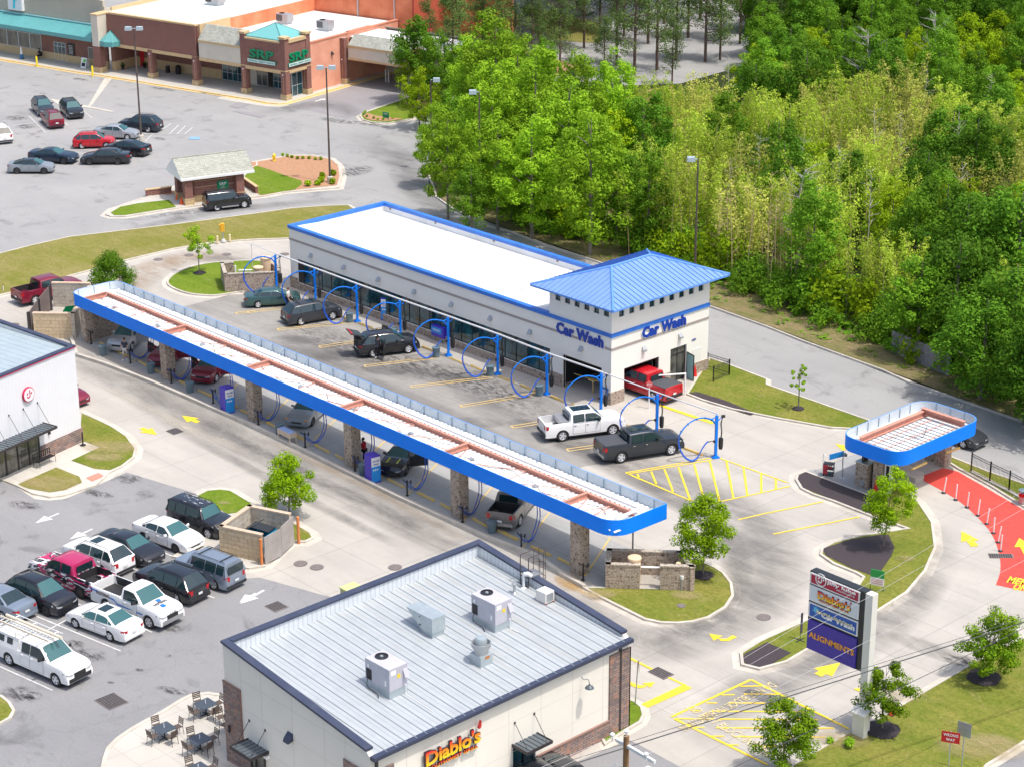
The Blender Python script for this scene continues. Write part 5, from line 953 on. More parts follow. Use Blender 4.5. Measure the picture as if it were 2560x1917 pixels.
for i,(a,b) in enumerate(hs):
    A_=W3(a,0); T_=W3(b,1.9); s_=W3(st[i+1] if i<8 else st[9],0)
    g=empty('hanging_hose',(T_.x,T_.y,0),0,'blue vacuum hose hanging from the canopy edge %s'%hn[i],'hose','hanging hoses under the canopy'); mb=MB(); T0=V((T_.x,T_.y,0)); e_=s_-T0
    mb.tube(sm([(0,0,3.3),(.05,0,2.2),(0,.05,1.0),tuple(e_*.35+V((0,0,.12))),tuple(e_*.75+V((0,0,.3))),tuple(e_+V((-.3,0,1.05)))],5,False),.034,6); mb.tube(sm([(.12,.1,3.3),(.17,.1,2.2),(.15,.15,.9),tuple(e_*.4+V((.1,.1,.1))),tuple(e_*.8+V((0,.1,.45))),tuple(e_+V((.3,0,1.05)))],5,False),.034,6); mb.build('hose_loop',M_hose,g,40)
# wheel stops
def stop_proto():
    g=empty('wheel_stop',(0,0,0)); mb=MB(); mb.add([(-.9,-.09,0),(.9,-.09,0),(.9,.09,0),(-.9,.09,0),(-.87,-.05,.12),(.87,-.05,.12),(.87,.05,.12),(-.87,.05,.12)],[(0,1,5,4),(1,2,6,5),(2,3,7,6),(3,0,4,7),(4,5,6,7)]); mb.build('stop_bar',M_yelw,g); return g
ws=[(t5,860,1305,965,1360),(t5,1000,1375,1115,1430),(t5,1200,1465,1270,1505),(t5,1335,1540,1395,1570),(t5,1545,1635,1640,1680),(t9,1705,55,1835,115),(t9,1985,180,2045,210),(t9,2080,230,2145,262),(ta,95,335,175,375),(ta,340,445,415,485),(ta,500,525,645,600),(ta,685,615,760,655),(ta,1000,760,1090,805),(ta,1130,820,1285,900),(ta,1390,940,1545,1015),(ta,1590,1035,1680,1085),(ta,1870,1165,2000,1235),(ta,2085,1265,2230,1340),(tb,-90,1275,55,1350),(tb,165,1405,335,1485),(tb,395,1505,500,1560),
 (t6,680,1055,780,1100),(t6,880,1135,1010,1185),(t6,1040,1190,1130,1230),(t6,1435,1340,1530,1380),(t6,1665,1435,1800,1490),(t6,1845,1500,1985,1560),(t6,2090,1595,2225,1650),(tb,70,10,200,70),(tb,325,105,465,165),(tb,515,180,640,230),(tb,985,360,1130,420),(tb,1480,555,1650,620)]
pw=stop_proto()
for i,(f,a,b,c,d) in enumerate(ws):
    g=pw if i==0 else copy_tree(pw); p,q=V(W(f(a,b))),V(W(f(c,d))); m_=(p+q)/2; g.location=(m_.x,m_.y,.03); g.rotation_euler=(0,0,math.atan2((q-p).y,(q-p).x)); g.scale=(max(.35,min(1,(q-p).length/1.8)),1,1)
    tag(g,'worn yellow wheel stop '+('under the long canopy along the front kerb' if i<21 else 'along the kerb at the foot of the vacuum arches'),'wheel stop','yellow wheel stops under the canopy' if i<21 else 'yellow wheel stops by the arches')
# ---- vending kiosks
M_pur=mat('kiosk_purple',(.055,.03,.46),.4); M_kbl=mat('kiosk_light_blue',(.02,.28,.72),.4); M_blu2=mat('kiosk_blue',(.03,.05,.55),.4)
def kiosk(p,lab,rz,w_=.85,d=.75,hh=1.95,side=None,flip=False):
    x,y=W(p); g=empty('vending_kiosk',(x,y,.02),rz,lab,'vending kiosk','purple vending kiosks')
    mb=MB(); mb.box(-w_/2,w_/2,-d/2,d/2,.0,hh); mb.build('cabinet',side or M_pur,g)
    mb=MB(); mb.box(w_/2,w_/2+.012,-d/2+.03,d/2-.03,.1,hh*.62); mb.build('door_panel',M_kbl,g); mb=MB(); mb.box(w_/2,w_/2+.012,-d/2+.03,d/2-.03,hh*.62,hh-.08); mb.build('header_panel',M_wht,g)
    text('CAR CARE',.5,.12,M_blub,g,.01,'lettering',.01,(w_/2+.02,0,hh*.82),R(90)); text('VENDING',.4,.09,M_blub,g,.01,'lettering',.005,(w_/2+.02,0,hh*.70),R(90))
    mb=MB(); 
    for k in range(3): mb.prism([(-.22+k*.15,.08),(-.1+k*.15,0),(-.22+k*.15,-.08)],0,.01)
    mb.xf(Matrix(((0,0,1,w_/2+.014),(1,0,0,0),(0,1,0,hh*.5),(0,0,0,1)))); mb.build('chevrons',M_wht,g); return g
kiosk(t9(1965,240),'purple and light blue vending kiosk at the canopy kerb, left of the first middle column',R(-8)); kiosk(ta(1010,835),'purple and light blue vending kiosk in front of the black muscle car',R(-8))
kiosk(t6(1125,1100),'tall blue vending kiosk against the car wash windows, left of the blue wall box',R(-55),.75,.7,1.9,M_blu2); kiosk(t6(2095,1420),'tall blue vending kiosk behind the sixth vacuum arch',R(-55),.75,.7,1.9,M_blu2)
x,y=W(t6(1590,1290)); g=empty('wall_vending_box',(x,y,0),0,'low wide light blue vending box by the fifth vacuum arch','vending box'); mb=MB(); mb.box(-.75,.75,-.3,.3,.45,1.3); mb.build('cabinet',M_pur,g); mb=MB(); mb.box(-.72,.5,-.32,-.3,.75,1.22); mb.build('front_panel',M_kbl,g); mb=MB(); [mb.box(s*.6-.03,s*.6+.03,-.2,.2,0,.45) for s in (-1,1)]; mb.build('legs',M_steel,g); text('VENDING',.8,.12,M_wht,g,.01,'lettering',.01,(-.1,-.33,1.0))
x,y=W(ta(270,500)); g=empty('sorting_bench',(x,y,.02),R(-2),'tan steel bench with a blue top behind the silver-grey sedan','bench'); mb=MB(); mb.box(-.75,.75,-.3,.3,.55,.9); mb.build('bin_body',mat('bench_tan',(.55,.45,.34),.6),g); mb=MB(); mb.box(-.7,.7,-.25,.25,.9,.93); mb.build('bench_top',mat('bench_top_blue',(.25,.35,.65),.5),g)
for a,b in ((-.68,-.26),(.68,-.26),(-.68,.26),(.68,.26)): mb=MB(); mb.box(a-.05,a+.05,b-.03,b+.03,0,.55); mb.build('leg',MATS['bench_tan'],g)
# ============================================================ PAY STATION CANOPY
C2=empty('pay_station_canopy',(29.2,2.15,0),0,'small blue rounded canopy over the pay lane, salmon beams and white deck, on brick columns','canopy')
pw_,pd_=5.0,9.2
fascia(C2,0,pw_,0,pd_,3.0,4.0,[1.2,1.2,1.2,1.2],1.15,.7)
mb=MB(); o=rrect(.07,pw_-.07,.07,pd_-.07,[1.15]*4); mb.add([(x,y,3.3) for x,y in o],[tuple(range(len(o)))]); mb.add([(x,y,3.26) for x,y in o],[tuple(range(len(o)-1,-1,-1))]); mb.build('deck',M_deck2,C2)
mb=MB(); k=.5
while k<pd_-.4: mb.box(.35,pw_-.35,k,k+.07,3.305,3.36); k+=.48
mb.build('deck_ribs',mat('rib_grey',(.35,.38,.41),.5),C2)
for a,b in (((1.1,.9,3.4),(1.1,pd_-.9,3.4)),((.9,pd_-1.3,3.55),(pw_-.6,pd_-1.3,3.55))): mb=MB(); ibeam(mb,a,b,.4,.3); mb.build('main_beam',M_prim,C2)
for x in (1.9,2.9,3.9): mb=MB(); mb.tube([(x,.6,3.42),(x,pd_-1.5,3.42)],.03,4); mb.build('tie_rod',M_prim,C2)
mb=MB(); mb.tube(sm([(2.0,3.0,3.4),(2.6,4.2,3.42),(3.4,4.6,3.42),(2.4,6.5,3.42)],5,False),.02,4); mb.build('cable',M_blk,C2)
for a,b in ((2.3,1.85),(2.45,8.6),(1.3,8.9)): mb=MB(); mb.box(a-.38,a+.38,b-.38,b+.38,0,3.25); mb.build('brick_column',M_brick,C2)
mb=MB(); mb.box(1.0,1.15,1.4,1.9,0,3.2); mb.build('steel_post',M_bronze,C2)
for yy,(x0_,x1_) in ((0,(2.9,4.7)),(0,(2.9,4.7))): pass
for p,q in ((tc(1240,732),tc(1365,675)),(tc(1535,592),tc(1650,548))):
    a=W3(p,2.3); b=W3(q,2.3); g=empty('clearance_bar',a,0,'hanging yellow clearance bar %s'%('near the tree' if p==tc(1240,732) else 'at the far end by the grey sedan'),'clearance bar','yellow clearance bars'); mb=MB(); mb.tube([(0,0,0),tuple(b-a)],.09,10); mb.build('bar',M_yelw,g,40); mb=MB(); [mb.tube([tuple((b-a)*k),tuple((b-a)*k+V((0,0,1.0)))],.012,4) for k in (.25,.8)]; mb.build('chains',M_steel,g)
# raised pads and kerbs below it
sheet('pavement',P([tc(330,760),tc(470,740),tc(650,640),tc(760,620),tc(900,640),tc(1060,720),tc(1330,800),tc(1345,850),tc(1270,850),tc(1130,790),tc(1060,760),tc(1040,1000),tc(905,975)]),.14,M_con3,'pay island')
mb=MB(); pp=P([tc(1130,790),tc(1270,850),tc(1335,848),tc(1345,800),tc(1200,730),tc(1100,700)]); mb.prism(pp,.0,.32); tag(mb.build('kerb',M_kerb),'kerb',kind='structure')
x,y=30.4,3.65; x,y=W(tc(820,905)); g=empty('brick_pedestal',(30.5,3.75,.13),0,'square brick pedestal with a metal cap under the pay canopy','pedestal'); mb=MB(); mb.box(-.6,.35,-.4,.35,0,1.72); mb.build('brick_shaft',M_brick,g); mb=MB(); mb.box(-.65,.4,-.45,.4,1.72,1.78); mb.build('metal_cap',M_galv,g); mb=MB(); mb.box(-.2,.12,-.42,-.4,.2,.55); mb.build('access_hatch',M_steel,g)
g=empty('pay_screen',(31.1,4.1,.13),0,'dark pay machine standing behind the brick pedestal','machine'); mb=MB(); mb.box(-.15,.15,-.35,.55,0,1.85); mb.build('cabinet',M_dark,g)
x,y=W(tc(1030,850)); g=empty('white_menu_frame',(32.2,3.9,.13),0,'white rounded menu frame by the brick column under the pay canopy','menu frame'); mb=MB(); pr_=rrect(-.25,.25,0,2.3,[.01,.01,.2,.2]); mb.prism(pr_,0,.3); mb.xf(Matrix(((1,0,0,0),(0,0,-1,.15),(0,1,0,0),(0,0,0,1)))); mb.build('frame',M_wht,g); mb=MB(); mb.box(-.12,.12,-.165,-.151,.6,2.0); mb.build('screen',M_dark,g)
x,y=W(tc(640,822)); g=empty('gooseneck_reader',(x,y,.13),R(-30),'grey gooseneck scanner on a round base beside the black cart','scanner'); mb=MB(); mb.lathe([(.0001,.03),(.2,.02),(.2,0)],14); mb.tube(sm([(0,0,0),(.02,0,.5),(-.08,0,1.0),(-.05,0,1.5),(.18,0,1.8)],4,False),.04,7); mb.build('stem',M_steel,g,40); mb=MB(); mb.box(.1,.42,-.09,.09,1.72,1.88); mb.build('reader_head',mat('reader_slate',(.2,.24,.26),.5),g)
x,y=W(tc(520,800)); g=empty('supply_cart',(x,y,.13),R(30),'black wheeled supply cart with red bottles at the edge of the mulch bed','cart'); mb=MB()
for z in (.15,.5,.85): mb.box(-.35,.35,-.25,.25,z,z+.04)
for a in (-.34,.34):
    for b in (-.24,.24): mb.tube([(a,b,.08),(a,b,.95)],.02,5)
mb.build('shelves',M_blk,g); mb=MB(); [mb.lathe([(.045,0),(.045,.22),(.02,.28)],8,(-.2+.12*i,-.1,.54)) for i in range(4)]; mb.build('bottles',mat('bottle_red',(.6,.03,.04),.4),g); 
for a in (-.3,.3): mb=MB(); mb.lathe([(.05,-.02),(.05,.02)],10,(a,-.2,.05),'y'); mb.build('wheel',M_blk,g)
mb=MB(); mb.box(-.35,-.05,-.29,-.26,.2,.85); mb.build('poster',mat('poster_red',(.45,.04,.05),.5),g)
a=W3(tc(530,620),1.75); b=W3(tc(650,600),1.75); x,y=W(tc(470,770)); g=empty('banner_sign',(x,y,.13),0,'light blue slanted banner sign on a pole above the supply cart','sign'); a_=V((a.x-x,a.y-y,0)); b_=V((b.x-x,b.y-y,0)); mb=MB(); mb.tube([(0,0,0),(0,0,1.35),tuple(a_+V((0,0,1.5)))],.03,6); mb.build('pole',M_wht,g); mb=MB(); mb.add([tuple(a_+V((0,0,1.35))),tuple(b_+V((0,0,1.45))),tuple(b_+V((0,0,1.85))),tuple(a_+V((0,0,1.75))),tuple(a_+V((.03,.03,1.35))),tuple(b_+V((.03,.03,1.45))),tuple(b_+V((.03,.03,1.85))),tuple(a_+V((.03,.03,1.75)))],[(0,1,2,3),(7,6,5,4),(3,2,6,7),(0,4,5,1),(1,5,6,2),(0,3,7,4)]); mb.build('banner',M_kbl,g)
t=text('SPARKLE EXPRESS',(b_-a_).length*.8,.13,M_wht,g,.01,'lettering',.005,tuple((a_+b_)/2+V((0,-.02,1.6))),math.atan2((b_-a_).y,(b_-a_).x)); t.location.x-=.02
# ============================================================ ENCLOSURES
def wallrun(par,pts,z0,z1,th,m,name='wall',cap=None,closed=False):
    n=len(pts)
    for i in range(n if closed else n-1):
        a=V(pts[i]); b=V(pts[(i+1)%n]); d=(b-a).normalized(); nn=V((-d.y,d.x))*th; e_=d*(.0)
        ang=math.atan2(d.y,d.x); L_=(b-a).length
        mb=MB(); mb.box(0,L_-(th if (closed or i<n-2) else 0)*1.001,0,th,z0,z1); o=mb.build(name,m,par,loc=(a.x,a.y),rz=ang)
        if cap: mb=MB(); mb.box(-.02,L_-(th if (closed or i<n-2) else -.02)*1.0-.0,-.03,th+.03,z1,z1+.1+.003*i); mb.build('wall_cap',cap,o)
E2=empty('vacuum_enclosure',(0,0,0),0,'open-topped brick enclosure with tan tank at the south end of the canopy','enclosure')
e2=[(29.25,-19.6),(33.15,-16.0),(31.05,-14.05-.9),(27.75,-17.95)]
fr=V(e2[1])-V(e2[0]); fl=fr.length; fd=fr/fl; d1=(30.75-29.25)/fd.x; d2=(31.65-29.25)/fd.x
def wl2(a,b,z1,th=.28): wallrun(E2,[a,b],0,z1,th,M_brick,'brick_wall',M_brick)
p0=V(e2[0]); wl2(p0[:],(p0+fd*d1)[:],1.6); wl2((p0+fd*d2)[:],(p0+fd*fl)[:],1.6)
wl2((V(e2[1])+V((-.0,.0)))[:],e2[2],1.6); wl2(e2[2],e2[3],1.6); wl2(e2[3],e2[0],1.6)
sheet('pavement',[(29.4,-19.4),(33.0,-16.1),(31.0,-15.0),(27.9,-17.9)],.135,M_con,'floor of the vacuum enclosure')
M_tank=mat('tank_tan',(.74,.55,.36),.6)
def tank(par,x,y,r,h_,lid=.12):
    mb=MB(); mb.lathe([(r*.9,0),(r*.9,h_-lid),(r,h_-lid),(r,h_-.03),(r*.93,h_),(.0001,h_+.02)],20,(x,y,.1)); mb.build('tank',M_tank,par,40)
g=empty('vacuum_turbine',(30.1,-18.0,.1),0,'round tan vacuum tank standing in the southern brick enclosure','tank'); tank(g,0,0,.42,1.75); mb=MB(); mb.tube([(.45,.1,1.3),(1.35,.95,1.3),(1.35,.95,.4)],.07,8); mb.build('pipe',M_pipe,g); mb=MB(); mb.lathe([(.1,0),(.1,1.45),(.17,1.5),(.15,1.6),(.0001,1.62)],12,(2.0,1.7,0)); mb.build('vent',M_tank,g)
E1=empty('vacuum_enclosure',(0,0,0),0,'open-topped brick enclosure with two tan tanks at the left end of the arches','enclosure')
for a,b in (((-32.65,-3.0),(-30.2,.45)),((-35.6,-1.3),(-32.65,-3.0)),((-35.0,-.35),(-35.6,-1.3)),((-30.2,.95),(-30.7,1.4)),((-31.0,1.6),(-33.6,2.4))): wallrun(E1,[a,b],0,1.6,.25,M_brick,'brick_wall',M_brick)
g=empty('vacuum_turbine',(-32.2,.25,.1),0,'pair of tan vacuum tanks and white pipes in the left brick enclosure','tank'); tank(g,0,0,.45,1.55); tank(g,-.4,1.1,.5,2.1); mb=MB(); mb.tube([(-.5,-.3,1.3),(-1.2,-1.2,1.3),(-1.2,-1.2,.2)],.07,8); mb.tube([(-2.0,-1.0,0),(-2.0,-1.0,1.5)],.08,8); mb.build('pipe',M_pipe,g)
# dumpster enclosures
M_wood=ribbed('gate_boards_grey',(.30,.27,.25),.19,3,.9,0,(.40,.37,.34),.5,.07); M_woodd=ribbed('gate_boards_dark',(.13,.10,.09),.19,3,.9,0,(.2,.16,.14),.5,.07); M_capb=mat('block_cap',(.58,.45,.33),.9,c2=(.48,.37,.27),sc=3)
Q=empty('dumpster_enclosure',(0,0,0),0,'tan block dumpster enclosure with weathered grey wooden gates beside the parking lot','enclosure')
q0,q1,q2,q3=(9.45,-33.55),(12.3,-32.45),(10.95,-29.1),(8.1,-30.25)
wallrun(Q,[q0,q1],.1,1.9,.25,M_block,'block_wall',M_capb); wallrun(Q,[q2,q3],.1,1.9,.25,M_blockw,'block_wall',M_capb); wallrun(Q,[q3,q0],.1,1.9,.25,M_blockw,'block_wall',M_capb)
def gate(par,a,b,z1,m,frame=None,z0=.15):
    a=V(a); b=V(b); d=b-a; mb=MB(); mb.box(0,d.length,0,.05,z0,z1); o=mb.build('gate_leaf',m,par,loc=(a.x,a.y),rz=math.atan2(d.y,d.x)); mb=MB(); mb.box(0,d.length,.05,.09,z0+.2,z0+.28); mb.box(0,d.length,.05,.09,z1-.3,z1-.22); mb.tube([(0,.08,z0+.25),(d.length,.08,z1-.25)],.02,4); mb.build('gate_frame',M_bronze,o)
gate(Q,(12.72,-32.5),(12.35,-30.95),1.95,M_wood); gate(Q,(12.3,-30.9),(11.45,-29.3),2.0,M_wood)
M_bol=mat('bollard_orange',(.68,.22,.06),.6,c2=(.55,.2,.08),sc=4)
for x,y in ((12.55,-32.65),(11.5,-29.0)): mb=MB(); mb.lathe([(.1,0),(.1,1.85),(.0001,1.9)],10,(x,y,0)); mb.build('corner_bollard',M_bol,Q,40)
M_lid=ribbed('dumpster_lid_black',(.03,.035,.04),.16,0,.5,0,None,1,.3); M_dcy=mat('dumpster_cyan',(.02,.32,.55),.5); M_dgr=mat('dumpster_green',(.0,.20,.075),.55)
def dumpster(loc,rz,lab,m,lidm,lids=((-.9,0,20),(0,.9,20)),h_=1.35):
    g=empty('dumpster',loc,rz,lab,'dumpster'); mb=MB(); mb.add([(-.95,-.7,.12),(.95,-.7,.12),(.95,.6,.12),(-.95,.6,.12),(-.95,-.75,h_-.15),(.95,-.75,h_-.15),(.95,.75,h_),(-.95,.75,h_)],[(0,3,2,1),(0,1,5,4),(1,2,6,5),(2,3,7,6),(3,0,4,7)]); mb.build('bin',m,g)
    mb=MB(); mb.quad((-.9,-.68,.3),(.9,-.68,.3),(.9,.6,.3),(-.9,.6,.3)); mb.build('bin_inside',M_dark,g)
    for x0_,x1_,a in lids:
        mb=MB(); mb.box(x0_+.02,x1_-.02,-1.45,0,0,.04); o=mb.build('lid',lidm,g,loc=(0,.75,h_+.02)); o.rotation_euler=(R(-a),0,0)
    return g
dumpster((10.6,-31.4,.1),R(112),'light blue dumpster with two black ribbed lids inside the block enclosure',M_dcy,M_lid,((-.93,0,32),(0,.93,-5)))
Q1=empty('dumpster_enclosure',(0,0,0),0,'tan split-block dumpster enclosure with open brown gates left of the long canopy','enclosure')
wallrun(Q1,[(-33.75,-20.85),(-31.35,-18.5)],0,2.05,.28,M_block,'block_wall',M_capb); wallrun(Q1,[(-31.35,-18.5),(-32.5,-17.4)],0,2.05,.28,M_blockw,'block_wall',M_capb); wallrun(Q1,[(-37.4,-13.2),(-39.7,-15.4)],0,2.05,.28,M_blockw,'block_wall',M_capb); wallrun(Q1,[(-32.6,-17.3),(-36.9,-13.4)],0,1.9,.28,M_blockw,'block_wall',M_capb)
gate(Q1,(-34.2,-20.9),(-36.5,-18.7),2.1,M_woodd); gate(Q1,(-36.6,-18.6),(-38.8,-16.3),2.1,M_woodd)
for x,y in ((-34.15,-21.0),(-38.9,-16.2),(-36.55,-18.65)): mb=MB(); mb.box(x-.1,x+.1,y-.1,y+.1,0,2.15); mb.build('gate_post',M_bronze,Q1)
dumpster((-34.6,-16.7,0),R(-42),'green open dumpster in the enclosure left of the canopy',M_dgr,M_dgr,()); dumpster((-34.3,-19.2,0),R(48),'dark-lidded blue dumpster nearest the open brown gates',M_dcy,M_lid,((-.93,.93,8),),1.25)
# ============================================================ ROOFTOP THINGS ON THE RESTAURANT
def rz_(x): return rr(x)
def unit(x,y,lab):
    z=rr(x); g=empty('rooftop_unit',(x,y,z),0,lab,'rooftop unit','lilac-grey air conditioners on the restaurant roof'); M_l=mat('cabinet_lilac',(.50,.49,.54),.5,c2=(.46,.45,.50),sc=2) if 'cabinet_lilac' not in MATS else MATS['cabinet_lilac']
    mb=MB(); mb.box(-1.15,1.15,-.72,.72,.38,1.62); mb.build('cabinet',M_l,g); mb=MB(); mb.box(-1.12,1.12,-.7,.7,-.15,.38); mb.build('curb',M_galv,g); mb=MB()
    mb.lathe([(.42,0),(.42,.05),(.38,.05),(.38,.01),(.0001,.01)],20,(-.55,.1,1.62)); mb.build('fan_opening',M_blk,g); mb=MB(); mb.lathe([(.12,0),(.1,.04),(.0001,.04)],10,(-.55,.1,1.64)); mb.build('fan_motor',M_steel,g)
    mb=MB(); [mb.box(-1.05+i*.09,-1.0+i*.09,-.75,-.72,.5,1.1) for i in range(6)]; mb.build('grille',M_blk,g); mb=MB(); mb.box(1.15,1.16,-.1,.15,1.0,1.2); mb.box(1.15,1.16,-.65,-.35,.9,1.35) if 0 else None; mb.build('warning_label',M_yel,g)
    mb=MB(); mb.add([(1.15,.35,.95),(1.15,.68,.95),(1.15,.68,1.4),(1.15,.35,1.4),(1.4,.35,.95),(1.4,.68,.95)],[(0,1,2,3),(2,1,5),(0,3,4),(3,2,5,4),(0,4,5,1)]); mb.build('intake_hood',M_l,g)
    mb=MB(); mb.tube([(1.16,.45,.5),(1.3,.45,.5),(1.3,.45,-.05),(41.2-x if lab.startswith('near') else 2.0,.45,rr(41.2 if lab.startswith('near') else x+2)-z+.08)],.025,5); mb.build('condensate_pipe',M_wht,g); mb=MB(); mb.tube(sm([(-.8,-.74,.7),(-.75,-.95,.2),(.2,-1.0,.1),(.6,-1.15,0)],3,False),.025,5); mb.build('conduit',M_blk,g); mb=MB(); mb.box(-.95,-.8,-.735,-.72,1.15,1.35); mb.box(.7,.85,-.735,-.72,.6,.9); mb.box(1.15,1.16,-.6,-.2,1.25,1.5); mb.build('sticker',M_wht,g); g.scale=(.8,.8,.96); return g
def rw(p):    # point on the restaurant's sloping roof
    x,y=W(p,5.7)
    for _ in range(6): x,y=W(p,rr(x))
    return x,y
a=rw(te(1150,1075)); unit(a[0]-.88,a[1]+.58,'near grey-lilac air conditioner with a white drain pipe on the restaurant roof'); a=rw(te(2060,500)); unit(a[0]-.88,a[1]+.58,'farther grey-lilac air conditioner, the one nearest the roof ladder')
a=rw(te(1520,560)); g=empty('intake_hood_unit',(a[0]-.55,a[1]+.5,rr(a[0]-.5)),0,'galvanised duct box with a slanted hood on the restaurant roof','duct hood'); mb=MB(); mb.box(-.5,.5,-.45,.45,.25,1.1); mb.box(-.45,.45,-.4,.4,-.15,.25); mb.build('duct_box',M_galv,g); mb=MB(); mb.add([(-.5,-.45,.35),(-.5,.45,.35),(-.5,.45,1.1),(-.5,-.45,1.1),(-1.55,-.45,1.1),(-1.55,.45,1.1)],[(3,2,5,4),(0,1,2,3),(0,3,4),(1,5,2),(0,4,5,1)]); mb.build('hood',M_galv,g); mb=MB(); mb.box(-.5,-.46,-.48,-.45,.9,.95); mb.box(-.5,-.4,-.48,-.45,.45,.5); mb.build('latch',M_blk,g)
a=rw(te(1945,800)); g=empty('exhaust_fan',(a[0]-.4,a[1]+.35,rr(a[0]-.4)),0,'round mushroom exhaust fan with a stained base on the restaurant roof','exhaust fan'); mb=MB(); mb.box(-.4,.4,-.4,.4,-.15,.55); mb.build('curb',M_galv,g); mb=MB(); mb.lathe([(.38,.55),(.36,.7),(.5,.95),(.52,1.15),(.46,1.15),(.4,.9)],20); mb.build('wind_band',M_steel,g,40); mb=MB(); mb.lathe([(.3,.8),(.3,1.35),(.26,1.42),(.0001,1.45)],20); mb.build('motor_dome',M_galv,g,40); mb=MB(); mb.box(.4,.41,-.1,.2,.35,.5); mb.build('rust_patch',mat('rust',(.45,.18,.05),.8),g)
a=rw(tf(290,260)); g=empty('small_condenser',(a[0]-.35,a[1]+.3,rr(a[0])),0,'small cream condenser box near the roof ladder on the restaurant','condenser'); mb=MB(); mb.box(-.45,.45,-.4,.4,.12,.85); mb.build('case',mat('case_cream',(.74,.71,.66),.5),g); mb=MB(); mb.box(.45,.47,-.3,.3,.2,.75); mb.build('coil_grille',M_steel,g); mb=MB(); [mb.box(-.5,.5,s*.35-.04,s*.35+.04,.0,.12) for s in (-1,1)]; mb.build('rails',mat('rail_rust',(.3,.1,.07),.8),g); g.scale=(.8,.8,.8)
for p,hh,l in ((tf(20,155),.5,'short steel vent pipe with a flat cap on the restaurant roof'),(tf(100,110),.75,'white curved-top vent pipe beside the roof ladder')):
    a=rw(p); g=empty('vent_pipe',(a[0],a[1],rr(a[0])),0,l,'vent pipe'); mb=MB(); mb.lathe([(.16,0),(.1,.06),(.07,.08),(.07,hh)],12); 
    if hh<.6: mb.lathe([(.07,hh),(.15,hh),(.15,hh+.08),(.0001,hh+.12)],12)
    else: mb.tube([(0,0,hh-.05),(.05,.05,hh+.08),(.18,.15,hh+.12),(.32,.28,hh-.02)],[.07,.12,.13,.1],10)
    mb.build('pipe',M_pipe if hh>.6 else M_steel,g,40)
# roof ladder with safety cage on the right parapet
lx=onp((1160+860/5.018,1320+560/5.018),1,y1)[0]; zt_=zt(lx)
g=empty('roof_ladder',(lx,y1,zt_),0,'dark steel roof ladder with platform and safety cage over the restaurant parapet','ladder'); M_rst=mat('ladder_brown',(.07,.045,.045),.6)
mb=MB()
for s in (-.32,.32): mb.tube([(s,-.6,-1.3),(s,-.6,1.25),(s,.35,1.25)],.03,5)
for k in range(6): mb.tube([(-.32,-.6,-1.2+k*.25),(.32,-.6,-1.2+k*.25)],.02,4)
mb.build('rails_and_rungs',M_rst,g); mb=MB(); mb.box(-.38,.38,-.6,.4,.06,.11); mb.build('platform',mat('grating_grey',(.2,.21,.22),.6),g)
mb=MB()
for k,z in enumerate((-2.5,-1.4,-.3,.45,1.3)): 
    if z>0 or 1: mb.tube([(.38*cos(R(t_)),.42+.42*sin(R(t_)),z) for t_ in range(-20,201,20)],.022,4)
for t_ in (0,45,90,135,180): mb.tube([(.38*cos(R(t_)),.42+.42*sin(R(t_)),-2.6),(.38*cos(R(t_)),.42+.42*sin(R(t_)),1.3)],.016,4)
for s in (-.25,.25): mb.tube([(s,.3,-6),(s,.3,.9)],.025,4)
mb.build('safety_cage',M_rst,g)
# ============================================================ VEHICLES
M_cg=mat('car_glass',(.012,.03,.035),.08,spec=.9); M_cg2=mat('car_glass_teal',(.035,.115,.12),.1,spec=.8); M_tyre=mat('tyre',(.02,.02,.02),.85); M_rim=mat('rim_silver',(.66,.67,.69),.4,.25); M_rimd=mat('rim_dark',(.06,.06,.065),.4,.4)
M_head=mat('headlight',(.38,.41,.42),.12); M_tail=mat('taillight',(.45,.01,.015),.25); M_trim=mat('car_trim_black',(.022,.022,.024),.6); M_chr=mat('chrome',(.65,.66,.67),.2,.9); M_plate=mat('plate',(.7,.72,.7),.5); M_amb=mat('amber',(.8,.3,.02),.3)
PAINT={}
def paint(n,c,metal=.0,r=.32):
    if n not in PAINT: PAINT[n]=mat('paint_'+n,c,r,metal,coat=.6)
    return PAINT[n]
paint('white',(.80,.80,.79)); paint('black',(.014,.016,.022),0,.22); paint('slate',(.02,.03,.045),.2); paint('maroon',(.20,.008,.03),.2); paint('red',(.50,.01,.02)); paint('silver',(.46,.48,.50),.5,.35); paint('grey',(.30,.33,.36),.4); paint('green',(.05,.12,.12),.4); paint('charcoal',(.045,.05,.06),.3); paint('navy',(.012,.028,.055),.3); paint('pink',(.42,.02,.10)); paint('taupe',(.16,.15,.15),.4); paint('bluegrey',(.25,.30,.37),.4)
def lerpf(tab,x):
    if x<=tab[0][0]: return tab[0][1]
    for (a,u),(b,v) in zip(tab,tab[1:]):
        if x<=b: return u+(v-u)*(x-a)/(b-a+1e-9)
    return tab[-1][1]
T={}
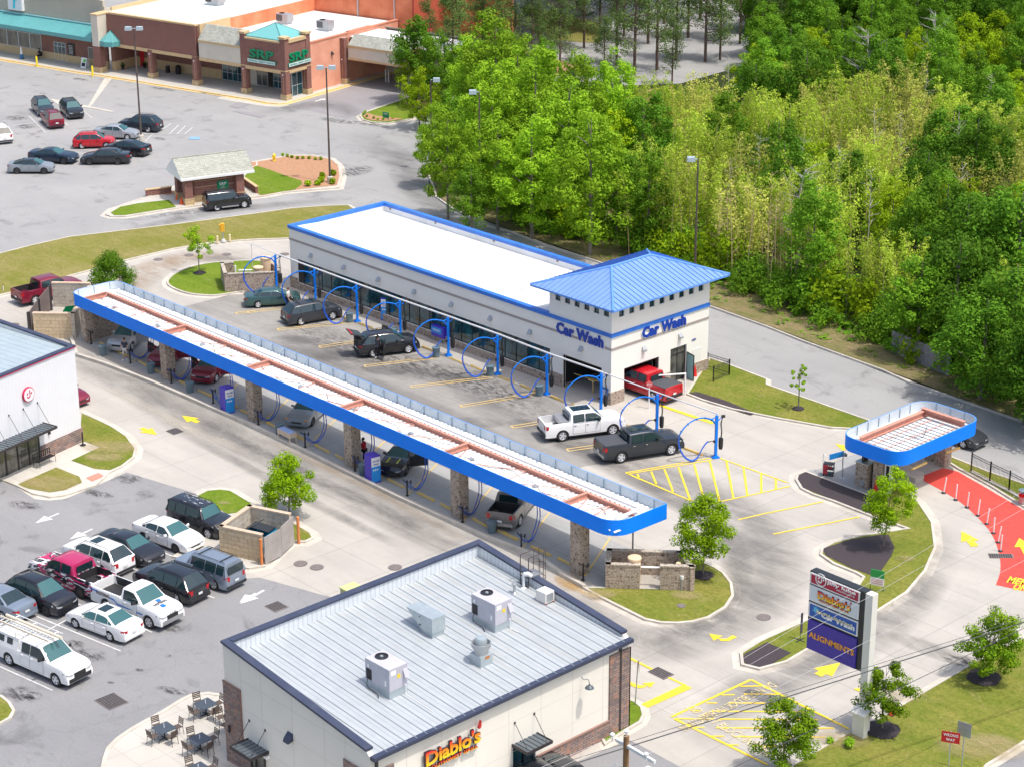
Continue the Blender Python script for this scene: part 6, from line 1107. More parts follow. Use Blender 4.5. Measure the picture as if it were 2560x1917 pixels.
# L W H wheelbase front-overhang wheel-radius ; deck profile ; cabin (rear base, rear roof, front roof, cowl) ; belt ; panes
def ty(n,L,Wd,H,wb,fo,wr,deck,cab,belt,panes,doors,**k): T[n]=dict(L=L,W=Wd,H=H,wb=wb,fo=fo,wr=wr,deck=deck,cab=cab,belt=belt,panes=panes,doors=doors,**k)
ty('sedan',4.88,1.84,1.45,2.82,.92,.335,[(0,.78),(.06,.98),(.3,1.04),(.9,1.05),(3.7,.99),(4.3,.90),(4.7,.76),(4.88,.58)],(.62,1.55,2.85,3.72),.95,[(.98,1.28),(1.32,2.28),(2.34,3.38)],[(1.35,2.3),(2.32,3.3)])
ty('coupe',4.8,1.9,1.36,2.82,.93,.35,[(0,.8),(.06,1.0),(.3,1.04),(.9,1.02),(3.5,.98),(4.3,.9),(4.65,.76),(4.8,.55)],(.65,1.65,2.55,3.5),.95,[(1.2,2.0),(2.06,3.15)],[(1.95,3.15)])
ty('lift',4.75,1.86,1.42,2.88,.85,.34,[(0,.8),(.05,1.0),(.3,1.06),(.6,1.04),(3.6,.98),(4.3,.88),(4.6,.74),(4.75,.56)],(.3,1.7,2.75,3.75),.95,[(.9,1.45),(1.5,2.3),(2.36,3.4)],[(1.45,2.33),(2.35,3.3)])
ty('suv',4.68,1.87,1.68,2.70,.92,.36,[(0,.8),(.05,1.05),(.2,1.12),(3.55,1.10),(4.3,1.02),(4.58,.86),(4.68,.62)],(.10,.8,2.7,3.66),1.04,[(.42,.98),(1.03,1.95),(2.0,3.2)],[(1.05,1.98),(2.0,2.98)],rails=True)
ty('bigsuv',4.9,1.92,1.70,2.85,.95,.38,[(0,.85),(.05,1.1),(.2,1.14),(3.7,1.13),(4.5,1.05),(4.8,.9),(4.9,.64)],(.08,.72,2.95,3.85),1.06,[(.36,1.05),(1.1,2.15),(2.2,3.4)],[(1.15,2.18),(2.2,3.2)],rails=True)
ty('boxsuv',4.58,1.88,1.80,2.76,.78,.39,[(0,.9),(.05,1.14),(.2,1.16),(3.45,1.16),(4.35,1.10),(4.52,.95),(4.58,.66)],(.03,.22,2.95,3.42),1.1,[(.25,.85),(.92,1.78),(1.84,2.95)],[(.95,1.8),(1.82,2.85)],rails=True)
ty('crew',5.9,2.02,1.93,3.70,.98,.42,[(0,1.32),(1.7,1.32),(1.76,1.28),(4.35,1.27),(5.4,1.2),(5.75,1.1),(5.9,.75)],(1.78,1.92,3.62,4.42),1.26,[(2.02,2.85),(2.92,4.05)],[(1.98,2.88),(2.9,3.95)],bed=(.1,1.7))
ty('reg',5.9,2.02,1.93,3.56,.98,.42,[(0,1.32),(2.5,1.32),(2.56,1.28),(4.35,1.27),(5.4,1.2),(5.75,1.1),(5.9,.75)],(2.58,2.72,3.62,4.42),1.26,[(2.82,4.05)],[(2.85,3.95)],bed=(.1,2.48))
ty('ext',6.3,2.05,2.02,4.1,1.0,.43,[(0,1.35),(2.05,1.35),(2.1,1.31),(4.75,1.31),(5.8,1.25),(6.15,1.12),(6.3,.78)],(2.12,2.26,3.95,4.8),1.3,[(2.4,3.1),(3.16,4.4)],[(2.3,3.12),(3.14,4.3)],bed=(.1,2.05))
WPROT={}
def wheel(par,x,y,s,r,rim):
    k=(r,rim.name)
    if k not in WPROT:
        mb=MB(); mb.lathe([(r*.62,-.11),(r*.93,-.115),(r,-.07),(r,.07),(r*.93,.115),(r*.62,.11)],20,(0,0,0),'y',False); m1=mb.build('wheel',M_tyre,None,30); me1=m1.data; bpy.data.objects.remove(m1)
        mb=MB(); mb.mi=0; mb.lathe([(r*.62,.11),(r*.6,.07),(.0001,.065)],20,(0,0,0),'y',False); mb.lathe([(r*.62,-.11),(r*.6,-.07),(.0001,-.065)],20,(0,0,0),'y',False); mb.mi=1
        for sg in (-1,1):
            mb.lathe([(r*.66,.10*sg),(r*.62,.118*sg),(r*.56,.10*sg)],20,(0,0,0),'y',False); mb.lathe([(r*.16,.08*sg),(r*.12,.105*sg),(.0001,.108*sg)],10,(0,0,0),'y',False)
            for q in range(5):
                a=2*pi*q/5; c,s_=cos(a),sin(a); w0,w1=r*.11,r*.085
                vs=[(c*rr_-s_*ww,.098*sg,s_*rr_+c*ww) for rr_,ww in ((r*.1,-w0*1.5),(r*.6,-w1*1.75),(r*.6,w1*1.75),(r*.1,w0*1.5))]; mb.add(vs,[(0,1,2,3) if sg<0 else (3,2,1,0)])
        o=mb.build('rim',[M_rimd,rim]); me2=o.data; bpy.data.objects.remove(o); WPROT[k]=(me1,me2)
    o=bpy.data.objects.new('wheel',WPROT[k][0]); COL.objects.link(o); o.parent=par; o.location=(x,y,r); o2=bpy.data.objects.new('rim',WPROT[k][1]); COL.objects.link(o2); o2.parent=o; return o
def car(t,pt,anc,label,cat='car',group=None,rim=None,glass=None,name=None,roof=None,opts=()):
    s=T[t]; L_,Wd,H=s['L'],s['W'],s['H']; hw=Wd/2; wr=s['wr']; xf=L_-s['fo']; xr=xf-s['wb']; cx=(xf+xr)/2
    # ---- place
    kind=anc[0]
    if kind=='w': a,b=V(W(anc[1])),V(W(anc[2])); d=(b-a).normalized(); m_=(a+b)/2; sc=1
    elif kind in 'fb':
        d=(V(W(anc[3]))-V(W(anc[2]))).normalized(); a=V(W(anc[1])); m_=a-d*s['wb']/2 if kind=='f' else a+d*s['wb']/2
    elif kind=='r': d=(V(W(anc[3]))-V(W(anc[2]))).normalized(); m_=V(W(anc[1],H))+d*(cx-(s['cab'][1]+s['cab'][2])/2)
    elif kind=='x': m_=V(anc[1]); d=V((cos(R(anc[2])),sin(R(anc[2]))))
    nrm=V((-d.y,d.x)); away=V((m_.x-CAM.x,m_.y-CAM.y)); 
    if nrm.dot(away)<0: nrm=-nrm
    if kind in 'wfb': m_=m_+nrm*(hw-.06)
    g=empty(name or {'crew':'pickup_truck','reg':'pickup_truck','ext':'pickup_truck'}.get(t,'parked_car'),(m_.x,m_.y,.03),math.atan2(d.y,d.x),label,cat,group)
    if kind=='w':
        q=(V(W(anc[2]))-V(W(anc[1]))).length/s['wb']; q=max(.95,min(1.05,q)); g.scale=(q,q,q)
    P_=PAINT[pt] if isinstance(pt,str) else pt; rim=rim or M_rim; gl=glass or M_cg; ox=-cx
    deck=s['deck']; bed=s.get('bed'); truck=bool(bed)
    def hwid(x):
        e=max(0,(.55-x)/.55) if x<.55 else max(0,(x-(L_-.75))/.75); return hw*(1-(.05 if truck else .13)*e*e)
    def sy(x,z): return hwid(x)*lerpf([(.2,.955),(.45,.99),(.68,1.0),(max(.8,lerpf(deck,x)-.1),.965),(lerpf(deck,x),.93)],z)
    Ra=wr+.055
    def zb(x):
        z=.24 if not truck else .38
        for xw in (xr,xf):
            if abs(x-xw)<Ra: z=max(z,wr+sqrt(Ra*Ra-(x-xw)**2)*.97)
        return z
    xs={0,.03,.12,.3,L_-.03,L_-.1,L_-.2,L_-.35}|{q[0] for q in deck}
    for xw in (xr,xf): xs|={xw+Ra*k for k in (-1.001,-.999,-.92,-.75,-.5,-.25,0,.25,.5,.75,.92,.999,1.001)}
    xs|={i*.35 for i in range(1,int(L_/.35))}
    if bed: xs|={bed[0]-.001,bed[0]+.001,bed[1]-.001,bed[1]+.001}
    xs=sorted(x for x in xs if 0<=x<=L_); rings=[]
    for x in xs:
        zt=lerpf(deck,x); b0=zb(x); b0=min(b0,zt-.12); h_=hwid(x); inb=bed and bed[0]<x<bed[1]
        e=.55+.45*min(1,x/.1) if x<.1 else (.6+.4*min(1,(L_-x)/.12) if x>L_-.12 else 1)
        zz=[b0,b0+(zt-b0)*.25,b0+(zt-b0)*.55,b0+(zt-b0)*.85,zt-.015]
        r_=[(h_*.5,b0)]+[(sy(x,z_)*(1 if e==1 else .97+.03*e),z_) for z_ in zz]
        if inb: r_+=[(h_*.86,zt),(h_*.85,.78),(0,.78)]
        else: r_+=[(h_*.86,zt+.005),(h_*.45,zt+.03),(0,zt+.036)]
        rings.append([(x+ox,y,z) for y,z in r_]+[(x+ox,-y,z) for y,z in r_[-2::-1]])
    mb=MB(); n=len(rings[0]); mb.add([p for r_ in rings for p in r_],[(i*n+j,(i+1)*n+j,(i+1)*n+j+1,i*n+j+1) for i in range(len(rings)-1) for j in range(n-1)]+[tuple(range(n)),tuple(range(len(rings)*n-1,(len(rings)-1)*n-1,-1))])
    mb.f=[f[::-1] for f in mb.f]; body=mb.build('body',P_,g,32)
    mb=MB(); mb.box(.35+ox,L_-.35+ox,-hw*.8,hw*.8,.2,.62); mb.build('underbody',M_trim,g)
    # ---- cabin
    c0,c1,c2,c3=s['cab']; bl=s['belt']; zr=H
    def zc(x): return lerpf([(c0,bl),(c1,zr-.03),((c1+c2)/2,zr),(c2,zr-.02),(c3,bl-.04)],x)
    def wz(z,x=0): return hw*(.94-(.94-(.66 if s.get('rails') and t!='boxsuv' else .68))*max(0,(z-bl))/(zr-bl)) if not truck else hw*(.93-(.93-.76)*max(0,(z-bl))/(zr-bl))
    cxs=sorted({c0+(c1-c0)*k/3 for k in range(4)}|{c1+(c2-c1)*k/4 for k in range(5)}|{c2+(c3-c2)*k/3 for k in range(4)}); rings=[]
    for x in cxs:
        z=zc(x); m2=min(.07,(z-bl+.05)*.5); r_=[(wz(bl)*.99,bl-.09),(wz(z-m2),z-m2),(wz(z)*.93,z-.01),(wz(z)*.5,z+.018),(0,z+.025)]; rings.append([(x+ox,y,zz) for y,zz in r_]+[(x+ox,-y,zz) for y,zz in r_[-2::-1]])
    mb=MB(); n=len(rings[0]); mb.add([p for r_ in rings for p in r_],[(i*n+j+1,(i+1)*n+j+1,(i+1)*n+j,i*n+j) for i in range(len(rings)-1) for j in range(n-1)]+[tuple(range(n))[::-1],tuple(range(len(rings)*n-1,(len(rings)-1)*n-1,-1))[::-1]])
    RP=PAINT[roof] if isinstance(roof,str) else (roof or P_); mb.build('roof',RP,g,40)
    for sg in (-1,1):
        for (a,b) in s['panes']:
            mb=MB(); cols=[a+(b-a)*k/6 for k in range(7)]; vs=[]
            for x in cols:
                z1=bl+.02+(zc(x)-bl-.02)*.86; z0=bl+.03
                if zc(x)-bl<.12: z1=z0+.01
                for z_ in (z0,z1): vs.append((x+ox,sg*(wz(z_)+.012+.01*(1-(z_-bl)/(zr-bl))),z_))
            mb.add(vs,[(2*k,2*k+2,2*k+3,2*k+1) if sg<0 else (2*k+1,2*k+3,2*k+2,2*k) for k in range(6)]); mb.build('side_window',gl,g)
    def screen(nm,xa,xb,mt):
        vs=[]; N=4; 
        for k in range(N+1):
            x=xa+(xb-xa)*k/N; z=zc(x); dx=.02 if xb<xa else -.02
            for q in (-.9,-.45,0,.45,.9): vs.append((x+ox+dx,q*wz(z)*.97,z+.022+.018*(1-abs(q))))
        mb=MB(); mb.add(vs,[(k*5+j,k*5+j+1,(k+1)*5+j+1,(k+1)*5+j) for k in range(N) for j in range(4)]); mb.build(nm,mt,g)
    screen('windshield',c3-.06,c2+.03,M_cg2 if gl is M_cg else gl); screen('rear_window',c0+(.02 if not truck else .0),c1-.02,gl) if c1-c0>.2 else None
    if c1-c0<=.2: mb=MB(); mb.box(c0+ox-.03+(.0),c0+ox+.0,-.62,.62,bl+.05,zr-.15); mb.build('rear_window',gl,g)
    # ---- doors, wheels, lights
    for sg in (-1,1):
        for i,(a,b) in enumerate(s['doors']):
            mb=MB(); zs=[.34 if not truck else .5,.5 if not truck else .62,.7,bl-.1,bl-.045]
            for mi,off_,gr in ((1,.004,.018),(0,.009,0)):
                mb.mi=mi; cols=[a-gr,(a+b)/2,b+gr]; zz=[zs[0]-gr]+zs[1:-1]+[zs[-1]+gr]; vs=[(x+ox,sg*(sy(x,z_)+off_),z_) for x in cols for z_ in zz]
                k5=len(zz); mb.add(vs,[(c_*k5+j,(c_+1)*k5+j,(c_+1)*k5+j+1,c_*k5+j+1) if sg<0 else (c_*k5+j+1,(c_+1)*k5+j+1,(c_+1)*k5+j,c_*k5+j) for c_ in range(2) for j in range(k5-1)])
            o=mb.build('door',[P_,M_trim],g); mb=MB(); y=sg*(sy(a+.15,bl-.16)+.03); mb.box(a+.07+ox,a+.25+ox,y-.02,y+.02,bl-.17,bl-.14); mb.build('handle',M_chr if t in('crew','lift') else P_,o)
        for xw in (xr,xf): wheel(g,xw+ox,sg*(hw-.13),sg,wr,rim)
        mb=MB(); x=s['doors'][-1][1]-.12+ox; z=bl+.06; k=1.3 if truck else 1; mb.add([(x,sg*hw*.93,z-.05),(x+.1,sg*hw*.93,z-.05),(x+.06,sg*(hw+.17*k),z-.03),(x-.03,sg*(hw+.17*k),z-.03),(x,sg*hw*.93,z+.08*k),(x+.1,sg*hw*.93,z+.06*k),(x+.06,sg*(hw+.17*k),z+.12*k),(x-.03,sg*(hw+.17*k),z+.13*k)],[(0,1,2,3),(7,6,5,4),(0,4,5,1),(1,5,6,2),(2,6,7,3),(3,7,4,0)]); mb.build('mirror',M_trim if truck else P_,g)
        zt=lerpf(deck,L_-.12); x=L_-.16; mb=MB(); vs=[(x-.22+ox,sg*(sy(x-.22,zt-.1)+.012),zt-.10),(x+.1+ox,sg*hwid(L_)*.97,zt-.16),(L_+.012+ox,sg*hwid(L_)*.78,zt-.20),(L_+.012+ox,sg*hwid(L_)*.5,zt-.22),(x-.22+ox,sg*(sy(x-.22,zt)+.012),zt+.0),(x+.1+ox,sg*hwid(L_)*.955,zt-.05),(L_+.005+ox,sg*hwid(L_)*.78,zt-.10),(L_+.01+ox,sg*hwid(L_)*.5,zt-.15)]
        mb.add(vs,[(0,1,5,4),(1,2,6,5),(2,3,7,6)] if sg<0 else [(4,5,1,0),(5,6,2,1),(6,7,3,2)]); mb.build('headlight',M_head,g)
        zt=lerpf(deck,.12)-.04; tall=.3 if t in('boxsuv','bigsuv','crew','reg','ext') else .16
        mb=MB(); vs=[(.22+ox,sg*(sy(.2,zt-.1)+.012),zt-.05),(.05+ox,sg*hwid(0)*1.0,zt-.04),(-.012+ox,sg*hwid(0)*.86,zt-.05),(-.012+ox,sg*hwid(0)*.66,zt-.06)]; vs+=[(a,b,c_-tall) for a,b,c_ in vs]; mb.add(vs,[(0,4,5,1),(1,5,6,2),(2,6,7,3)]); mb.build('taillight',M_tail,g)
    zt=lerpf(deck,L_-.1); mb=MB(); mb.box(L_-.03+ox,L_+.02+ox,-hw*.42,hw*.42,zt-.36 if truck else zt-.30,zt-.08 if truck else zt-.16); mb.build('grille',M_trim if t!='crew' else M_trim,g)
    mb=MB(); mb.box(L_-.06+ox,L_+.03+ox,-hw*.8,hw*.8,.26 if not truck else .42,.42 if not truck else .66); mb.build('front_bumper',M_chr if 'chrome' in opts else (M_trim if truck or 'dark_trim' in opts else P_),g)
    mb=MB(); mb.box(-.05+ox,.04+ox,-hw*.86,hw*.86,.3 if not truck else .45,.45 if not truck else .66); mb.build('rear_bumper',M_chr if 'chrome' in opts else (M_trim if truck or t in('suv','bigsuv','boxsuv') else P_),g)
    mb=MB(); zp=.62 if not truck else .7; mb.box(-.065+ox,-.052+ox,-.16,.16,zp,zp+.14); mb.build('licence_plate',M_plate,g)
    if s.get('rails'):
        for sg in (-1,1): mb=MB(); mb.tube([(c1+.1+ox,sg*wz(zr)*.9,zr+.02),(c1+.25+ox,sg*wz(zr)*.9,zr+.07),(c2-.25+ox,sg*wz(zr)*.9,zr+.07),(c2-.05+ox,sg*wz(zr)*.9,zr+.02)],.02,5); mb.build('roof_rail',M_trim if 'crossbars' in opts or pt!='silver' else M_chr,g)
    if 'crossbars' in opts:
        for x in (c1+.5,c2-.45): mb=MB(); mb.box(x-.03+ox,x+.03+ox,-wz(zr)*.92,wz(zr)*.92,zr+.05,zr+.09); mb.build('cross_bar',M_trim,g)
    if 'sunroof' in opts: mb=MB(); mb.box(c2-.95+ox,c2-.3+ox,-.38,.38,zr-.02,zr+.032); mb.build('sunroof',M_cg,g)
    if 'panoroof' in opts: mb=MB(); mb.box(c1+.25+ox,c2-.15+ox,-.42,.42,zr-.02,zr+.032); mb.build('sunroof',M_cg,g)
    if truck:
        b0,b1=bed; mb=MB(); mb.quad((b0+.02+ox,-hw*.83,.79),(b1-.02+ox,-hw*.83,.79),(b1-.02+ox,hw*.83,.79),(b0+.02+ox,hw*.83,.79)); 
        for sg in (-1,1): mb.quad(*[(x+ox,sg*hw*.845,z) for x,z in ((b0+.01,.79),(b1-.01,.79),(b1-.01,1.30),(b0+.01,1.30))])
        mb.quad(*[(b1-.01+ox,y,z) for y,z in ((-hw*.84,.79),(hw*.84,.79),(hw*.84,1.3),(-hw*.84,1.3))]); 
        mb.build('bed_liner',M_trim if 'lightbed' not in opts else mat('bed_pale',(.55,.55,.54),.6),g)
        if 'cover' in opts: mb=MB(); mb.box(b0-.02+ox,b1+ox,-hw*.9,hw*.9,1.32,1.36); mb.build('bed_cover',mat('tonneau',(.06,.065,.075),.7) if 'tonneau' not in MATS else MATS['tonneau'],g)
        if 'toolbox' in opts: mb=MB(); mb.box(b1-.55+ox,b1-.02+ox,-hw*.86,hw*.86,1.1,1.4); mb.build('tool_box',M_chr if 0 else M_steel,g)
    for o_ in opts:
        if isinstance(o_,tuple) and o_[0]=='door':   # ('door', side, index, angle)
            _,sg,i,ang=o_; a,b=s['doors'][i]; w_=b-a; h=empty('open_door',(0,0,0)); h.parent=g; h.location=(b+ox,sg*(hw*.97),0); h.rotation_euler=(0,0,R(180)-sg*R(ang))
            mb=MB(); mb.box(0,w_,-.05,.05,.36,bl); mb.build('door_panel',P_,h); mb=MB(); mb.tube([(0.05,0,bl),(.35,0,zr-.12),(w_-.05,0,zr-.12),(w_,0,bl)],.03,5); mb.build('window_frame',P_,h); mb=MB(); mb.quad((.1,0,bl),(.36,0,zr-.14),(w_-.07,0,zr-.14),(w_-.03,0,bl)); mb.build('side_window',gl,h); mb=MB(); mb.box(.1,w_-.1,.05 if 1 else 0,.07,.45,bl-.1); mb.build('door_trim',M_trim,h)
    return g,ox,s
gl1='cars in the shopping centre lot'; D1=(t1(720,960),t1(795,1025))
car('suv','slate',('r',t1(352,842),*D1),'dark slate SUV facing the camera, left of a pair beside the concrete trench','car',gl1)
car('bigsuv','black',('r',t1(600,860),*D1),'black SUV with pale headlights parked alone right of the small red SUV','car',gl1)
car('suv','maroon',('r',t1(455,962),D1[1],D1[0]),'maroon SUV seen from behind, nose to nose with the slate SUV','car',gl1)
car('bigsuv','white',('r',t1(8,1085),D1[1],D1[0]),'white minivan cut off by the left edge of the picture','car',gl1)
car('suv','slate',('w',t1(1280,1148),t1(1080,1135)),'dark grey-blue SUV behind the light pole with silver wheels','car',gl1)
car('sedan','silver',('w',t1(890,1203),t1(1100,1212)),'silver sedan parked between the red wagon and the light pole base','car',gl1)
car('suv','red',('w',t1(713,1290),t1(915,1285)),'cherry red wagon with roof rails behind the black coupes','car',gl1)
car('coupe','navy',('w',t1(322,1408),t1(556,1422)),'dark blue coupe with a rear wing behind the silver-grey fastback','car',gl1,M_rimd)
car('lift','grey',('w',t1(148,1505),t1(382,1505)),'silver-grey fastback sedan with black roof at the lower left of the lot','car',gl1,M_rimd,roof='black')
car('sedan','black',('w',t1(1022,1425),t1(770,1427)),'black sedan facing left in the front row of the lot','car',gl1,M_rimd)
car('lift','black',('w',t1(1168,1358),t1(950,1335)),'black fastback with red taillights behind the black sedan','car',gl1,M_rimd)
g,ox,s=car('boxsuv','black',('w',(543.8,529.5),(611.6,521.7)),'black boxy SUV with grey cladding waiting at the drive-up kiosk','car')
mb=MB(); 
for sg in (-1,1): mb.box(1.5+ox,3.2+ox,sg*.93-.03,sg*.93+.03,.3,.42)
mb.build('side_step',M_steel,g)
g,ox,s=car('crew','maroon',('b',(89.5,763.4),t5(200,935),t5(480,868)),'maroon pickup on the left drive behind the open dumpster gates','pickup')
gv='cars at the vacuum arches'
car('sedan','green',('w',(646,771.8),(727,767)),'grey-green sedan leftmost at the vacuum arches','car',gv)
car('bigsuv','charcoal',('w',t6(393,1157),t6(662,1108)),'dark old SUV with roof rack at the second vacuum arch','car',gv,opts=('crossbars','sunroof'))
g,ox,s=car('suv','black',('w',t6(1012,1432),t6(1318,1394)),'black crossover with its tailgate and doors open at the vacuum arches','car',gv,opts=(('door',-1,0,65),('door',1,1,60)))
h=empty('open_tailgate',(.35+ox,0,1.66)); h.parent=g; h.rotation_euler=(0,R(18),0); mb=MB(); mb.box(-1.0,0,-.68,.68,-.05,.03); mb.build('tailgate_panel',PAINT['black'],h); mb=MB(); mb.box(-.6,-.08,-.55,.55,.03,.045); mb.build('rear_window',M_cg,h); mb=MB(); mb.box(-.95,-.8,-.6,.6,.03,.05); mb.build('taillight',M_tail,h)
mb=MB(); mb.box(-.03+ox,.5+ox,-.6,.6,.7,1.45); mb.build('cargo_opening',M_dark,g)
car('crew','white',('w',tb(435,497),tb(868,442)),'white crew-cab pickup with a toolbox in its pale bed','pickup',gv,opts=('toolbox','lightbed','panoroof'))
car('crew','slate',('w',tb(940,682),tb(1372,614)),'dark slate crew-cab pickup with covered bed nearest the hatched markings','pickup',gv,opts=('cover','panoroof','chrome'))
car('crew','red',('x',(W(tb(1215,157))[0]-1.85,W(tb(1215,157))[1]+.95),180),'bright red pickup with a black bed cover, nose in the wash tunnel','pickup',opts=('cover',))
gc='cars parked under the long canopy'; Dc=(ta(690,305),ta(440,535))
car('suv','silver',('f',t5(1140,1372),t5(1280,1370),t5(1135,1480)),'silver SUV with dark grille under the left end of the canopy','car',gc,opts=(('door',1,1,50),))
car('coupe','maroon',('f',t5(1497,1500),t5(1680,1490),t5(1500,1620)),'dark maroon coupe with both doors open behind the first free column','car',gc,M_rimd,opts=(('door',1,0,60),('door',-1,0,60)))
car('suv','maroon',('f',t5(1868,1645),t9(2050,5),t9(1850,165)),'glossy maroon crossover with doors open, third from the left under the canopy','car',gc,opts=(('door',1,1,60),('door',-1,1,60)))
g,ox,s=car('sedan','grey',('f',ta(490,362),*Dc),'silver-grey sedan with orange running lights under the canopy','car',gc,M_rimd)
for sg in (-1,1): mb=MB(); mb.box(4.55+ox,4.62+ox,sg*.72-.14,sg*.72+.14,.70,.75); mb.xf(Matrix.Translation((.27,0,0))); mb.build('running_light',M_amb,g)
g,ox,s=car('coupe','black',('f',ta(1300,785),ta(1570,680),ta(1315,950)),'black muscle car with yellow hood stripes and its door open','car',gc,M_rimd,opts=(('door',1,0,60),))
mb=MB(); 
for y in (-.42,.3): mb.add([(3.62+ox,y,1.025),(4.3+ox,y,.945),(4.3+ox,y+.1,.945),(3.62+ox,y+.1,1.025)],[(0,1,2,3)])
mb.build('hood_stripe',mat('stripe_lime',(.65,.72,.08),.5),g)
car('crew','taupe',('b',tb(68,1228),tb(90,1415),tb(330,1100)),'grey pickup with open bed backed up to the kerb under the canopy','pickup',gc,opts=('chrome',))
gp='vehicles in the parking lot'; Dp=(td(285,345),td(1040,657))
g,ox,s=car('boxsuv','black',('f',t9(1797,1338),*Dp),'black boxy SUV with soap marks on roof and hood beside the dumpster enclosure','car',gp)
def soap(g,ox,rects,z):
    mb=MB(); random.seed(3)
    for x0_,x1_,y0_,y1_,n in rects:
        for i in range(n): x=random.uniform(x0_,x1_); y=random.uniform(y0_,y1_); l=random.uniform(.05,.3); mb.box(x+ox,x+l+ox,y,y+.025,z(x),z(x)+.004)
    mb.build('soap_streaks',mat('soap',(.6,.62,.66),.5) if 'soap' not in MATS else MATS['soap'],g)
soap(g,ox,[(.7,2.7,-.5,.5,26)],lambda x:1.828); 
car('sedan','white',('f',t9(1517,1460),*Dp),'big white sedan with black wheels between the black SUV and the black sedan','car',gp,M_rimd)
car('sedan','black',('f',t9(1172,1578),*Dp),'plain black sedan with yellowed headlights between two white cars','car',gp,M_rimd)
car('bigsuv','white',('b',t9(885,1655),Dp[1],Dp[0]),'white SUV with a sunroof facing away, left of the black sedan','car',gp,opts=('sunroof',))
g,ox,s=car('crew',paint('wrap',(.42,.40,.42)),('b',td(697,205),Dp[1],Dp[0]),'pickup wrapped in pink, white and black graphics with a pink roof','pickup',gp,M_rimd,roof='pink')
m,t,b=nodes('wrap_graphics'); c_=coords(t); mp=t.nodes.new('ShaderNodeMapping'); mp.inputs['Scale'].default_value=(.7,2.5,3); t.links.new(c_,mp.inputs[0]); f=noise(t,mp.outputs[0],1.1,2,.4,2.5); cc=mix(t,math_(t,'GREATER_THAN',f,.52),(.02,.02,.025),(.75,.74,.75)); cc=mix(t,math_(t,'GREATER_THAN',noise(t,mp.outputs[0],.8,1,.4,1.5),.56),cc,(.50,.02,.12)); t.links.new(cc,b.inputs['Base Color']); b.inputs['Roughness'].default_value=.35
for o in [g]+list(g.children_recursive):
    if o.type=='MESH':
        for i,sl_ in enumerate(o.data.materials):
            if sl_ and sl_.name=='paint_wrap': o.data.materials[i]=m
car('suv','black',('f',td(402,357),*Dp),'black compact SUV with amber-cornered headlights facing the camera','car',gp,M_rimd)
car('sedan','bluegrey',('b',td(28,400),Dp[1],Dp[0]),'silver-blue sedan cut off by the left edge of the parking lot','car',gp)
car('sedan','white',('w',td(950,575),td(655,462)),'pearl white sedan with red taillights in front of the white company pickup','car',gp,opts=('sunroof',),glass=M_cg2)
g,ox,s=car('reg','white',('f',td(1290,464),*Dp),'white single-cab company pickup with blue stripes and dark lettering','pickup',gp,opts=('chrome',))
M_sb=mat('stripe_blue',(.02,.18,.62),.4); mb=MB()
for a,b in (((.1,1.15),(.75,1.12)),((1.75,1.0),(2.1,.98)),((2.1,.98),(2.35,.78)),((2.35,.78),(4.6,.72))):
    mb.quad(*[(x+ox,-(1.01+.012 if x<4.3 else 1.0),z) for x,z in (a,b,(b[0],b[1]+.09),(a[0],a[1]+.09))])
mb.build('side_stripe',M_sb,g); mb=MB(); mb.quad((4.5+ox,-.02,1.325),(4.78+ox,-.02,1.31),(4.78+ox,.26,1.31),(4.5+ox,.26,1.325)); mb.quad((5.12+ox,-.26,1.285),(5.45+ox,-.26,1.26),(5.45+ox,.02,1.26),(5.12+ox,.02,1.285)); mb.build('hood_stripe',M_sb,g)
text('FASTENAL',1.15,.22,M_ltr,g,.008,'lettering',.02,(1.2+ox,-1.03,1.12)); o=text('FASTENAL',1.0,.24,M_ltr,g,.008,'lettering',.02,(4.95+ox,0,1.315),R(90),0,flat=True); 
text('RAM',.5,.12,M_chr,g,.01,'grille_lettering',.01,(5.94+ox,0,1.0),R(90))
car('bigsuv','black',('b',td(1522,247),Dp[1],Dp[0]),'glossy black SUV facing away between the company pickup and the grey hatchback','car',gp)
g,ox,s=car('boxsuv','bluegrey',('b',td(1847,132),Dp[1],Dp[0]),'pale grey-blue hatchback with two roof bars below the dumpster enclosure','car',gp,opts=('crossbars',))
g,ox,s=car('ext','white',('w',td(90,792),td(470,960)),'white service pickup with a capped bed and ladders on a roof rack','pickup',gp)
mb=MB(); mb.add([(.05+ox,-.95,1.35),(2.08+ox,-.95,1.35),(2.08+ox,.95,1.35),(.05+ox,.95,1.35),(.1+ox,-.8,1.98),(2.06+ox,-.8,1.98),(2.06+ox,.8,1.98),(.1+ox,.8,1.98)],[(4,5,6,7),(0,1,5,4),(1,2,6,5),(2,3,7,6),(3,0,4,7)]); mb.build('bed_cap',PAINT['white'],g)
for a,b in ((.35,.85),(1.1,1.6)): mb=MB(); mb.quad(*[(x+ox,-(.94-.15*(z-1.35)/.63)-.02,z) for x,z in ((a,1.48),(b,1.48),(b,1.85),(a,1.85))]); mb.build('cap_window',M_cg,g)
mb=MB()
for x in (.3,1.8,3.7): mb.tube([(x+ox,-.8,1.95),(x+ox,-.8,2.3),(x+ox,.8,2.3),(x+ox,.8,1.95)],.03,5)
for y in (-.8,.8): mb.tube([(.0+ox,y,2.3),(4.1+ox,y,2.3)],.025,5)
mb.build('ladder_rack',PAINT['white'],g)
ld=empty('ladder',(0,0,0),0,'tan extension ladder tied on the rack of the white service pickup','ladder'); wm=g.matrix_basis; ld.location=wm@V((ox+2.0,-.25,2.36)); ld.rotation_euler=g.rotation_euler
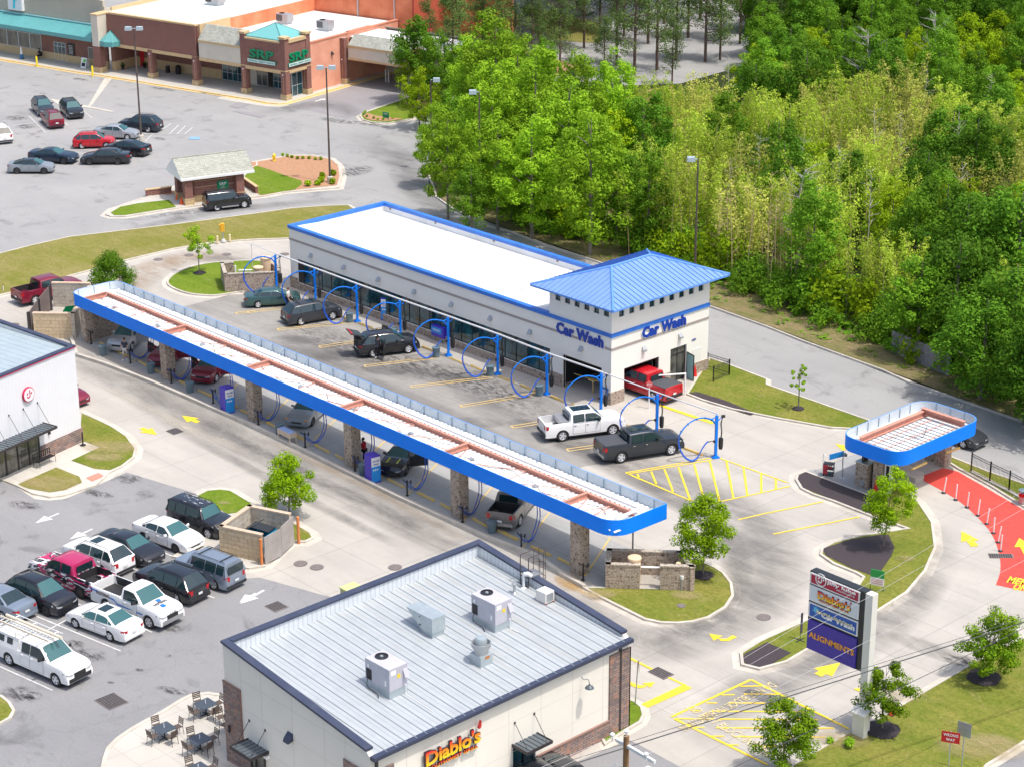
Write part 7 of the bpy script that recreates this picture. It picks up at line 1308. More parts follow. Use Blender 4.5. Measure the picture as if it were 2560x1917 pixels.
mb=MB(); [mb.box(-2.3,2.2,y-.03,y+.03,-.02,.07) for y in (-.2,.2)]; mb.build('rails',mat('ladder_cream',(.66,.58,.45),.6),ld); mb=MB(); [mb.box(-2.2+.3*i,-2.16+.3*i,-.2,.2,0,.04) for i in range(15)]; mb.build('rungs',M_alu,ld)
ld=empty('conduit_tube',(0,0,0),0,'long cream tube lying on the rack beside the ladder','tube'); ld.location=wm@V((ox+2.2,.25,2.4)); ld.rotation_euler=g.rotation_euler; mb=MB(); mb.tube([(-2.3,0,0),(2.3,0,0)],.09,10); mb.build('tube',MATS['ladder_cream'],ld,40)
car('sedan','charcoal',('f',tc(1680,558),tc(0,25),tc(870,320)),'dark grey sedan driving past behind the pay station canopy','car')
car('sedan','black',('r',tf(455,1628),(1400,1917),(1300,1850)),'black car below the right awning of the restaurant, the more visible of two','car','cars in front of the restaurant')
car('sedan','black',('r',tf(235,1655),(1400,1917),(1300,1850)),'black car whose roof barely shows at the bottom edge beside the other','car','cars in front of the restaurant')
car('sedan','maroon',('x',(-20.3,-26.6),8),'red car nose peeking out from behind the oil-change shop','car')
# rental box truck at the top edge
x,y=W(t3(600,130)); d=V(W(t3(780,150)))-V(W(t3(480,110))); g=empty('box_truck',(x,y,.05),math.atan2(d.y,d.x),'white and orange rental box truck at the top edge behind the pines','truck')
M_or=mat('truck_orange',(.75,.10,.02),.5)
mb=MB(); mb.box(-5.4,-.6,-1.15,1.15,.75,2.35); mb.build('cargo_box',M_wht,g); mb=MB(); mb.box(-5.4,-.6,-1.155,1.155,2.35,3.5); mb.box(-5.0,-1.2,-1.165,-1.15,2.0,2.35); mb.build('orange_panel',M_or,g)
mb=MB(); mb.add([(-.6,-1,.5),(1.7,-1,.5),(1.7,1,.5),(-.6,1,.5),(-.6,-1,1.3),(1.7,-1,1.2),(1.7,1,1.2),(-.6,1,1.3),(-.5,-.88,2.15),(.2,-.88,2.15),(.2,.88,2.15),(-.5,.88,2.15),(.75,-.98,1.3),(.75,.98,1.3)],[(0,1,5,12,4),(3,7,13,6,2),(1,2,6,5),(5,6,13,12),(4,12,9,8),(7,11,10,13),(12,13,10,9),(8,9,10,11),(0,4,8,11,7,3)]); mb.build('cab',M_wht,g)
mb=MB(); mb.quad((.77,-.85,1.34),(.77,.85,1.34),(.24,.78,2.1),(.24,-.78,2.1)); mb.build('windshield',M_cg2,g); mb=MB(); mb.quad((-.35,-1.0,1.35),(.6,-1.0,1.35),(.18,-.9,2.05),(-.35,-.9,2.05)); mb.build('side_window',M_cg,g)
for xx in (-4.2,1.0):
    for sg in (-1,1): wheel(g,xx,sg*.95,sg,.42,M_rim)
# ============================================================ TREES AND PLANTS
def leafmat(name,c,c2,tr=.35,sc=.6):
    m=bpy.data.materials.new(name); m.use_nodes=True; t=m.node_tree; b=t.nodes['Principled BSDF']; MATS[name]=m
    oi=t.nodes.new('ShaderNodeObjectInfo'); g=t.nodes.new('ShaderNodeNewGeometry')
    f=noise(t,coords(t),sc,3); cc=mix(t,ramp(t,f,.35,.65),c,c2); cc=mix(t,math_(t,'MULTIPLY',g.outputs['Random Per Island'],.45),cc,tuple(min(1,x*1.5+.01) for x in c2))
    hs=t.nodes.new('ShaderNodeHueSaturation'); t.links.new(cc,hs.inputs['Color']); t.links.new(ramp(t,oi.outputs['Random'],0,1),hs.inputs['Fac']); 
    mr=t.nodes.new('ShaderNodeMapRange'); mr.inputs[3].default_value=.7; mr.inputs[4].default_value=1.25; t.links.new(oi.outputs['Random'],mr.inputs[0]); t.links.new(mr.outputs[0],hs.inputs['Value']); hs.inputs['Fac'].default_value=1
    for l in list(hs.inputs['Fac'].links): t.links.remove(l)
    t.links.new(hs.outputs[0],b.inputs['Base Color']); b.inputs['Roughness'].default_value=.55; b.inputs['Specular IOR Level'].default_value=.06
    tl=t.nodes.new('ShaderNodeBsdfTranslucent'); t.links.new(hs.outputs[0],tl.inputs['Color']); mx=t.nodes.new('ShaderNodeMixShader'); mx.inputs[0].default_value=tr
    out=t.nodes['Material Output']; t.links.new(b.outputs[0],mx.inputs[1]); t.links.new(tl.outputs[0],mx.inputs[2]); t.links.new(mx.outputs[0],out.inputs[0]); return m
L_young=leafmat('leaf_young',(.13,.27,.003),(.27,.42,.005),.22); L_young2=leafmat('leaf_young_dark',(.06,.15,.004),(.17,.27,.007),.2)
L_mid=leafmat('leaf_mid',(.08,.21,.012),(.18,.34,.02)); L_light=leafmat('leaf_light',(.16,.33,.012),(.30,.48,.025)); L_dark=leafmat('leaf_dark',(.045,.145,.01),(.12,.25,.015)); L_pine=leafmat('needle',(.07,.13,.035),(.14,.21,.05)); L_bam=leafmat('leaf_bamboo',(.30,.44,.035),(.44,.54,.06),.42); L_bamt=leafmat('leaf_bamboo_tan',(.38,.44,.07),(.50,.50,.10)); L_yel=leafmat('leaf_yellowish',(.16,.30,.005),(.28,.38,.008))
M_bark=mat('bark_grey',(.22,.19,.16),.9,c2=(.13,.11,.09),sc=3); M_barkp=mat('bark_pine',(.16,.10,.075),.9,c2=(.09,.06,.05),sc=3); M_barkw=mat('bark_pale',(.55,.50,.45),.85,c2=(.4,.36,.32),sc=3); M_stalk=mat('stalk_tan',(.55,.42,.22),.7,c2=(.45,.33,.18),sc=2)
rnd=random.Random(11)
def rv(r=rnd):
    while 1:
        v=V((r.uniform(-1,1),r.uniform(-1,1),r.uniform(-1,1)))
        if .05<v.length<1: return v
def leaves(mb,clumps,n,size,r=rnd,droop=0,flat=.5):    # clumps: (centre, radius); every leaf a small folded quad
    for c,cr in clumps:
        c=V(c)
        for _ in range(n):
            o=rv(r); 
            if o.length<.45: o=o.normalized()*r.uniform(.45,1)
            p=c+V((o.x*cr,o.y*cr,o.z*cr*.8)); nn=(o.normalized()+rv(r)*.9+V((0,0,flat))).normalized(); a=nn.cross(rv(r)).normalized()*size*r.uniform(.6,1.25); b=nn.cross(a)*.62
            if droop: p-=V((0,0,droop*r.random()*cr))
            mb.add([p-a*.5,p+b*.5,p+a*.5,p-b*.5],[(0,1,2,3)])
def tree_mesh(h,cr,c0,ncl,nl,ls,leafm,barkm,seed,trunk=.1,shape='oval',cs=None,lean=0,name='tree',limbs=7,sx=1.0):
    r=random.Random(seed); g=empty(name,(0,0,0)); mb=MB(); top=V((lean,lean*.4,h*.93))
    path=[V((0,0,0)),V((lean*.2+r.uniform(-.1,.1),0,h*.3)),V((lean*.6,r.uniform(-.15,.15)*h*.05,h*.6)),top]; mb.tube(path,[trunk,trunk*.8,trunk*.5,trunk*.12],6)
    clumps=[]; ccz=c0+(h-c0)*.5
    for i in range(ncl):
        for _ in range(60):
            o=rv(r); 
            if o.length<.35 and i%4: continue
            z=ccz+o.z*(h-c0)*.5; t=(z-c0)/(h-c0)
            w={'oval':1.0,'cone':max(.15,1.25*(1-t)+.05),'egg':1.15-.5*t,'umb':.55+.6*t}[shape]
            p=V((o.x*cr*w*sx,o.y*cr*w,z))
            break
        p.x+=lean*t; k=cs or cr*.36; clumps.append((p,k*r.uniform(.6,1.15)))
    for i in range(limbs):
        c=clumps[i*len(clumps)//max(1,limbs)][0]; z0=max(c0*.8,min(h*.8,c.z-(V((c.x,c.y)).length)*.7)); b=V((lean*z0/h,0,z0)); mb.tube([b,b.lerp(c,.5)+V((0,0,.15)),c],[trunk*.4,trunk*.25,trunk*.08],5)
    mb.build('trunk',barkm,g,40); mb=MB(); leaves(mb,clumps,nl,ls,r); mb.build('crown',leafm,g); return g
def pine_mesh(h,cr,c0,seed,nl=46,trunk=.18):
    r=random.Random(seed); g=empty('pine_tree',(0,0,0)); mb=MB(); lean=r.uniform(-.5,.5); mb.tube([(0,0,0),(lean*.3,0,h*.4),(lean,0,h*.98)],[trunk,trunk*.75,trunk*.15],6); cl_=[]
    for i in range(34):
        z=c0+(h-c0)*(i/34)**.9; t=(z-c0)/(h-c0); L_=cr*(1.05-.75*t)*r.uniform(.55,1.1); a=r.uniform(0,2*pi); b=V((lean*z/h,0,z)); e=b+V((cos(a)*L_,sin(a)*L_,L_*r.uniform(.05,.4))); mb.tube([b,b.lerp(e,.5)+V((0,0,-.1)),e],[.05,.035,.015],4)
        for k in (.55,.8,1.0): cl_.append((b.lerp(e,k)+rv(r)*.25,r.uniform(.55,.95)*cr/2.6))
    mb.build('trunk',M_barkp,g,40); mb=MB(); leaves(mb,cl_,nl,.24,r,flat=.8); mb.build('crown',L_pine,g); return g
def bamboo_mesh(h,seed,m,n=16,sp=1.5,nl=60):
    r=random.Random(seed); g=empty('bamboo_clump',(0,0,0)); mb=MB(); lf=MB()
    for i in range(n):
        x,y=r.gauss(0,sp*.6),r.gauss(0,sp*.6); hh=h*r.uniform(.7,1.05); dx,dy=r.uniform(-.16,.16)*hh,r.uniform(-.16,.16)*hh; pts=[(x,y,0),(x+dx*.25,y+dy*.25,hh*.5),(x+dx*.6,y+dy*.6,hh*.85),(x+dx*1.15,y+dy*1.15,hh*.98)]; mb.tube(pts,[.035,.03,.018,.006],4)
        cl_=[]
        for k in range(9): t=.35+.65*k/8; q=V(pts[1]).lerp(V(pts[3]),max(0,(t-.5)/.5)) if t>.5 else V(pts[0]).lerp(V(pts[1]),t/.5); cl_.append((q+rv(r)*.25,(.75-.45*t)*1.45))
        leaves(lf,cl_,nl//9,.25,r,droop=.5,flat=.2)
    mb.build('stalks',M_stalk,g); lf.build('crown',m,g); return g
def snag_mesh(h,seed,m,name='bare_tree',tw=26,spread=.22,trunk=.09,crook=0):
    r=random.Random(seed); g=empty(name,(0,0,0)); mb=MB(); lx,ly=r.uniform(-.07,.07)*h,r.uniform(-.07,.07)*h; pts=[V((0,0,0)),V((lx*.4+crook,ly*.3,h*.4)),V((lx*.8-crook,ly,h*.75)),V((lx,ly,h))]; mb.tube(pts,[trunk,trunk*.75,trunk*.4,trunk*.1],5)
    for i in range(tw):
        t=r.uniform(.3,.98); k=t*3; b=pts[int(min(2,k))].lerp(pts[int(min(2,k))+1],k-int(min(2,k))); a=r.uniform(0,6.28); L_=h*spread*r.uniform(.4,1)*(1.15-t*.7); e=b+V((cos(a)*L_,sin(a)*L_,L_*r.uniform(.2,.9))); mb.tube([b,b.lerp(e,.6),e],[trunk*.28,trunk*.18,trunk*.05],4)
        for q in range(2): f=b.lerp(e,r.uniform(.4,.9)); e2=f+(e-b).normalized()*L_*.4+rv(r)*L_*.25; mb.tube([f,e2],[trunk*.12,trunk*.04],3)
    mb.build('trunk',m,g); return g
def put(proto,x,y,s,rz,first,z=0):
    g=copy_tree(proto); g.location=(x,y,z); g.rotation_euler=(0,0,rz); g.scale=s if isinstance(s,tuple) else (s,s,s); return g
def kill(g):
    for c in list(g.children): bpy.data.objects.remove(c)
    bpy.data.objects.remove(g)
# ---- young planted trees
M_ring=mat('mulch_ring',(.022,.018,.02),.95,c2=(.05,.04,.045),sc=20,bmp=1)
def ring(x,y,r,z=.15):
    mb=MB(); rr_=random.Random(int(x*10)); mb.lathe([(r,0),(r*.8,.05),(.15,.09),(.0001,.09)],20); mb.v=[(a*(1+.08*sin(5*i)),b*(1+.08*cos(3*i)),c) for i,(a,b,c) in enumerate(mb.v)]; o=mb.build('mulch',M_ring,loc=(x,y,z)); tag(o,'mulch ring',kind='structure')
def hgt(base,top):
    x,y=W(base); best=min((abs(PRJ(V((x,y,z*.1)))[1]-top[1]),z*.1) for z in range(1,260)); return best[1]
def PRJ(p):
    v=V(p)-CAM; w_=v.dot(FW); return (1280+FPX*v.dot(RT)/w_,958.5-FPX*v.dot(UP)/w_)
yt=[(t5(1720,712),t5(1735,300),1.35,.30,16,60,L_young,'thin young tree with a sparse light crown on the oval lawn',.55,.7),
 ((283,742),t5(940,520),2.3,.1,46,110,L_mid,'dense dark green young tree behind the left end of the canopy',0,.8),
 (ta(285,1128),ta(270,640),1.85,.12,42,100,L_young,'bright yellow-green young tree behind the dumpster enclosure',0,.8),
 ((1757,1442),tb(1660,985),2.0,.22,44,95,L_young,'bright green young tree in a mulch ring right of the brick enclosure',.65,.75),
 (tc(990,1415),tc(1110,728),1.45,.24,40,70,L_young,'slender young tree in the black mulch below the pay station canopy',0,.8),
 (tg(985,1350),tg(980,770),1.65,.26,34,70,L_young2,'spreading young tree beside the tall sign post on the street lawn',.95,.65),
 (tg(1860,900),tg(2100,275),1.75,.12,40,80,L_young2,'reddish-tipped young tree at the right end of the street lawn',.95,.7),
 ((1960,1938),tg(90,1095),1.75,.12,40,80,L_young2,'young tree at the bottom edge beside the keep-clear box',0,.7),
 (tc(260,225),t8(370,1475),.75,.3,12,40,L_light,'tiny sapling with a few leaf tufts on the lawn right of the car wash',.45,.5)]
for i,(b,tp_,cr,c0,n,nl,m,lab,rg,cs) in enumerate(yt):
    x,y=W(b); h=hgt(b,tp_); g=tree_mesh(h,cr,h*c0,int(n*1.5),int(nl*2.0),.14,m,M_bark,50+i,.055,'cone' if i==1 else ('egg' if i in(2,3,5,6,7) else 'oval'),cr*.30*(cs/.75),lean=.5 if i==4 else (.7 if i==6 else 0),name='young_tree',limbs=10); g.location=(x,y,.1); tag(g,lab,'tree','young planted trees')
    if rg: ring(x,y,rg)
# ---- prototypes for the wood
P_={'mid':[tree_mesh(11,3.3,2.0,75,105,.29,L_mid,M_bark,k,.17,'egg',.9,name='leafy_tree') for k in (1,2)],
 'light':[tree_mesh(13,3.4,1.6,95,120,.27,L_light,M_bark,k,.17,'egg',.85,name='leafy_tree') for k in (3,4)],
 'dark':[tree_mesh(10,3.9,1.2,80,115,.3,L_dark,M_bark,k,.2,'egg',1.05,name='leafy_tree') for k in (5,6)],
 'yel':[tree_mesh(8,3.0,1.0,60,90,.27,L_yel,M_bark,k,.12,'oval',.85,name='leafy_tree') for k in (7,8)],
 'pine':[pine_mesh(14,3.2,2.4,k) for k in (9,10,11)],
 'bam':[bamboo_mesh(9.0,k,L_bam,22,2.0,210) for k in (12,13,25)]+[bamboo_mesh(8.5,14,L_bamt,18,1.8,170)],
 'snag':[snag_mesh(9.5,k,M_barkw,tw=20,spread=.16,trunk=.06) for k in (15,16)],
 'stalk':[snag_mesh(8.5,k,M_stalk,'bare_stalk',24,.13,.045) for k in (17,18,19)],
 'dead':[snag_mesh(10,k,mat('bark_ash',(.40,.37,.35),.9) if 'bark_ash' not in MATS else MATS['bark_ash'],tw=44,spread=.34,trunk=.13,crook=.35) for k in (20,21)],
 'shrub':[tree_mesh(2.6,1.7,.1,22,60,.26,L_mid,M_bark,k,.04,'oval',.75,name='shrub',limbs=3) for k in (22,23)]+[tree_mesh(3.0,1.9,.1,24,60,.26,L_yel,M_bark,24,.04,'oval',.8,name='shrub',limbs=3)]}
LAB={'mid':('mid-green leafy tree packed into the wood right of the service road','tree','mid-green trees in the wood'),'light':('tall light-green feathery tree near the left edge of the wood','tree','light-green trees in the wood'),'dark':('broad dark-green tree in the shaded right or back part of the wood','tree','dark-green trees in the wood'),'yel':('low yellow-green bushy tree in the wood','tree','yellow-green trees in the wood'),
 'pine':('tall pine with reddish bark and tufted olive needles behind the wood','pine','pines behind the wood'),'bam':('feathery yellow-green bamboo clump in the middle of the wood','bamboo','bamboo clumps in the wood'),'snag':('thin pale bare tree standing among the bamboo','bare tree','pale bare trees in the wood'),'stalk':('dry tan bamboo stalk with short twigs standing behind the tower','bare stalk','dry stalks behind the tower'),'dead':('dead grey tree with crooked forked branches in the upper wood','dead tree','dead grey trees'),'shrub':('dense leafy shrub along the weedy verge of the service road','shrub','shrubs along the verge')}
def plant(kind,x,y,s=1,z=0):
    if kind in('light','mid','dark','yel','shrub'): s=(s*rnd.uniform(.85,1.15),s*rnd.uniform(.85,1.15),s*rnd.uniform(.88,1.12))
    g=put(rnd.choice(P_[kind]),x,y,s,rnd.uniform(0,6.28),False,z); tag(g,*LAB[kind]); return g
# terrain line: kerb of the service road (world)
kerbpx=[t2(1520,1420),t6(1700,140),t6(2000,300),t7(300,450),t7(750,590),t7(1690,960),t8(600,1385),t8(1300,1640),tc(1600,105),tc(2208,310),(2700,1160)]
kw=[W(p) for p in kerbpx]
def kdist(x,y):   # signed distance beyond the kerb
    best=1e9; sg=1
    for a,b in zip(kw,kw[1:]):
        a=V(a);b=V(b);d=b-a;t=max(0,min(1,(V((x,y))-a).dot(d)/d.dot(d))); q=a+d*t; r_=V((x,y))-q
        if r_.length<best: best=r_.length; sg=1 if d.x*r_.y-d.y*r_.x>0 else -1
    return best*sg
cnt={}
placed=[]
def zone(px,py):
    if px<900 or py<-60 or px>2720: return None
    if py<150 and px<1900: return None
    if px<1400 and py<245: return None
    if 1380<px<1900 and py<240: return None
    if 1450<px<1800 and py<285: return None
    if 1930<px<2190 and 78<py<128: return None
    if px<1560 and py>330: return 'light' if rnd.random()<.5 else ('mid' if rnd.random()<.7 else 'yel')
    if px<1700 and py<=330: return 'mid' if rnd.random()<.7 else 'yel'
    if py<150: return 'dark' if rnd.random()<.65 else 'mid'
    if px>2330 and py<400: return 'mid' if rnd.random()<.5 else 'yel'
    if py<330: return rnd.choice(['mid','yel','dark','yel','mid'])
    if px>2250 and py>680: return 'dark' if rnd.random()<.7 else 'mid'
    if px>2080 and py>620: return rnd.choice(['dark','mid','yel'])
    if px>1500 and py>330 : return 'bam' if rnd.random()<.74 else rnd.choice(['mid','yel','dark'])
    return 'mid'
step=5.6; gx_=-90
ang=R(20)
for i in range(-16,36):
    for j in range(-12,48):
        x=i*step+rnd.uniform(-1.7,1.7)-20; y=j*step+rnd.uniform(-1.7,1.7)+20
        if kdist(x,y)<4.5: continue
        px,py=PRJ((x,y,0)); k=zone(px,py)
        if not k: continue
        far=max(0,(y-60)/120)
        if kdist(x,y)<9 and k in('light','dark') and px>1500: k='mid' if rnd.random()<.5 else 'bam'
        s={'light':1.0,'mid':.78,'dark':.92,'yel':.85,'bam':.92}[k]*rnd.uniform(.8,1.15)
        if 1420<px<1850 and py<350: s*=.62
        plant(k,x,y,s); cnt[k]=cnt.get(k,0)+1
# bases seen in the photograph
for p,k,s in (((1120,548),'light',.78),((1180,600),'mid',.7),((1245,575),'light',.95),((1330,600),'light',1.0),((1475,640),'light',1.05),((1420,560),'light',1.05),((1540,600),'mid',.85),((1620,640),'mid',.85),((1090,470),'light',.7),((1230,480),'light',1.1),((1340,470),'light',1.15),((2290,900),'mid',.85),((2380,900),'dark',.95),((2450,1000),'dark',.9),((2520,960),'dark',1.1),((2560,1060),'dark',.9),((2400,800),'dark',1.1),((2530,820),'dark',1.15),((2640,1100),'dark',1.0)): plant(k,*W(p),s)
for p in ((2335,245),(2165,290),(1985,700)): plant('dead',*W(p),1.0)
for i in range(28):
    p=(rnd.uniform(1690,2010),rnd.uniform(690,790)); x,y=W(p)
    if kdist(x,y)>4: plant('stalk',x,y,rnd.uniform(.8,1.15))
for i in range(13):
    p=(rnd.uniform(1560,2600),rnd.uniform(340,720)); x,y=W(p)
    if kdist(x,y)>6: plant('snag',x,y,rnd.uniform(.85,1.1))
# pines and the dark tree by the credit union
for p,s in ((t2(1705,815),.95),(t2(1960,780),.9),((1290,185),.9),((1230,150),1.0),((1120,150),.8),((1330,210),.9),((1250,230),.85),((1180,110),1.0),((1541,165),1.15),((1586,188),1.2),((1642,176),1.15),((1690,150),1.05),((1763,155),1.1),((1100,60),.9),((1850,40),1.0),((1800,95),1.0),((1150,190),.8),((1075,200),.7),((1920,150),1.0),((1460,120),1.0),((1500,75),1.0),((1560,90),1.0),((1620,110),1.1),((1720,95),1.1),((1800,150),1.0),((1850,110),1.0),((1660,60),1.1),((1750,50),1.1),((1350,150),.9),((1510,215),.6),((1680,215),.6),((1400,185),.8),((1210,185),.9)): plant('pine',*W(p),s)
g=tree_mesh(9.6,3.1,3.2,52,110,.3,L_dark,M_barkp,77,.2,'egg',1.0,name='oak_tree',limbs=12); x,y=W(t2(1375,893)); g.location=(x,y,.1); g.scale=(1,1,hgt(t2(1375,893),t2(1400,145))/9.6); tag(g,'dark green tree on the drive-through island in front of the credit union','tree')
for p,s in (((1870,75),1.1),((1960,60),1.1),((2040,30),1.1),((2110,62),1.0),((1990,90),.9),((2210,70),1.2),((1900,-10),1.2),((2080,-30),1.3),((2180,-20),1.3)): plant('dark',*W(p),s)
# verge shrubs
for i in range(len(kw)-1):
    a=V(kw[i]); b=V(kw[i+1]); n=int((b-a).length/2.6); d=(b-a).normalized(); nn=V((-d.y,d.x))
    for k in range(n):
        q=a+d*(k*2.6+rnd.uniform(-.8,.8)); px,py=PRJ((q.x,q.y,0)); o_=rnd.uniform(3.0,4.2) if px>1500 else rnd.uniform(2.2,3.5); q=q+nn*o_; 
        if px>2700: continue
        plant('shrub',q.x,q.y,rnd.uniform(.55,1.0)); q=q+nn*rnd.uniform(1.6,2.6); plant('shrub',q.x,q.y,rnd.uniform(1.0,1.5))
for v_ in P_.values():
    for g in v_: kill(g)
# ---- ground cover under the wood: nobody could count it
mb=MB(); r=random.Random(5)
def tuft(x,y,s):
    for _ in range(5):
        o=rv(r)*s; nn=V((o.x,o.y,1+abs(o.z))).normalized(); a=nn.cross(rv(r)).normalized()*s*.8; b=nn.cross(a)*.7; p=V((x,y,.1))+V((o.x,o.y,abs(o.z)*.8)); mb.add([p-a*.5,p+b*.5,p+a*.5,p-b*.5],[(0,1,2,3)])
for _ in range(9000):
    p=(r.uniform(1050,2700),r.uniform(80,1250)); x,y=W(p); k=kdist(x,y)
    if k<.8 or (p[0]<1900 and p[1]<230): continue
    if k<3.5 and r.random()<.55: continue
    tuft(x,y,r.uniform(.25,.5) if k<4 else r.uniform(.5,1.0))
tag(mb.build('undergrowth',L_mid),'low leafy undergrowth and weeds covering the floor of the wood','undergrowth',kind='stuff')
# ---- small shrubs
def bush(px,r_,lab,grp,m,nm='round_shrub',n=14):
    x,y=W(px); g=empty(nm,(x,y,.12),0,lab,'shrub',grp); mb=MB(); leaves(mb,[(V((0,0,r_*.75))+rv(rnd)*r_*.45,r_*.62) for _ in range(n)],34,r_*.42,rnd); mb.build('crown',m,g); mb=MB(); mb.tube([(0,0,0),(0,0,r_*.7)],.03,4); mb.build('stem',M_bark,g)
for p in ((575,1545),(665,1525),(565,1585),(530,1610),(450,1618),(660,1600)): bush(t2(*p),.42,'round yellow-green shrub in the brown mulch around the light pole','round shrubs by the light pole',L_yel)
for p in ((232,1358),(272,1366),(308,1376),(360,1384),(408,1382),(460,1382),(515,1392),(560,1392)): bush(t2(*p),.25,'small grassy shrub in the row behind the yellow hydrant','small shrubs by the hydrant',L_yel,n=7)
for p in ((925,1000),(960,1022),(1015,1035),(1050,1045),(1100,1045),(1180,1035),(940,985)): bush(t2(*p),.22,'small grassy shrub in the bed around the green lawn sign','small shrubs by the lawn sign',L_light,n=6)
bush(tg(705,1500),.35,'tuft of long green grass on the street lawn by the sign post',None,L_light,'grass_tuft',8); bush(tg(530,1460),.3,'smaller grass tuft at the lawn edge by the keep-clear box',None,L_light,'grass_tuft',6)
# ============================================================ STREET FURNITURE AND SMALL THINGS
def simple(name,loc,lab,cat,parts,rz=0,grp=None,smooth=False):
    g=empty(name,loc,rz,lab,cat,grp)
    for n,m,f in parts: mb=MB(); f(mb); mb.build(n,m,g,smooth)
    return g
# --- tall light poles
M_pole=mat('pole_bronze',(.10,.075,.065),.5); M_lamp=mat('lamp_box_grey',(.36,.44,.48),.5); M_ped=mat('pedestal_concrete',(.58,.55,.48),.9,c2=(.48,.44,.38),sc=2)
def lpole(base,lab,h_,heads,rz,ped=.75,pr=.28):
    x,y=W(base); g=empty('light_pole',(x,y,.0),rz,lab,'light pole','tall parking lot light poles'); mb=MB(); mb.tube([(0,0,ped),(0,0,h_)],[.11,.07],8); mb.build('pole',M_pole,g,40)
    mb=MB(); mb.lathe([(pr,0),(pr,ped-.04),(pr-.04,ped),(.0001,ped)],14); mb.build('pedestal',M_ped,g,40)
    for s in heads: mb=MB(); mb.add([(s*.25,-.28,h_-.15),(s*.95,-.28,h_-.15),(s*.95,.28,h_-.15),(s*.25,.28,h_-.15),(s*.28,-.25,h_+.22),(s*.92,-.25,h_+.22),(s*.92,.25,h_+.22),(s*.28,.25,h_+.22)],[(0,1,2,3),(4,7,6,5),(0,4,5,1),(1,5,6,2),(2,6,7,3),(3,7,4,0)]); mb.tube([(0,0,h_+.03),(s*.28,0,h_+.03)],.04,5); mb.build('lamp_head',M_lamp,g)
lpole(t1(1220,1222),'double-headed light pole among the parked cars of the upper lot',hgt(t1(1220,1222),t1(1147,250)),(-1,1),R(48)); lpole(t2(640,1585),'double-headed light pole in the brown mulch island',hgt(t2(640,1585),t2(615,585)),(-1,1),R(48))
lpole(t6(1935,232),'single-headed light pole on the kerb at the left end of the wood',hgt(t6(1935,232),t2(1920,800)),(-1,),R(48)); lpole(t2(1520,1480),'light pole hidden among the branches beside the first tall trees',9.5,(1,),R(48)); lpole(t7(1575,770),'single-headed light pole rising behind the blue tower roof',hgt(t7(1575,770),t3(1590,1375)),(-1,),R(48)); lpole((1282,140),'far light pole at the top edge between the pines',8,(-1,),R(48))
# --- pylon sign
px_,py_=50.15,-22.02; g=empty('pylon_sign',(px_,py_,0),0,'tall roadside sign with four stacked panels on a cream post','sign')
xl=onp((2016.5,1619),1,py_)[0]-px_; xr_=onp((2137.4,1671),1,py_)[0]-px_; zz=lambda x,y: onp(tg(x,y),1,py_)[1]
ztop=zz(370,-30); zbt=zz(335,625)
mb=MB(); mb.box(xl-.06,xr_+.35,.06,.55,zbt-.03,ztop+.05); mb.build('sign_case',mat('case_black',(.02,.025,.03),.5),g); mb=MB(); mb.box(xr_+.35,xr_+.8,.05,.5,0,ztop+.02); mb.build('post',mat('post_cream',(.74,.72,.66),.6),g)
mb=MB(); mb.box(xr_+.3,xr_+1.05,-.35,0,0,1.5); mb.add([(xr_+.2,-.5,1.5),(xr_+1.15,-.5,1.5),(xr_+1.15,.05,1.75),(xr_+.2,.05,1.75),(xr_+.2,-.5,1.44),(xr_+1.15,-.5,1.44),(xr_+1.15,.05,1.69),(xr_+.2,.05,1.69)],[(0,1,2,3),(7,6,5,4),(0,4,5,1),(1,5,6,2),(2,6,7,3),(3,7,4,0)]); mb.build('meter_box',MATS['post_cream'],g)
zs=[(zz(370,-25),zz(368,68)),(zz(367,82),zz(360,212)),(zz(358,228),zz(352,352)),(zz(347,372),zz(335,625))]
M_pr=mat('panel_red',(.42,.01,.05),.4); M_pw=mat('panel_white',(.66,.72,.76),.4); M_pb=mat('panel_blue',(.01,.10,.42),.4); M_pp=mat('panel_led_purple',(.035,.02,.30),.5,c2=(.05,.03,.36),sc=6)
xm=(xl+xr_)/2; pw=xr_-xl
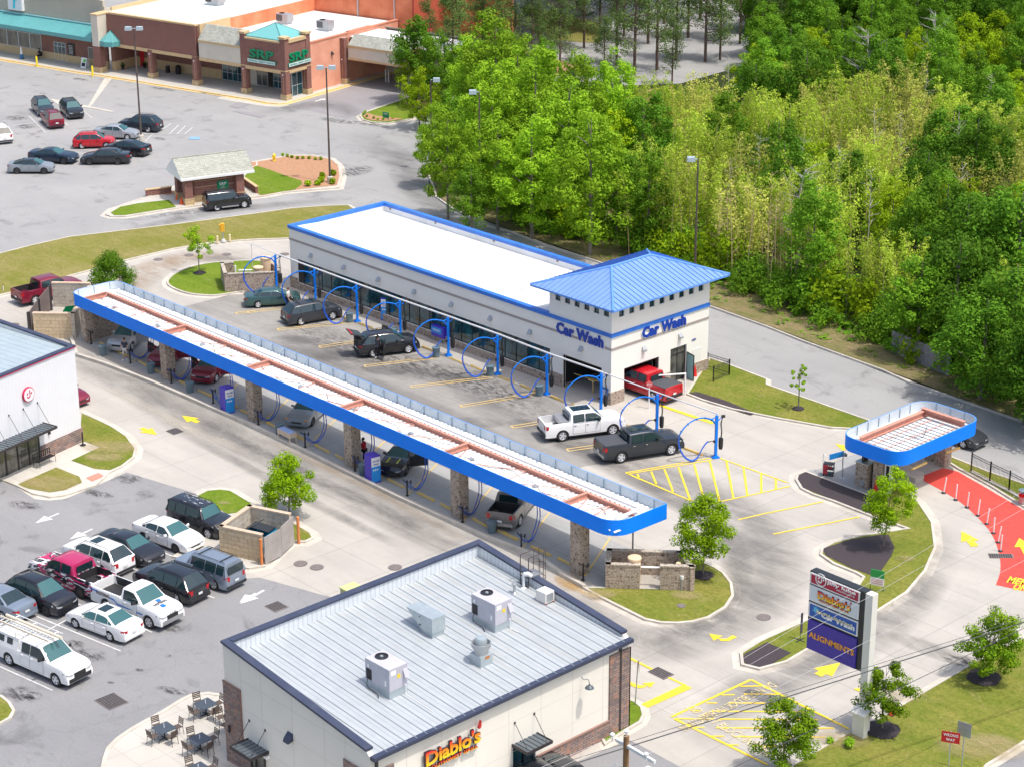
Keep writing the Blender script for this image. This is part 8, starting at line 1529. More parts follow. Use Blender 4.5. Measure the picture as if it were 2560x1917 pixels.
for i,((a,b),m) in enumerate(zip(zs,(M_pr,M_pw,M_pb,M_pp))):
    mb=MB()
    if i<3: mb.box(xl,xr_,0,.06,b,a); mb.build('panel_frame',M_wht,g); mb=MB(); mb.box(xl+.07,xr_-.07,-.012,-.001,b+.07,a-.07)
    else: mb.box(xl,xr_,-.012,.06,b,a)
    p=mb.build('panel',m,g)
    if i==0: text('jiffy lube',pw*.58,.62*(a-b)*.62,M_wht,p,.02,'lettering',.02,(xm+.45,-.02,(a+b)/2+.12)); text('multicare',pw*.36,(a-b)*.17,M_wht,p,.02,'lettering',.0,(xm+.75,-.02,b+.26)); q=empty('emblem',(xl+.72,-.015,(a+b)/2+.12)); q.parent=p; mb=MB(); mb.lathe([(.36,0),(.36,-.02),(.31,-.02),(.31,0)],24,(0,0,0),'y',False); mb.build('emblem_ring',M_wht,q); jlogo(q,.42,M_wht,-.02)
    if i==1: q=empty('restaurant_logo',(xm+.05,-.02,(a+b)/2+.1)); q.parent=p; diablo(q,pw*.66,(a-b)*.46,.03)
    if i==2:
        text('Sparkle Express',pw*.72,(a-b)*.24,mat('letters_cream',(.85,.80,.40),.5),p,.02,'lettering',.03,(xm+.1,-.02,a-.36)); text('Car Wash',pw*.68,(a-b)*.38,M_wht,p,.02,'lettering',.05,(xm+.35,-.02,b+.42)); mb=MB()
        for k in range(12): a_=2*pi*k/12; r_=.3 if k%2 else .2; mb.add([(xl+.5+.06*cos(a_+1.57),-.02-.001*k,b+.55+.06*sin(a_+1.57)),(xl+.5+r_*cos(a_),-.02-.001*k,b+.55+r_*sin(a_)),(xl+.5-.06*cos(a_+1.57),-.02-.001*k,b+.55-.06*sin(a_+1.57))],[(0,1,2)])
        mb.build('sparkle_mark',mat('mark_sky',(.12,.5,.8),.5),p)
    if i==3: text('ALIGNMENTS',pw*.93,(a-b)*.2,mat('led_amber',(.75,.33,.03),.5),p,.015,'lettering',.03,(xm,-.02,(a+b)/2+.02))
# --- regulatory signs
def roadsign(p,z,lab,plate,m,w_,h_,rz,txt=None,back=False,lean=(0,0)):
    x,y=W(p,z); g=empty('road_sign',(x,y,0),rz,lab,'sign'); mb=MB(); mb.tube([(-lean[0],-lean[1],0),(0,0,z+h_/2)],.03,6); mb.build('post',M_galv,g); mb=MB(); y0=-.04 if not back else .04
    if plate=='oct': mb.prism([(w_/2*cos(R(22.5+45*k))*1.08,w_/2*sin(R(22.5+45*k))*1.08) for k in range(8)],0,.01); mb.xf(Matrix(((1,0,0,0),(0,0,-1,y0),(0,1,0,z),(0,0,0,1))))
    else: mb.box(-w_/2,w_/2,y0-.01,y0,z-h_/2,z+h_/2)
    o=mb.build('plate',m,g)
    if txt: 
        mb=MB(); mb.box(-w_/2+.02,w_/2-.02,y0-.012,y0-.0105,z-h_/2+.02,z+h_/2-.02); mb.build('border',M_wht,o) if 0 else None
        for k,s in enumerate(txt): text(s,w_*(.8 if len(s)>3 else .5),h_*.26,M_wht,o,.006,'lettering',.02,(0,y0-.012,z+h_*(.2-.42*k)))
    return g
roadsign((2377,1841),2.2,'red WRONG WAY sign on the street lawn at the lower right','rect',mat('sign_red',(.60,.02,.025),.45),.92,.62,R(28),('WRONG','WAY')); roadsign((2412,1822),2.4,'grey back of a sign right beside the red WRONG WAY sign','rect',M_galv,.75,.8,R(10))
x,y=W(tf(1062,1130)); g=empty('stop_sign',(x,y,.1),R(-45),'leaning stop sign seen from its tan-grey back beside the restaurant','sign'); mb=MB(); mb.tube([(0,0,0),(.45,.1,2.9)],.035,6); mb.build('post',M_galv,g); mb=MB(); mb.prism([(.40*cos(R(22.5+45*k)),.40*sin(R(22.5+45*k))) for k in range(8)],0,.012); mb.xf(Matrix(((.9,0,.3,.42),(0,0,1,.15),(0,1,0,2.62),(0,0,0,1)))); mb.build('plate_back',mat('sign_back',(.55,.46,.33),.6),g)
x,y=W(tb(1180,212)); g=empty('stop_sign',(x,y,.02),R(45),'small red stop sign on a white post before the red pickup','sign'); mb=MB(); mb.tube([(0,0,0),(0,0,1.95)],.05,6); mb.build('post',M_wht,g); mb=MB(); mb.prism([(.26*cos(R(22.5+45*k)),.26*sin(R(22.5+45*k))) for k in range(8)],0,.012); mb.xf(Matrix(((1,0,0,0),(0,0,-1,-.06),(0,1,0,1.9),(0,0,0,1)))); o=mb.build('plate',mat('sign_red_pale',(.65,.12,.12),.5),g); text('STOP',.34,.13,M_wht,o,.005,'lettering',.01,(0,-.075,1.9))
x,y=W(tg(935,145)); g=empty('yard_sign',(x,y,.1),R(20),'small green and white lawn sign behind the cream post of the tall sign','sign'); mb=MB(); mb.box(-.42,.42,-.02,.02,.35,.85); mb.build('white_panel',M_wht,g); mb=MB(); mb.box(-.42,.42,-.02,.02,.85,1.35); mb.build('green_panel',mat('panel_green',(.02,.30,.07),.5),g); mb=MB(); [mb.box(-.35,.35,-.025,-.021,.45+.12*k,.5+.12*k) for k in range(3)]; mb.build('printed_lines',mat('pink_text',(.7,.25,.3),.6),g); mb=MB(); [mb.tube([(s*.4,0,0),(s*.4,0,.4)],.02,4) for s in (-1,1)]; mb.tube([(-.5,-.3,0),(.5,.3,.02)],.02,4); mb.build('stand',M_blk,g)
x,y=W(tg(275,575)); simple('feather_banner',(x,y,.1),'narrow dark feather banner seen edge-on left of the tall sign','banner',[('pole',M_blk,lambda m:m.tube([(0,0,0),(0,0,1.2),(.03,.03,1.75)],.02,5)),('flag',mat('flag_dark',(.05,.05,.09),.7),lambda m:m.box(-.02,.02,.0,.16,.45,1.7)),('base_plate',M_blk,lambda m:(m.box(-.35,.35,-.03,.03,0,.03),m.box(-.03,.03,-.35,.35,.005,.035)))])
x,y=W(t2(1120,1040)); g=empty('lawn_sign',(x,y,.12),CA,'green lawn sign with white letters on the drive-through island','sign'); mb=MB(); mb.box(-.42,.42,-.04,.04,.15,.8); o=mb.build('panel',M_green,g); text('SRP ATM',.5,.14,M_wht,o,.01,'lettering',.01,(0,-.05,.62)); mb=MB(); [mb.box(s*.4-.03,s*.4+.03,-.03,.03,0,.8) for s in (-1,1)]; mb.build('posts',M_green,g)
# --- cones
M_cone=mat('cone_orange',(.85,.10,.02),.5); M_coner=mat('cone_red',(.70,.02,.02),.5)
def cone(p,lab,h_=.7,m=None,z=.12,dark=False):
    x,y=W(p); g=empty('traffic_cone',(x,y,z),0,lab,'traffic cone'); mb=MB(); mb.lathe([(.17,.03),(.03,h_),(.0001,h_)],14); mb.build('cone_body',m or M_cone,g,40); mb=MB(); mb.box(-.2,.2,-.2,.2,0,.03); mb.build('cone_base',M_blk if dark else (m or M_cone),g)
cone(t5(1530,73),'orange cone farther from the lane beside the drive-up kiosk'); cone(t5(1567,116),'orange cone nearer the lane beside the drive-up kiosk'); cone(tg(1065,1215),'red-orange cone with a black base on the lawn behind the tree by the sign post',.75,None,.1,True); cone(tb(390,-2),'tall red cone left of the dark tunnel opening',.95,M_coner,.03); cone(t7(1577,1598),'orange cone before the open glass door of the car wash',.95,M_coner,.03); cone(tc(925,938),'red cone behind the top of the tree at the pay station',.9,M_coner,.14)
# --- hydrant, bollards, signal
x,y=W(t2(158,1400)); simple('fire_hydrant',(x,y,.13),'yellow fire hydrant at the left edge of the brown mulch island','fire hydrant',[('barrel',M_yel,lambda m:m.lathe([(.2,0),(.2,.05),(.14,.06),(.14,.5),(.18,.52),(.18,.58),(.15,.68),(.05,.8),(.0001,.82)],14)),('side_caps',M_yel,lambda m:(m.tube([(-.24,0,.42),(.24,0,.42)],.07,8),m.tube([(0,-.26,.38),(0,0,.38)],.09,8)))],0,None,40)
M_byel=mat('bollard_yellow',(.85,.66,.02),.45)
for p,l in ((t1(320,577),'yellow bollard on the shop kerb by the seated person'),(t1(800,662),'yellow bollard on the shop kerb beside the tan pier')): x,y=W(p); simple('bollard',(x,y,0),l,'bollard',[('post',M_byel,lambda m:m.lathe([(.12,0),(.12,1.2),(.08,1.3),(.0001,1.33)],12))],0,None,40)
x,y=W(t5(1927,440)); g=simple('traffic_signal',(x,y,.1),'small yellow two-lamp traffic signal on a short post behind the drive','traffic signal',[('post',M_steel,lambda m:m.tube([(0,0,.25),(0,0,1.0)],.06,8)),('footing',mat('footing_pale',(.62,.62,.6),.7),lambda m:m.lathe([(.22,0),(.16,.25),(.0001,.25)],10)),('housing',mat('housing_amber',(.80,.42,.02),.45),lambda m:m.box(-.17,.17,-.15,.15,1.0,1.75))],R(-45)); mb=MB(); [mb.lathe([(.13,-.3),(.13,-.15)],10,(0,0,z),'y') for z in (1.2,1.55)]; mb.build('visors',mat('visor_amber',(.7,.35,.03),.5),g); mb=MB(); [mb.lathe([(.09,-.16),(.0001,-.17)],10,(0,0,z),'y') for z in (1.2,1.55)]; mb.build('lenses',M_tail,g)
for p,l in ((t5(1877,452),'pale yellow guard post left of the small traffic signal'),(t5(1984,438),'pale yellow guard post right of the small traffic signal')): x,y=W(p); simple('guard_post',(x,y,.1),l,'bollard',[('post',mat('post_pale_yellow',(.74,.62,.36),.6) if 'post_pale_yellow' not in MATS else MATS['post_pale_yellow'],lambda m:m.lathe([(.1,0),(.1,.68),(.0001,.72)],10))],0,None,40)
x,y=W(t5(30,862)); simple('marker_post',(x,y,.1),'short white marker post in the grass strip at the left edge','post',[('shaft',M_wht,lambda m:m.box(-.05,.05,-.02,.02,0,.45)),('red_top',M_tail,lambda m:m.box(-.05,.05,-.02,.02,.45,.5))])
# --- delineators along the red lane
dl=[(1515,940),(1618,1000),(1718,1065),(1810,1135),(1887,1208),(1945,1288),(1985,1367),(2005,1442)]; pd=empty('lane_delineator'); mb=MB(); mb.lathe([(.04,.05),(.04,1.12),(.0001,1.14)],8); mb.build('tube',M_wht,pd,40); mb=MB(); mb.lathe([(.16,0),(.14,.04),(.05,.07)],10); mb.build('rubber_base',M_blk,pd)
on_=['first','second','third','fourth','fifth','sixth','seventh','last']
for i,p in enumerate(dl):
    q=pd if i==0 else copy_tree(pd); x,y=W(tc(*p)); q.location=(x,y,.03); q.rotation_euler=(R(3*((i%3)-1)),R(5-3*(i%2)),0); tag(q,'white flexible lane post on the edge of the red lane, %s from the pay canopy'%on_[i],'lane post','white lane posts')
# --- fences
def rail_fence(name,pts,h_,lab,z=.12):
    g=empty(name,(pts[0][0],pts[0][1],z),0,lab,'fence'); o=V(pts[0]); rails=MB(); pk=MB()
    for a,b in zip(pts,pts[1:]):
        a=V(a)-o; b=V(b)-o; L_=(b-a).length; d=(b-a)/L_; n=max(1,round(L_/2.4))
        for zz_ in (.15,h_-.2,h_-.04): rails.tube([(a.x,a.y,zz_),(b.x,b.y,zz_)],.022,4)
        k=.12
        while k<L_: q=a+d*k; pk.tube([(q.x,q.y,.08),(q.x,q.y,h_)],.011,4,False); k+=.12
        for i in range(n+1): q=a+d*L_*i/n; mb=MB(); mb.box(q.x-.035,q.x+.035,q.y-.035,q.y+.035,0,h_+.08); mb.build('post',M_blk,g)
    rails.build('rails',M_blk,g); pk.build('pickets',M_blk,g)
rail_fence('metal_fence',P([t7(1685,1530),t7(1873,1590),t7(1735,1648)]),1.2,'short black metal railing around the step beside the open glass door')
rail_fence('metal_fence',P([tc(1748,772),tc(1910,855),tc(2075,935),tc(2208,1005),(2680,1310)]),1.4,'long black metal railing beside the red lane at the right edge')
mb=MB(); fp=P([tc(1735,770),tc(1910,862),tc(2075,945),tc(2208,1020),(2700,1330)]); 
for a,b in zip(fp,fp[1:]): o2=offset([a,b],.3,False); mb.prism([a,b,o2[1],o2[0]],0,.2)
tag(mb.build('kerb',M_kerb),'kerb',kind='structure')
a=W(t8(1060,1390)); b=W(t8(1560,1600)); d=V(b)-V(a); g=empty('wooden_fence',(a[0],a[1],.1),math.atan2(d.y,d.x),'weathered grey wooden fence half buried in the shrubs by the road','fence'); mb=MB(); n=int(d.length/.15); [mb.box(i*.15,i*.15+.135,0,.02,0,1.75+.05*sin(i*2.1)) for i in range(n)]; mb.build('boards',mat('boards_weathered',(.30,.29,.30),.9,c2=(.2,.19,.2),sc=4),g); mb=MB(); mb.box(0,d.length,.02,.07,.4,.5); mb.box(0,d.length,.02,.07,1.3,1.4); mb.build('rails',MATS['boards_weathered'],g)
sheet('pavement',P([t7(1495,1600),t7(1700,1510),t7(1885,1600),t7(1740,1665),tb(1500,90)]),.1,M_con,'step beside the glass door')
# --- manholes, grates
M_iron=mat('cast_iron',(.13,.11,.105),.8,c2=(.20,.17,.16),sc=12)
def cover(p,r,lab,z=.03,grp='manhole covers',sq=None,rz=0):
    x,y=W(p); g=empty('drain_grate' if sq else 'manhole_cover',(x,y,z),rz,lab,'grate' if sq else 'manhole cover',grp); mb=MB()
    if sq:
        a,b=sq; mb.box(-a,a,-b,b,0,.012); mb.build('frame',M_iron,g); mb=MB(); n=int(2*a/.14); [mb.box(-a+.05+i*.14,-a+.12+i*.14,-b+.05,b-.05,.013,.02) for i in range(n)]; mb.build('bars',M_blk,g)
    else: mb.lathe([(r,0),(r,.012),(.0001,.014)],22); mb.build('lid',M_iron,g); mb=MB(); mb.lathe([(r+.07,0),(r+.07,.009),(r,.009)],22); mb.build('rim',M_iron,g)
for p,l in ((t5(1365,585),'manhole cover on the curved drive above the oval lawn, leftmost of four'),(t5(1630,548),'faint manhole cover left of the thin young tree'),(t5(1955,542),'dark manhole cover right of the thin young tree'),(t5(8,1147),'manhole cover at the left edge near the dumpster enclosure'),(t5(122,1148),'paler manhole cover left of the split-block dumpster enclosure'),(t6(245,540),'reddish manhole cover at the left corner of the car wash'),(ta(385,1548),'manhole cover nearest the wooden gates of the block enclosure'),(ta(525,1580),'second manhole cover from the wooden gates'),(ta(1200,1580),'lone manhole cover behind the restaurant parapet'),(tf(2170,365),'manhole cover in the drive left of the tall sign')): cover(p,.36,l)
cover(t9(1508,408),.4,'square drain grate between the two yellow lane arrows',sq=(.5,.45),grp='drain grates'); cover(td(962,1092),.5,'square drain grate near the patio in the parking lot',sq=(.75,.62),grp='drain grates'); cover(te(178,275),.5,'square drain grate by the green utility box',sq=(.55,.5),grp='drain grates'); cover(tf(1285,848),.5,'square drain grate on the yellow line by the leaning stop sign',sq=(.62,.42),grp='drain grates'); cover(tc(2010,1482),.5,'black drain grate at the edge of the red lane',sq=(.75,.32),grp='drain grates',rz=R(45)); cover(tb(1520,1282),.5,'grey drain grate on the drive behind the tree by the brick enclosure',sq=(.5,.42),grp='drain grates'); cover(tf(1458,278),.2,'small pale valve cover in the island lawn',.12,'valve covers')
x,y=W((888,1508)); g=simple('utility_cabinet',(x,y,.02),'pale yellow-green electrical cabinet behind the restaurant parapet','utility box',[('cabinet',mat('cabinet_green',(.42,.46,.20),.6),lambda m:m.box(-.75,.75,-.5,.5,0,.9)),('lid',mat('lid_green',(.50,.54,.24),.6),lambda m:(m.box(-.8,0,-.55,.55,.9,.97),m.box(.02,.8,-.5,.6,.93,1.03)))])
# --- patio furniture
M_tt=mat('table_slate',(.06,.075,.095),.4); M_slat=mat('slat_brown',(.13,.095,.075),.6)
def tbl(p,lab):
    x,y=W(p,.74); g=empty('patio_table',(x,y,.12),0,lab,'table','square patio tables'); mb=MB(); mb.box(-.48,.48,-.48,.48,.60,.63); mb.build('table_top',M_tt,g); mb=MB(); mb.tube([(0,0,.03),(0,0,.6)],.045,6); mb.box(-.3,.3,-.03,.03,0,.03); mb.box(-.03,.03,-.3,.3,.001,.031); mb.build('pedestal',M_blk,g); mb=MB(); mb.tube([(0,0,.63),(0,0,.86)],.025,6); mb.build('umbrella_sleeve',M_wht,g); return x,y
def chair_proto():
    g=empty('patio_chair'); 
    for a in (-.21,.21):
        for b,h_ in ((-.2,.44),(.2,.9)): mb=MB(); mb.tube([(a,b+(.06 if h_>.5 else -.03),0),(a,b,.44),(a,b+(.08 if h_>.5 else 0),h_)],.016,5); mb.build('leg',M_blk,g)
    mb=MB(); [mb.box(-.21,.21,-.2+.085*i,-.13+.085*i,.43,.45) for i in range(5)]; mb.build('seat',M_slat,g); mb=MB(); [mb.box(-.21,.21,.21+.02*i,.225+.02*i,.55+.09*i,.62+.09*i) for i in range(4)]; mb.build('backrest',M_slat,g); return g
pc=chair_proto(); first=[True]
def chr_(x,y,rz,lab):
    q=pc if first[0] else copy_tree(pc); first[0]=False; q.location=(x,y,.12); q.rotation_euler=(0,0,rz); tag(q,lab,'chair','patio chairs')
for nm,p in (('by the restaurant corner',td(1772,1108)),('leftmost, at the patio edge',td(1415,1315)),('nearest the awning',td(1722,1410)),('cut off by the bottom edge',td(1710,1665))):
    x,y=tbl(p,'dark square patio table '+nm)
    for k,(dx,dy,s) in enumerate(((-.72,.05,'far-left'),(.1,.74,'far-right'),(.05,-.74,'near-left'),(.74,-.05,'near-right'))):
        if nm.startswith('cut') and k>1: continue
        chr_(x+dx,y+dy,{0:R(90),1:0,2:R(180),3:R(-90)}[k]+R(6*(k-1.5)),'slatted patio chair on the %s side of the table %s'%(s,nm.replace(', at the patio edge','')))
x,y=W(td(1910,1300)); chr_(x,y,R(80),'lone slatted patio chair against the stone corner'); x,y=W(td(1945,1370)); chr_(x,y,R(20),'slatted patio chair nearly hidden by the stone corner, above the awning')
# --- bench and post by the oil-change shop
jb=lambda u,v:(-10.35+u*cos(JA)-v*sin(JA),-37.2+u*sin(JA)+v*cos(JA))
x,y=jb(.75,3.1); simple('park_bench',(x,y,.12),'black metal bench in front of the oil-change shop windows','bench',[('seat',M_blk,lambda m:[m.box(-.8,.8,-.25+.1*i,-.18+.1*i,.42,.45) for i in range(5)]),('backrest',M_blk,lambda m:[m.box(-.8+.2*i,-.74+.2*i,.27,.3,.5,.9) for i in range(9)]+[m.box(-.8,.8,.27,.3,.87,.93)]),('leg_frame',M_blk,lambda m:[m.tube([(s*.75,-.3,0),(s*.75,-.28,.62),(s*.75,.25,.65),(s*.75,.3,0)],.02,5) for s in (-1,1)])],JA+R(90))
x,y=jb(.6,7.0); simple('ash_post',(x,y,.12),'slim black ashtray post at the corner of the oil-change shop','ashtray',[('stem',M_blk,lambda m:m.tube([(0,0,.05),(0,0,1.0)],.05,8)),('base',M_blk,lambda m:m.lathe([(.2,0),(.2,.05),(.0001,.06)],14))])
# --- things on the shop pavement
x,y,_=cw(-32.78,-.29); g=empty('sandwich_board',(x,y,.13),CA,'white printed sandwich board beside the tan pier of the shops','sign'); 
for s in (-1,1): mb=MB(); mb.quad((-.45,s*.35,0),(.45,s*.35,0),(.45,s*.05,1.25),(-.45,s*.05,1.25)); mb.build('board_leaf',M_wht,g)
mb=MB(); mb.quad((-.3,-.31,.2),(.3,-.31,.2),(.3,-.2,.65),(-.3,-.2,.65)); mb.build('print_dark',M_trim,g); mb=MB(); mb.quad((-.1,-.2,.75),(.36,-.2,.75),(.36,-.11,1.1),(-.1,-.11,1.1)); mb.build('print_green',mat('print_green',(.1,.5,.08),.6),g)
x,y,_=cw(-43.39,-1.0); simple('pavement_banner',(x,y,.13),'slim black and white cone-shaped banner on the shop pavement','banner',[('cone_body',M_wht,lambda m:m.lathe([(.2,.35),(.05,1.55),(.0001,1.55)],10)),('cone_foot',mat('banner_blue',(.03,.15,.3),.5),lambda m:m.lathe([(.3,0),(.2,.6)],10)),('base',M_blk,lambda m:m.box(-.35,.35,-.25,.25,0,.06))])
x,y,_=cw(-20.48,3.5); simple('litter_bin',(x,y,.13),'round black litter bin under the brick arcade','litter bin',[('drum',M_blk,lambda m:m.lathe([(.3,0),(.33,.95),(.3,1.0),(.15,1.12),(.0001,1.14)],16)),('slats',M_bronze,lambda m:[m.box(.32*cos(a)-.02,.32*cos(a)+.02,.32*sin(a)-.02,.32*sin(a)+.02,.1,.9) for a in (0,.8,1.6,2.4,3.2,4,4.8,5.6)])],0,None,30)
x,y,_=cw(-22.14,3.4); simple('ash_bin',(x,y,.13),'slim grey ash bin left of the black litter bin','litter bin',[('box',M_bronze,lambda m:m.box(-.2,.2,-.2,.2,0,.85)),('top',M_steel,lambda m:m.box(-.23,.23,-.23,.23,.85,.9))])
for i,(u,v,l) in enumerate(((-28.2,1.9,'left'),(-26.4,3.9,'right'))):
    x,y,_=cw(u,v-.2); g=empty('planter_urn',(x,y,.13),0,'dark planter urn on the %s of the red shop door'%l,'planter'); mb=MB(); mb.lathe([(.2,0),(.16,.1),(.28,.5),(.3,.55),(.0001,.5)],14); mb.build('urn',M_blk,g,40); mb=MB(); leaves(mb,[((0,0,.65),.25)],60,.16); mb.build('plant',L_dark,g)
x,y=W(tc(2195,1040)); simple('trash_bin',(x,y,.2),'blue-rimmed grey bin at the right edge beside the black railing','trash bin',[('drum',M_steel,lambda m:m.lathe([(.28,0),(.3,.8),(.0001,.8)],16)),('rim',M_barrel,lambda m:m.lathe([(.32,.74),(.34,.86),(.0001,.88)],16)),('red_band',M_tail,lambda m:m.lathe([(.305,.45),(.31,.7)],16))])
simple('hose_bib_post',(*W((1480+1650/7.373,1340+1030/7.373)),.12),'small green and white water valve post in front of the brick enclosure','post',[('pipe',M_galv,lambda m:m.tube([(0,0,0),(0,0,.75)],.03,6)),('cap',M_wht,lambda m:m.box(-.09,.09,-.07,.07,.75,.98))])
# --- lettering painted on the red lane
a=V(W(tg(2075,45))); b=V(W(tg(2208,72))); d=(b-a).normalized(); an=math.atan2(d.y,d.x)
for s,wd,p0 in (('MEMBERS',2.5,tg(2072,38)),('ONLY',1.4,tg(2120,98))):
    o=V(W(p0))+d*wd/2; t_=text(s,wd,.95,M_yel,None,.004,'lane_lettering',.03,(o.x,o.y,.03),an,flat=True); tag(t_,'yellow painted lane lettering '+s.lower(),kind='structure')
# --- utility pole and wires
ztp=9.5; x,y=W((1566,1838),ztp); g=empty('utility_pole',(x,y,-.2),0,'brown wooden utility pole with a pale crossarm at the bottom of the picture','utility pole')
mb=MB(); mb.tube([(0,0,0),(0,0,ztp+.2)],[.17,.13],10); mb.build('pole',mat('pole_wood',(.33,.18,.08),.85,c2=(.22,.12,.06),sc=5),g,40)
A_=W3((1529,1841),ztp-.2)-V((x,y,-.2)); B_=W3((1622,1896),ztp-.2)-V((x,y,-.2)); mb=MB(); dd=(B_-A_).normalized(); aa=math.atan2(dd.y,dd.x); mb.box(-(A_.xy.length),B_.xy.length,-.06,.06,ztp-.35,ztp-.2,rz=aa,c=(0,0)); mb.build('crossarm',M_wht,g)
for q in (A_*.95,V((0,.0,ztp+.2)),B_*.88): 
    mb=MB(); q=V((q.x,q.y,ztp-.1 if q.xy.length>.1 else ztp+.2)); mb.lathe([(.03,-.1),(.03,.15),(.1,.17),(.11,.25),(.06,.3),(.0001,.31)],10,q); mb.build('insulator',M_wht,g)
mb=MB(); mb.lathe([(.1,-.3),(.12,.2),(.0001,.25)],10,(-.75,-.75,ztp-1.9)); mb.tube([(-.75,-.75,ztp-1.7),(-.3,-.3,ztp-1.2),(0,0,ztp-1.5)],.02,4); mb.tube([(0,0,ztp-1.7),(-.75,-.75,ztp-1.8)],.03,4); mb.build('fuse_cutout',M_lamp,g)
mb=MB(); q=B_*1.15; mb.box(q.x-.35,q.x+.35,q.y-.12,q.y+.12,ztp-.45,ztp-.38); mb.build('lamp_head',M_wht,g)
M_wire=mat('wire_pale',(.42,.42,.43),.5,.3); M_wired=mat('wire_dark',(.03,.035,.04),.5)
def wire(p,q,z,r,m,lab,ext=.5,sag=.0):
    a=W3(p,z); b=W3(q,z); d=b-a; b2=b+d*ext; g=empty('overhead_wire',a,0,lab,'wire','overhead wires'); n=16; mb=MB(); mb.tube([tuple((b2-a)*k/n+V((0,0,-sag*4*(k/n)*(1-k/n)))) for k in range(n+1)],r,4); mb.build('strand',m,g)
wire(tf(300,1700),tg(2208,405),7.2,.035,M_wired,'thick dark cable crossing the lower right lawn',.3); wire(tf(1200,2000),tg(2208,455),7.0,.02,M_wired,'thinner dark cable just below the thick one',.3); wire(tf(300,1660),tg(2208,370),7.4,.016,M_wired,'thin dark cable just above the thick one',.3)
wire((1566,1836),(2560,1270),9.7,.009,M_wire,'pale wire running from the pole top across the purple sign panel',.3); wire((1535,1838),(2560,1225),9.6,.009,M_wire,'pale wire highest across the blue sign panel',.3); wire((1612,1888),(2560,1400),9.6,.009,M_wire,'pale wire from the right end of the crossarm',.3); wire((1535,1840),(1180,1990),9.6,.009,M_wire,'pale wire leaving the crossarm toward the lower left',.3); wire((1566,1838),(1250,1990),9.7,.009,M_wire,'pale wire leaving the pole top toward the lower left',.3)
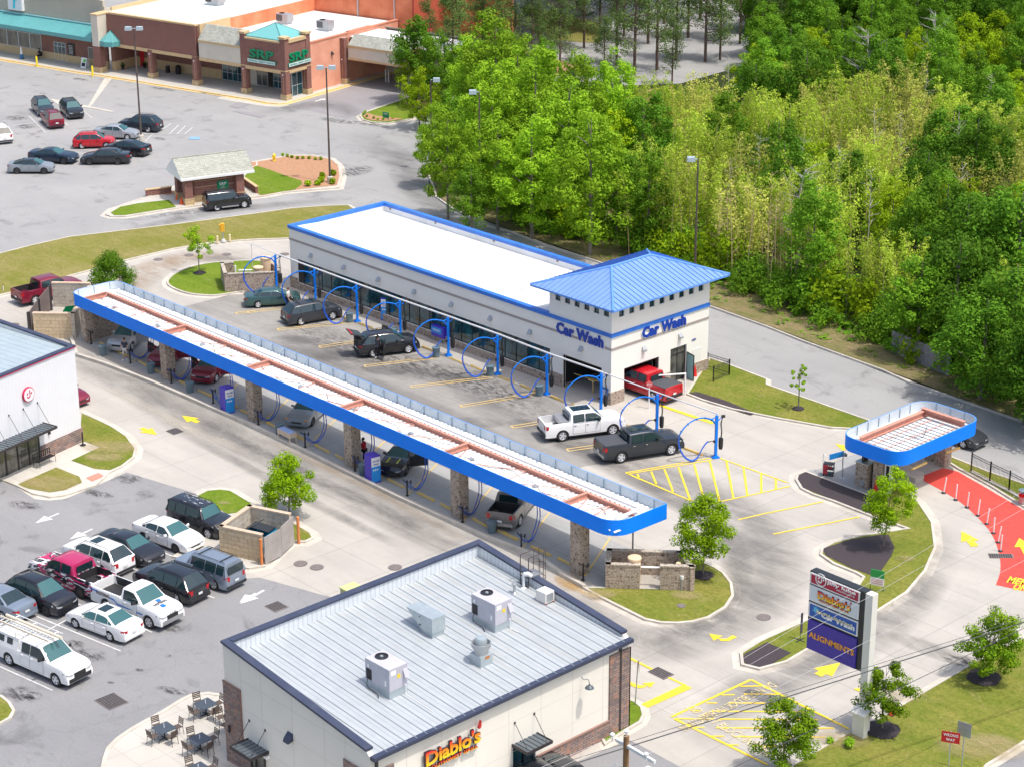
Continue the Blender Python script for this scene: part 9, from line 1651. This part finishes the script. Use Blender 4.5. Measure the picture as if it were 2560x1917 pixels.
# ============================================================ PEOPLE
def skinned(name,pts,edges,rad,m,par,sub=1):
    me=bpy.data.meshes.new(name); me.from_pydata(pts,edges,[]); o=bpy.data.objects.new(name,me); COL.objects.link(o); mod=o.modifiers.new('s','SKIN'); 
    for i,sv in enumerate(me.skin_vertices[0].data): r_=rad[i]; sv.radius=(r_,r_) if not isinstance(r_,tuple) else r_; sv.use_root=(i==0)
    s=o.modifiers.new('u','SUBSURF'); s.levels=sub; s.render_levels=sub; bpy.context.view_layer.update()
    me2=bpy.data.meshes.new_from_object(o.evaluated_get(bpy.context.evaluated_depsgraph_get())); bpy.data.objects.remove(o); me2.materials.clear(); me2.materials.append(m); me2.polygons.foreach_set('use_smooth',[True]*len(me2.polygons)); o=bpy.data.objects.new(name,me2); COL.objects.link(o); o.parent=par; return o
def person(loc,rz,lab,skin,shirt,pants,hair,shorts=False,arms=None,bend=0,seated=False,shoes=None,stride=.12):
    g=empty('person',loc,rz,lab,'person'); 
    zo=-.42 if seated else 0; P0={}
    def add(n,p): P0[n]=V(p)
    add('pel',(0,0,.93+zo)); add('spi',(0,bend*.3,1.12+zo)); add('che',(0,bend*.7,1.33+zo)); add('nec',(0,bend,1.50+zo)); add('jaw',(0,bend+.03,1.58+zo)); add('hed',(0,bend+.02,1.68+zo)); add('top',(0,bend,1.755+zo))
    arms=arms or (((.27,.02,1.14),(.29,.16,.92)),((-.27,.02,1.14),(-.29,.16,.92)))
    for s,nm,(el_,wr_) in ((1,'r',arms[0]),(-1,'l',arms[1])):
        add('sh'+nm,(s*.18,bend*.8,1.42+zo)); add('el'+nm,(el_[0],el_[1],el_[2]+zo)); add('wr'+nm,(wr_[0],wr_[1],wr_[2]+zo)); w_=P0['wr'+nm]; d=(w_-P0['el'+nm]).normalized(); side=d.cross(V((0,0,1))); side=side.normalized() if side.length>.1 else V((0,1,0)); pm=w_+d*.07; P0['pa'+nm]=pm
        for k,(o_,l_) in enumerate(((-.033,.068),(-.011,.08),(.011,.076),(.033,.06))): P0['f%d%s'%(k,nm)]=pm+side*o_+d*.03; P0['g%d%s'%(k,nm)]=pm+side*o_*1.15+d*(.03+l_*.55)+V((0,0,-.008)); P0['h%d%s'%(k,nm)]=pm+side*o_*1.2+d*(.03+l_)+V((0,0,-.03))
        P0['t0'+nm]=pm-side*.045-d*.01; P0['t1'+nm]=pm-side*.07+d*.035+V((0,0,-.01))
        P0['hi'+nm]=V((s*.09,0,.90+zo)); st_=stride*s
        if seated: P0['kn'+nm]=V((s*.13,.42,.50)); P0['an'+nm]=V((s*.13,.45,.09)); P0['to'+nm]=V((s*.14,.6,.045))
        else: P0['kn'+nm]=V((s*.11,st_*.6+.02,.50)); P0['an'+nm]=V((s*.12,st_,.09)); P0['to'+nm]=V((s*.14,st_+.15,.04))
    names=list(P0); ix={n:i for i,n in enumerate(names)}; E_=[('pel','spi'),('spi','che'),('che','nec'),('nec','jaw'),('jaw','hed'),('hed','top')]
    R_={'pel':(.15,.11),'spi':(.13,.10),'che':(.16,.11),'nec':.055,'jaw':.07,'hed':(.085,.10),'top':.06}
    for nm in 'rl':
        E_+=[('che','sh'+nm),('sh'+nm,'el'+nm),('el'+nm,'wr'+nm),('wr'+nm,'pa'+nm),('pa'+nm,'t0'+nm),('t0'+nm,'t1'+nm),('pel','hi'+nm),('hi'+nm,'kn'+nm),('kn'+nm,'an'+nm),('an'+nm,'to'+nm)]
        R_.update({'sh'+nm:.06,'el'+nm:.04,'wr'+nm:.026,'pa'+nm:(.036,.016),'t0'+nm:.012,'t1'+nm:.009,'hi'+nm:.085,'kn'+nm:.055,'an'+nm:.038,'to'+nm:.035})
        for k in range(4): E_+=[('pa'+nm,'f%d%s'%(k,nm)),('f%d%s'%(k,nm),'g%d%s'%(k,nm)),('g%d%s'%(k,nm),'h%d%s'%(k,nm))]; R_.update({'f%d%s'%(k,nm):.009,'g%d%s'%(k,nm):.008,'h%d%s'%(k,nm):.007})
    skinned('body',[tuple(P0[n]) for n in names],[(ix[a],ix[b]) for a,b in E_],[R_[n] for n in names],skin,g)
    def cloth(nm_,ns,es,k,m,cut={}):
        pts=[tuple(cut.get(n,P0[n])) for n in ns]; j={n:i for i,n in enumerate(ns)}; skinned(nm_,pts,[(j[a],j[b]) for a,b in es],[tuple(q+k for q in R_[n]) if isinstance(R_[n],tuple) else R_[n]+k for n in ns],m,g)
    cut={'el'+nm:P0['sh'+nm].lerp(P0['el'+nm],.75) for nm in 'rl'}
    nk=P0['che'].lerp(P0['nec'],.55); R_['nec2']=.085; P0['nec2']=nk
    cloth('shirt',['spi','pel','che','nec2','shr','elr','shl','ell'],[('spi','pel'),('spi','che'),('che','nec2'),('che','shr'),('shr','elr'),('che','shl'),('shl','ell')],.022,shirt,cut)
    cut={'an'+nm:(P0['kn'+nm].lerp(P0['an'+nm],.05 if shorts else .92)) for nm in 'rl'}
    cloth('shorts' if shorts else 'trousers',['pel','hir','knr','anr','hil','knl','anl'],[('pel','hir'),('hir','knr'),('knr','anr'),('pel','hil'),('hil','knl'),('knl','anl')],.022,pants,cut)
    mb=MB(); c=P0['hed']; mb.lathe([(.0001,.115),(.06,.10),(.098,.055),(.108,.0),(.1,-.04)],14,(c.x,c.y-.02,c.z+.02)); mb.build('hair',hair,g,True); mb=MB()
    for s in (-1,1): mb.lathe([(.012,-.006),(.0001,.006)],6,(s*.032,c.y+.098,c.z-.005),'y')
    mb.build('eyes',M_blk,g); mb=MB(); mb.add([(-.014,c.y+.09,c.z-.045),(.014,c.y+.09,c.z-.045),(0,c.y+.125,c.z-.045),(0,c.y+.095,c.z-.005)],[(0,1,2),(0,2,3),(1,3,2)]); mb.box(-.022,.022,c.y+.08,c.y+.092,c.z-.075,c.z-.068); mb.build('nose_and_mouth',skin,g)
    for nm in 'rl':
        a=P0['an'+nm]; mb=MB(); mb.box(a.x-.045,a.x+.045,a.y-.07,a.y+.2,0,.085); mb.build('shoe',shoes or M_wht,g)
    return g
sk1=mat('skin_light',(.55,.33,.23),.6); sk2=mat('skin_brown',(.18,.09,.05),.6); hb=mat('hair_black',(.015,.012,.01),.8); hbr=mat('hair_brown',(.10,.06,.035),.8)
c_sl=mat('cloth_slate',(.05,.06,.085),.85); c_wh=mat('cloth_white',(.68,.67,.64),.85); c_rd=mat('cloth_red',(.50,.01,.03),.85); c_nv=mat('cloth_navy',(.015,.018,.03),.85)
x,y=W(t5(1082,1450)); person((x,y,.03),R(215),'man in a dark polo shirt and pale shorts standing by the silver SUV',sk1,c_sl,c_wh,hbr,True)
x,y=W(ta(937,672)); person((x,y,.03),R(110),'man in a red shirt and dark trousers holding a hose behind the purple kiosk',sk2,c_rd,c_nv,hb,False,(((.27,.05,1.16),(.2,.3,1.15)),((-.27,.05,1.16),(-.1,.32,1.12))),.06,stride=.18)
x,y=W(t6(1048,1432)); person((x,y,.03),R(30),'man in dark clothes leaning toward the open door of the black crossover',sk2,c_nv,c_nv,hb,False,None,.16)
x,y=W((688,768)); person((x+1.2,y+.5,.1),R(-60),'person in a white shirt behind the grey-green sedan',sk1,c_wh,c_nv,hbr,False)
x,y,_=cw(-41.35,.2); sg_=person((x,y,.13),CA+pi,'person in dark clothes sitting on a chair behind the yellow bollard',sk2,c_nv,c_nv,hb,False,(((.24,.1,1.16),(.18,.36,1.08)),((-.24,.1,1.16),(-.18,.36,1.08))),0,True,M_blk)
simple('pavement_chair',(x,y,.13),'dark chair carrying the seated person on the shop pavement','chair',[('seat',M_blk,lambda m:m.box(-.24,.24,-.22,.3,.38,.42)),('backrest',M_blk,lambda m:m.box(-.24,.24,-.26,-.22,.42,.9)),('leg_frame',M_blk,lambda m:[m.tube([(s*.22,-.2,0),(s*.22,-.2,.4),(s*.22,.28,.4),(s*.22,.28,0)],.015,4) for s in (-1,1)])],CA+pi)
for o in list(bpy.data.objects):     # nothing unnamed or unlinked is left behind
    if o.name not in COL.objects: bpy.data.objects.remove(o)
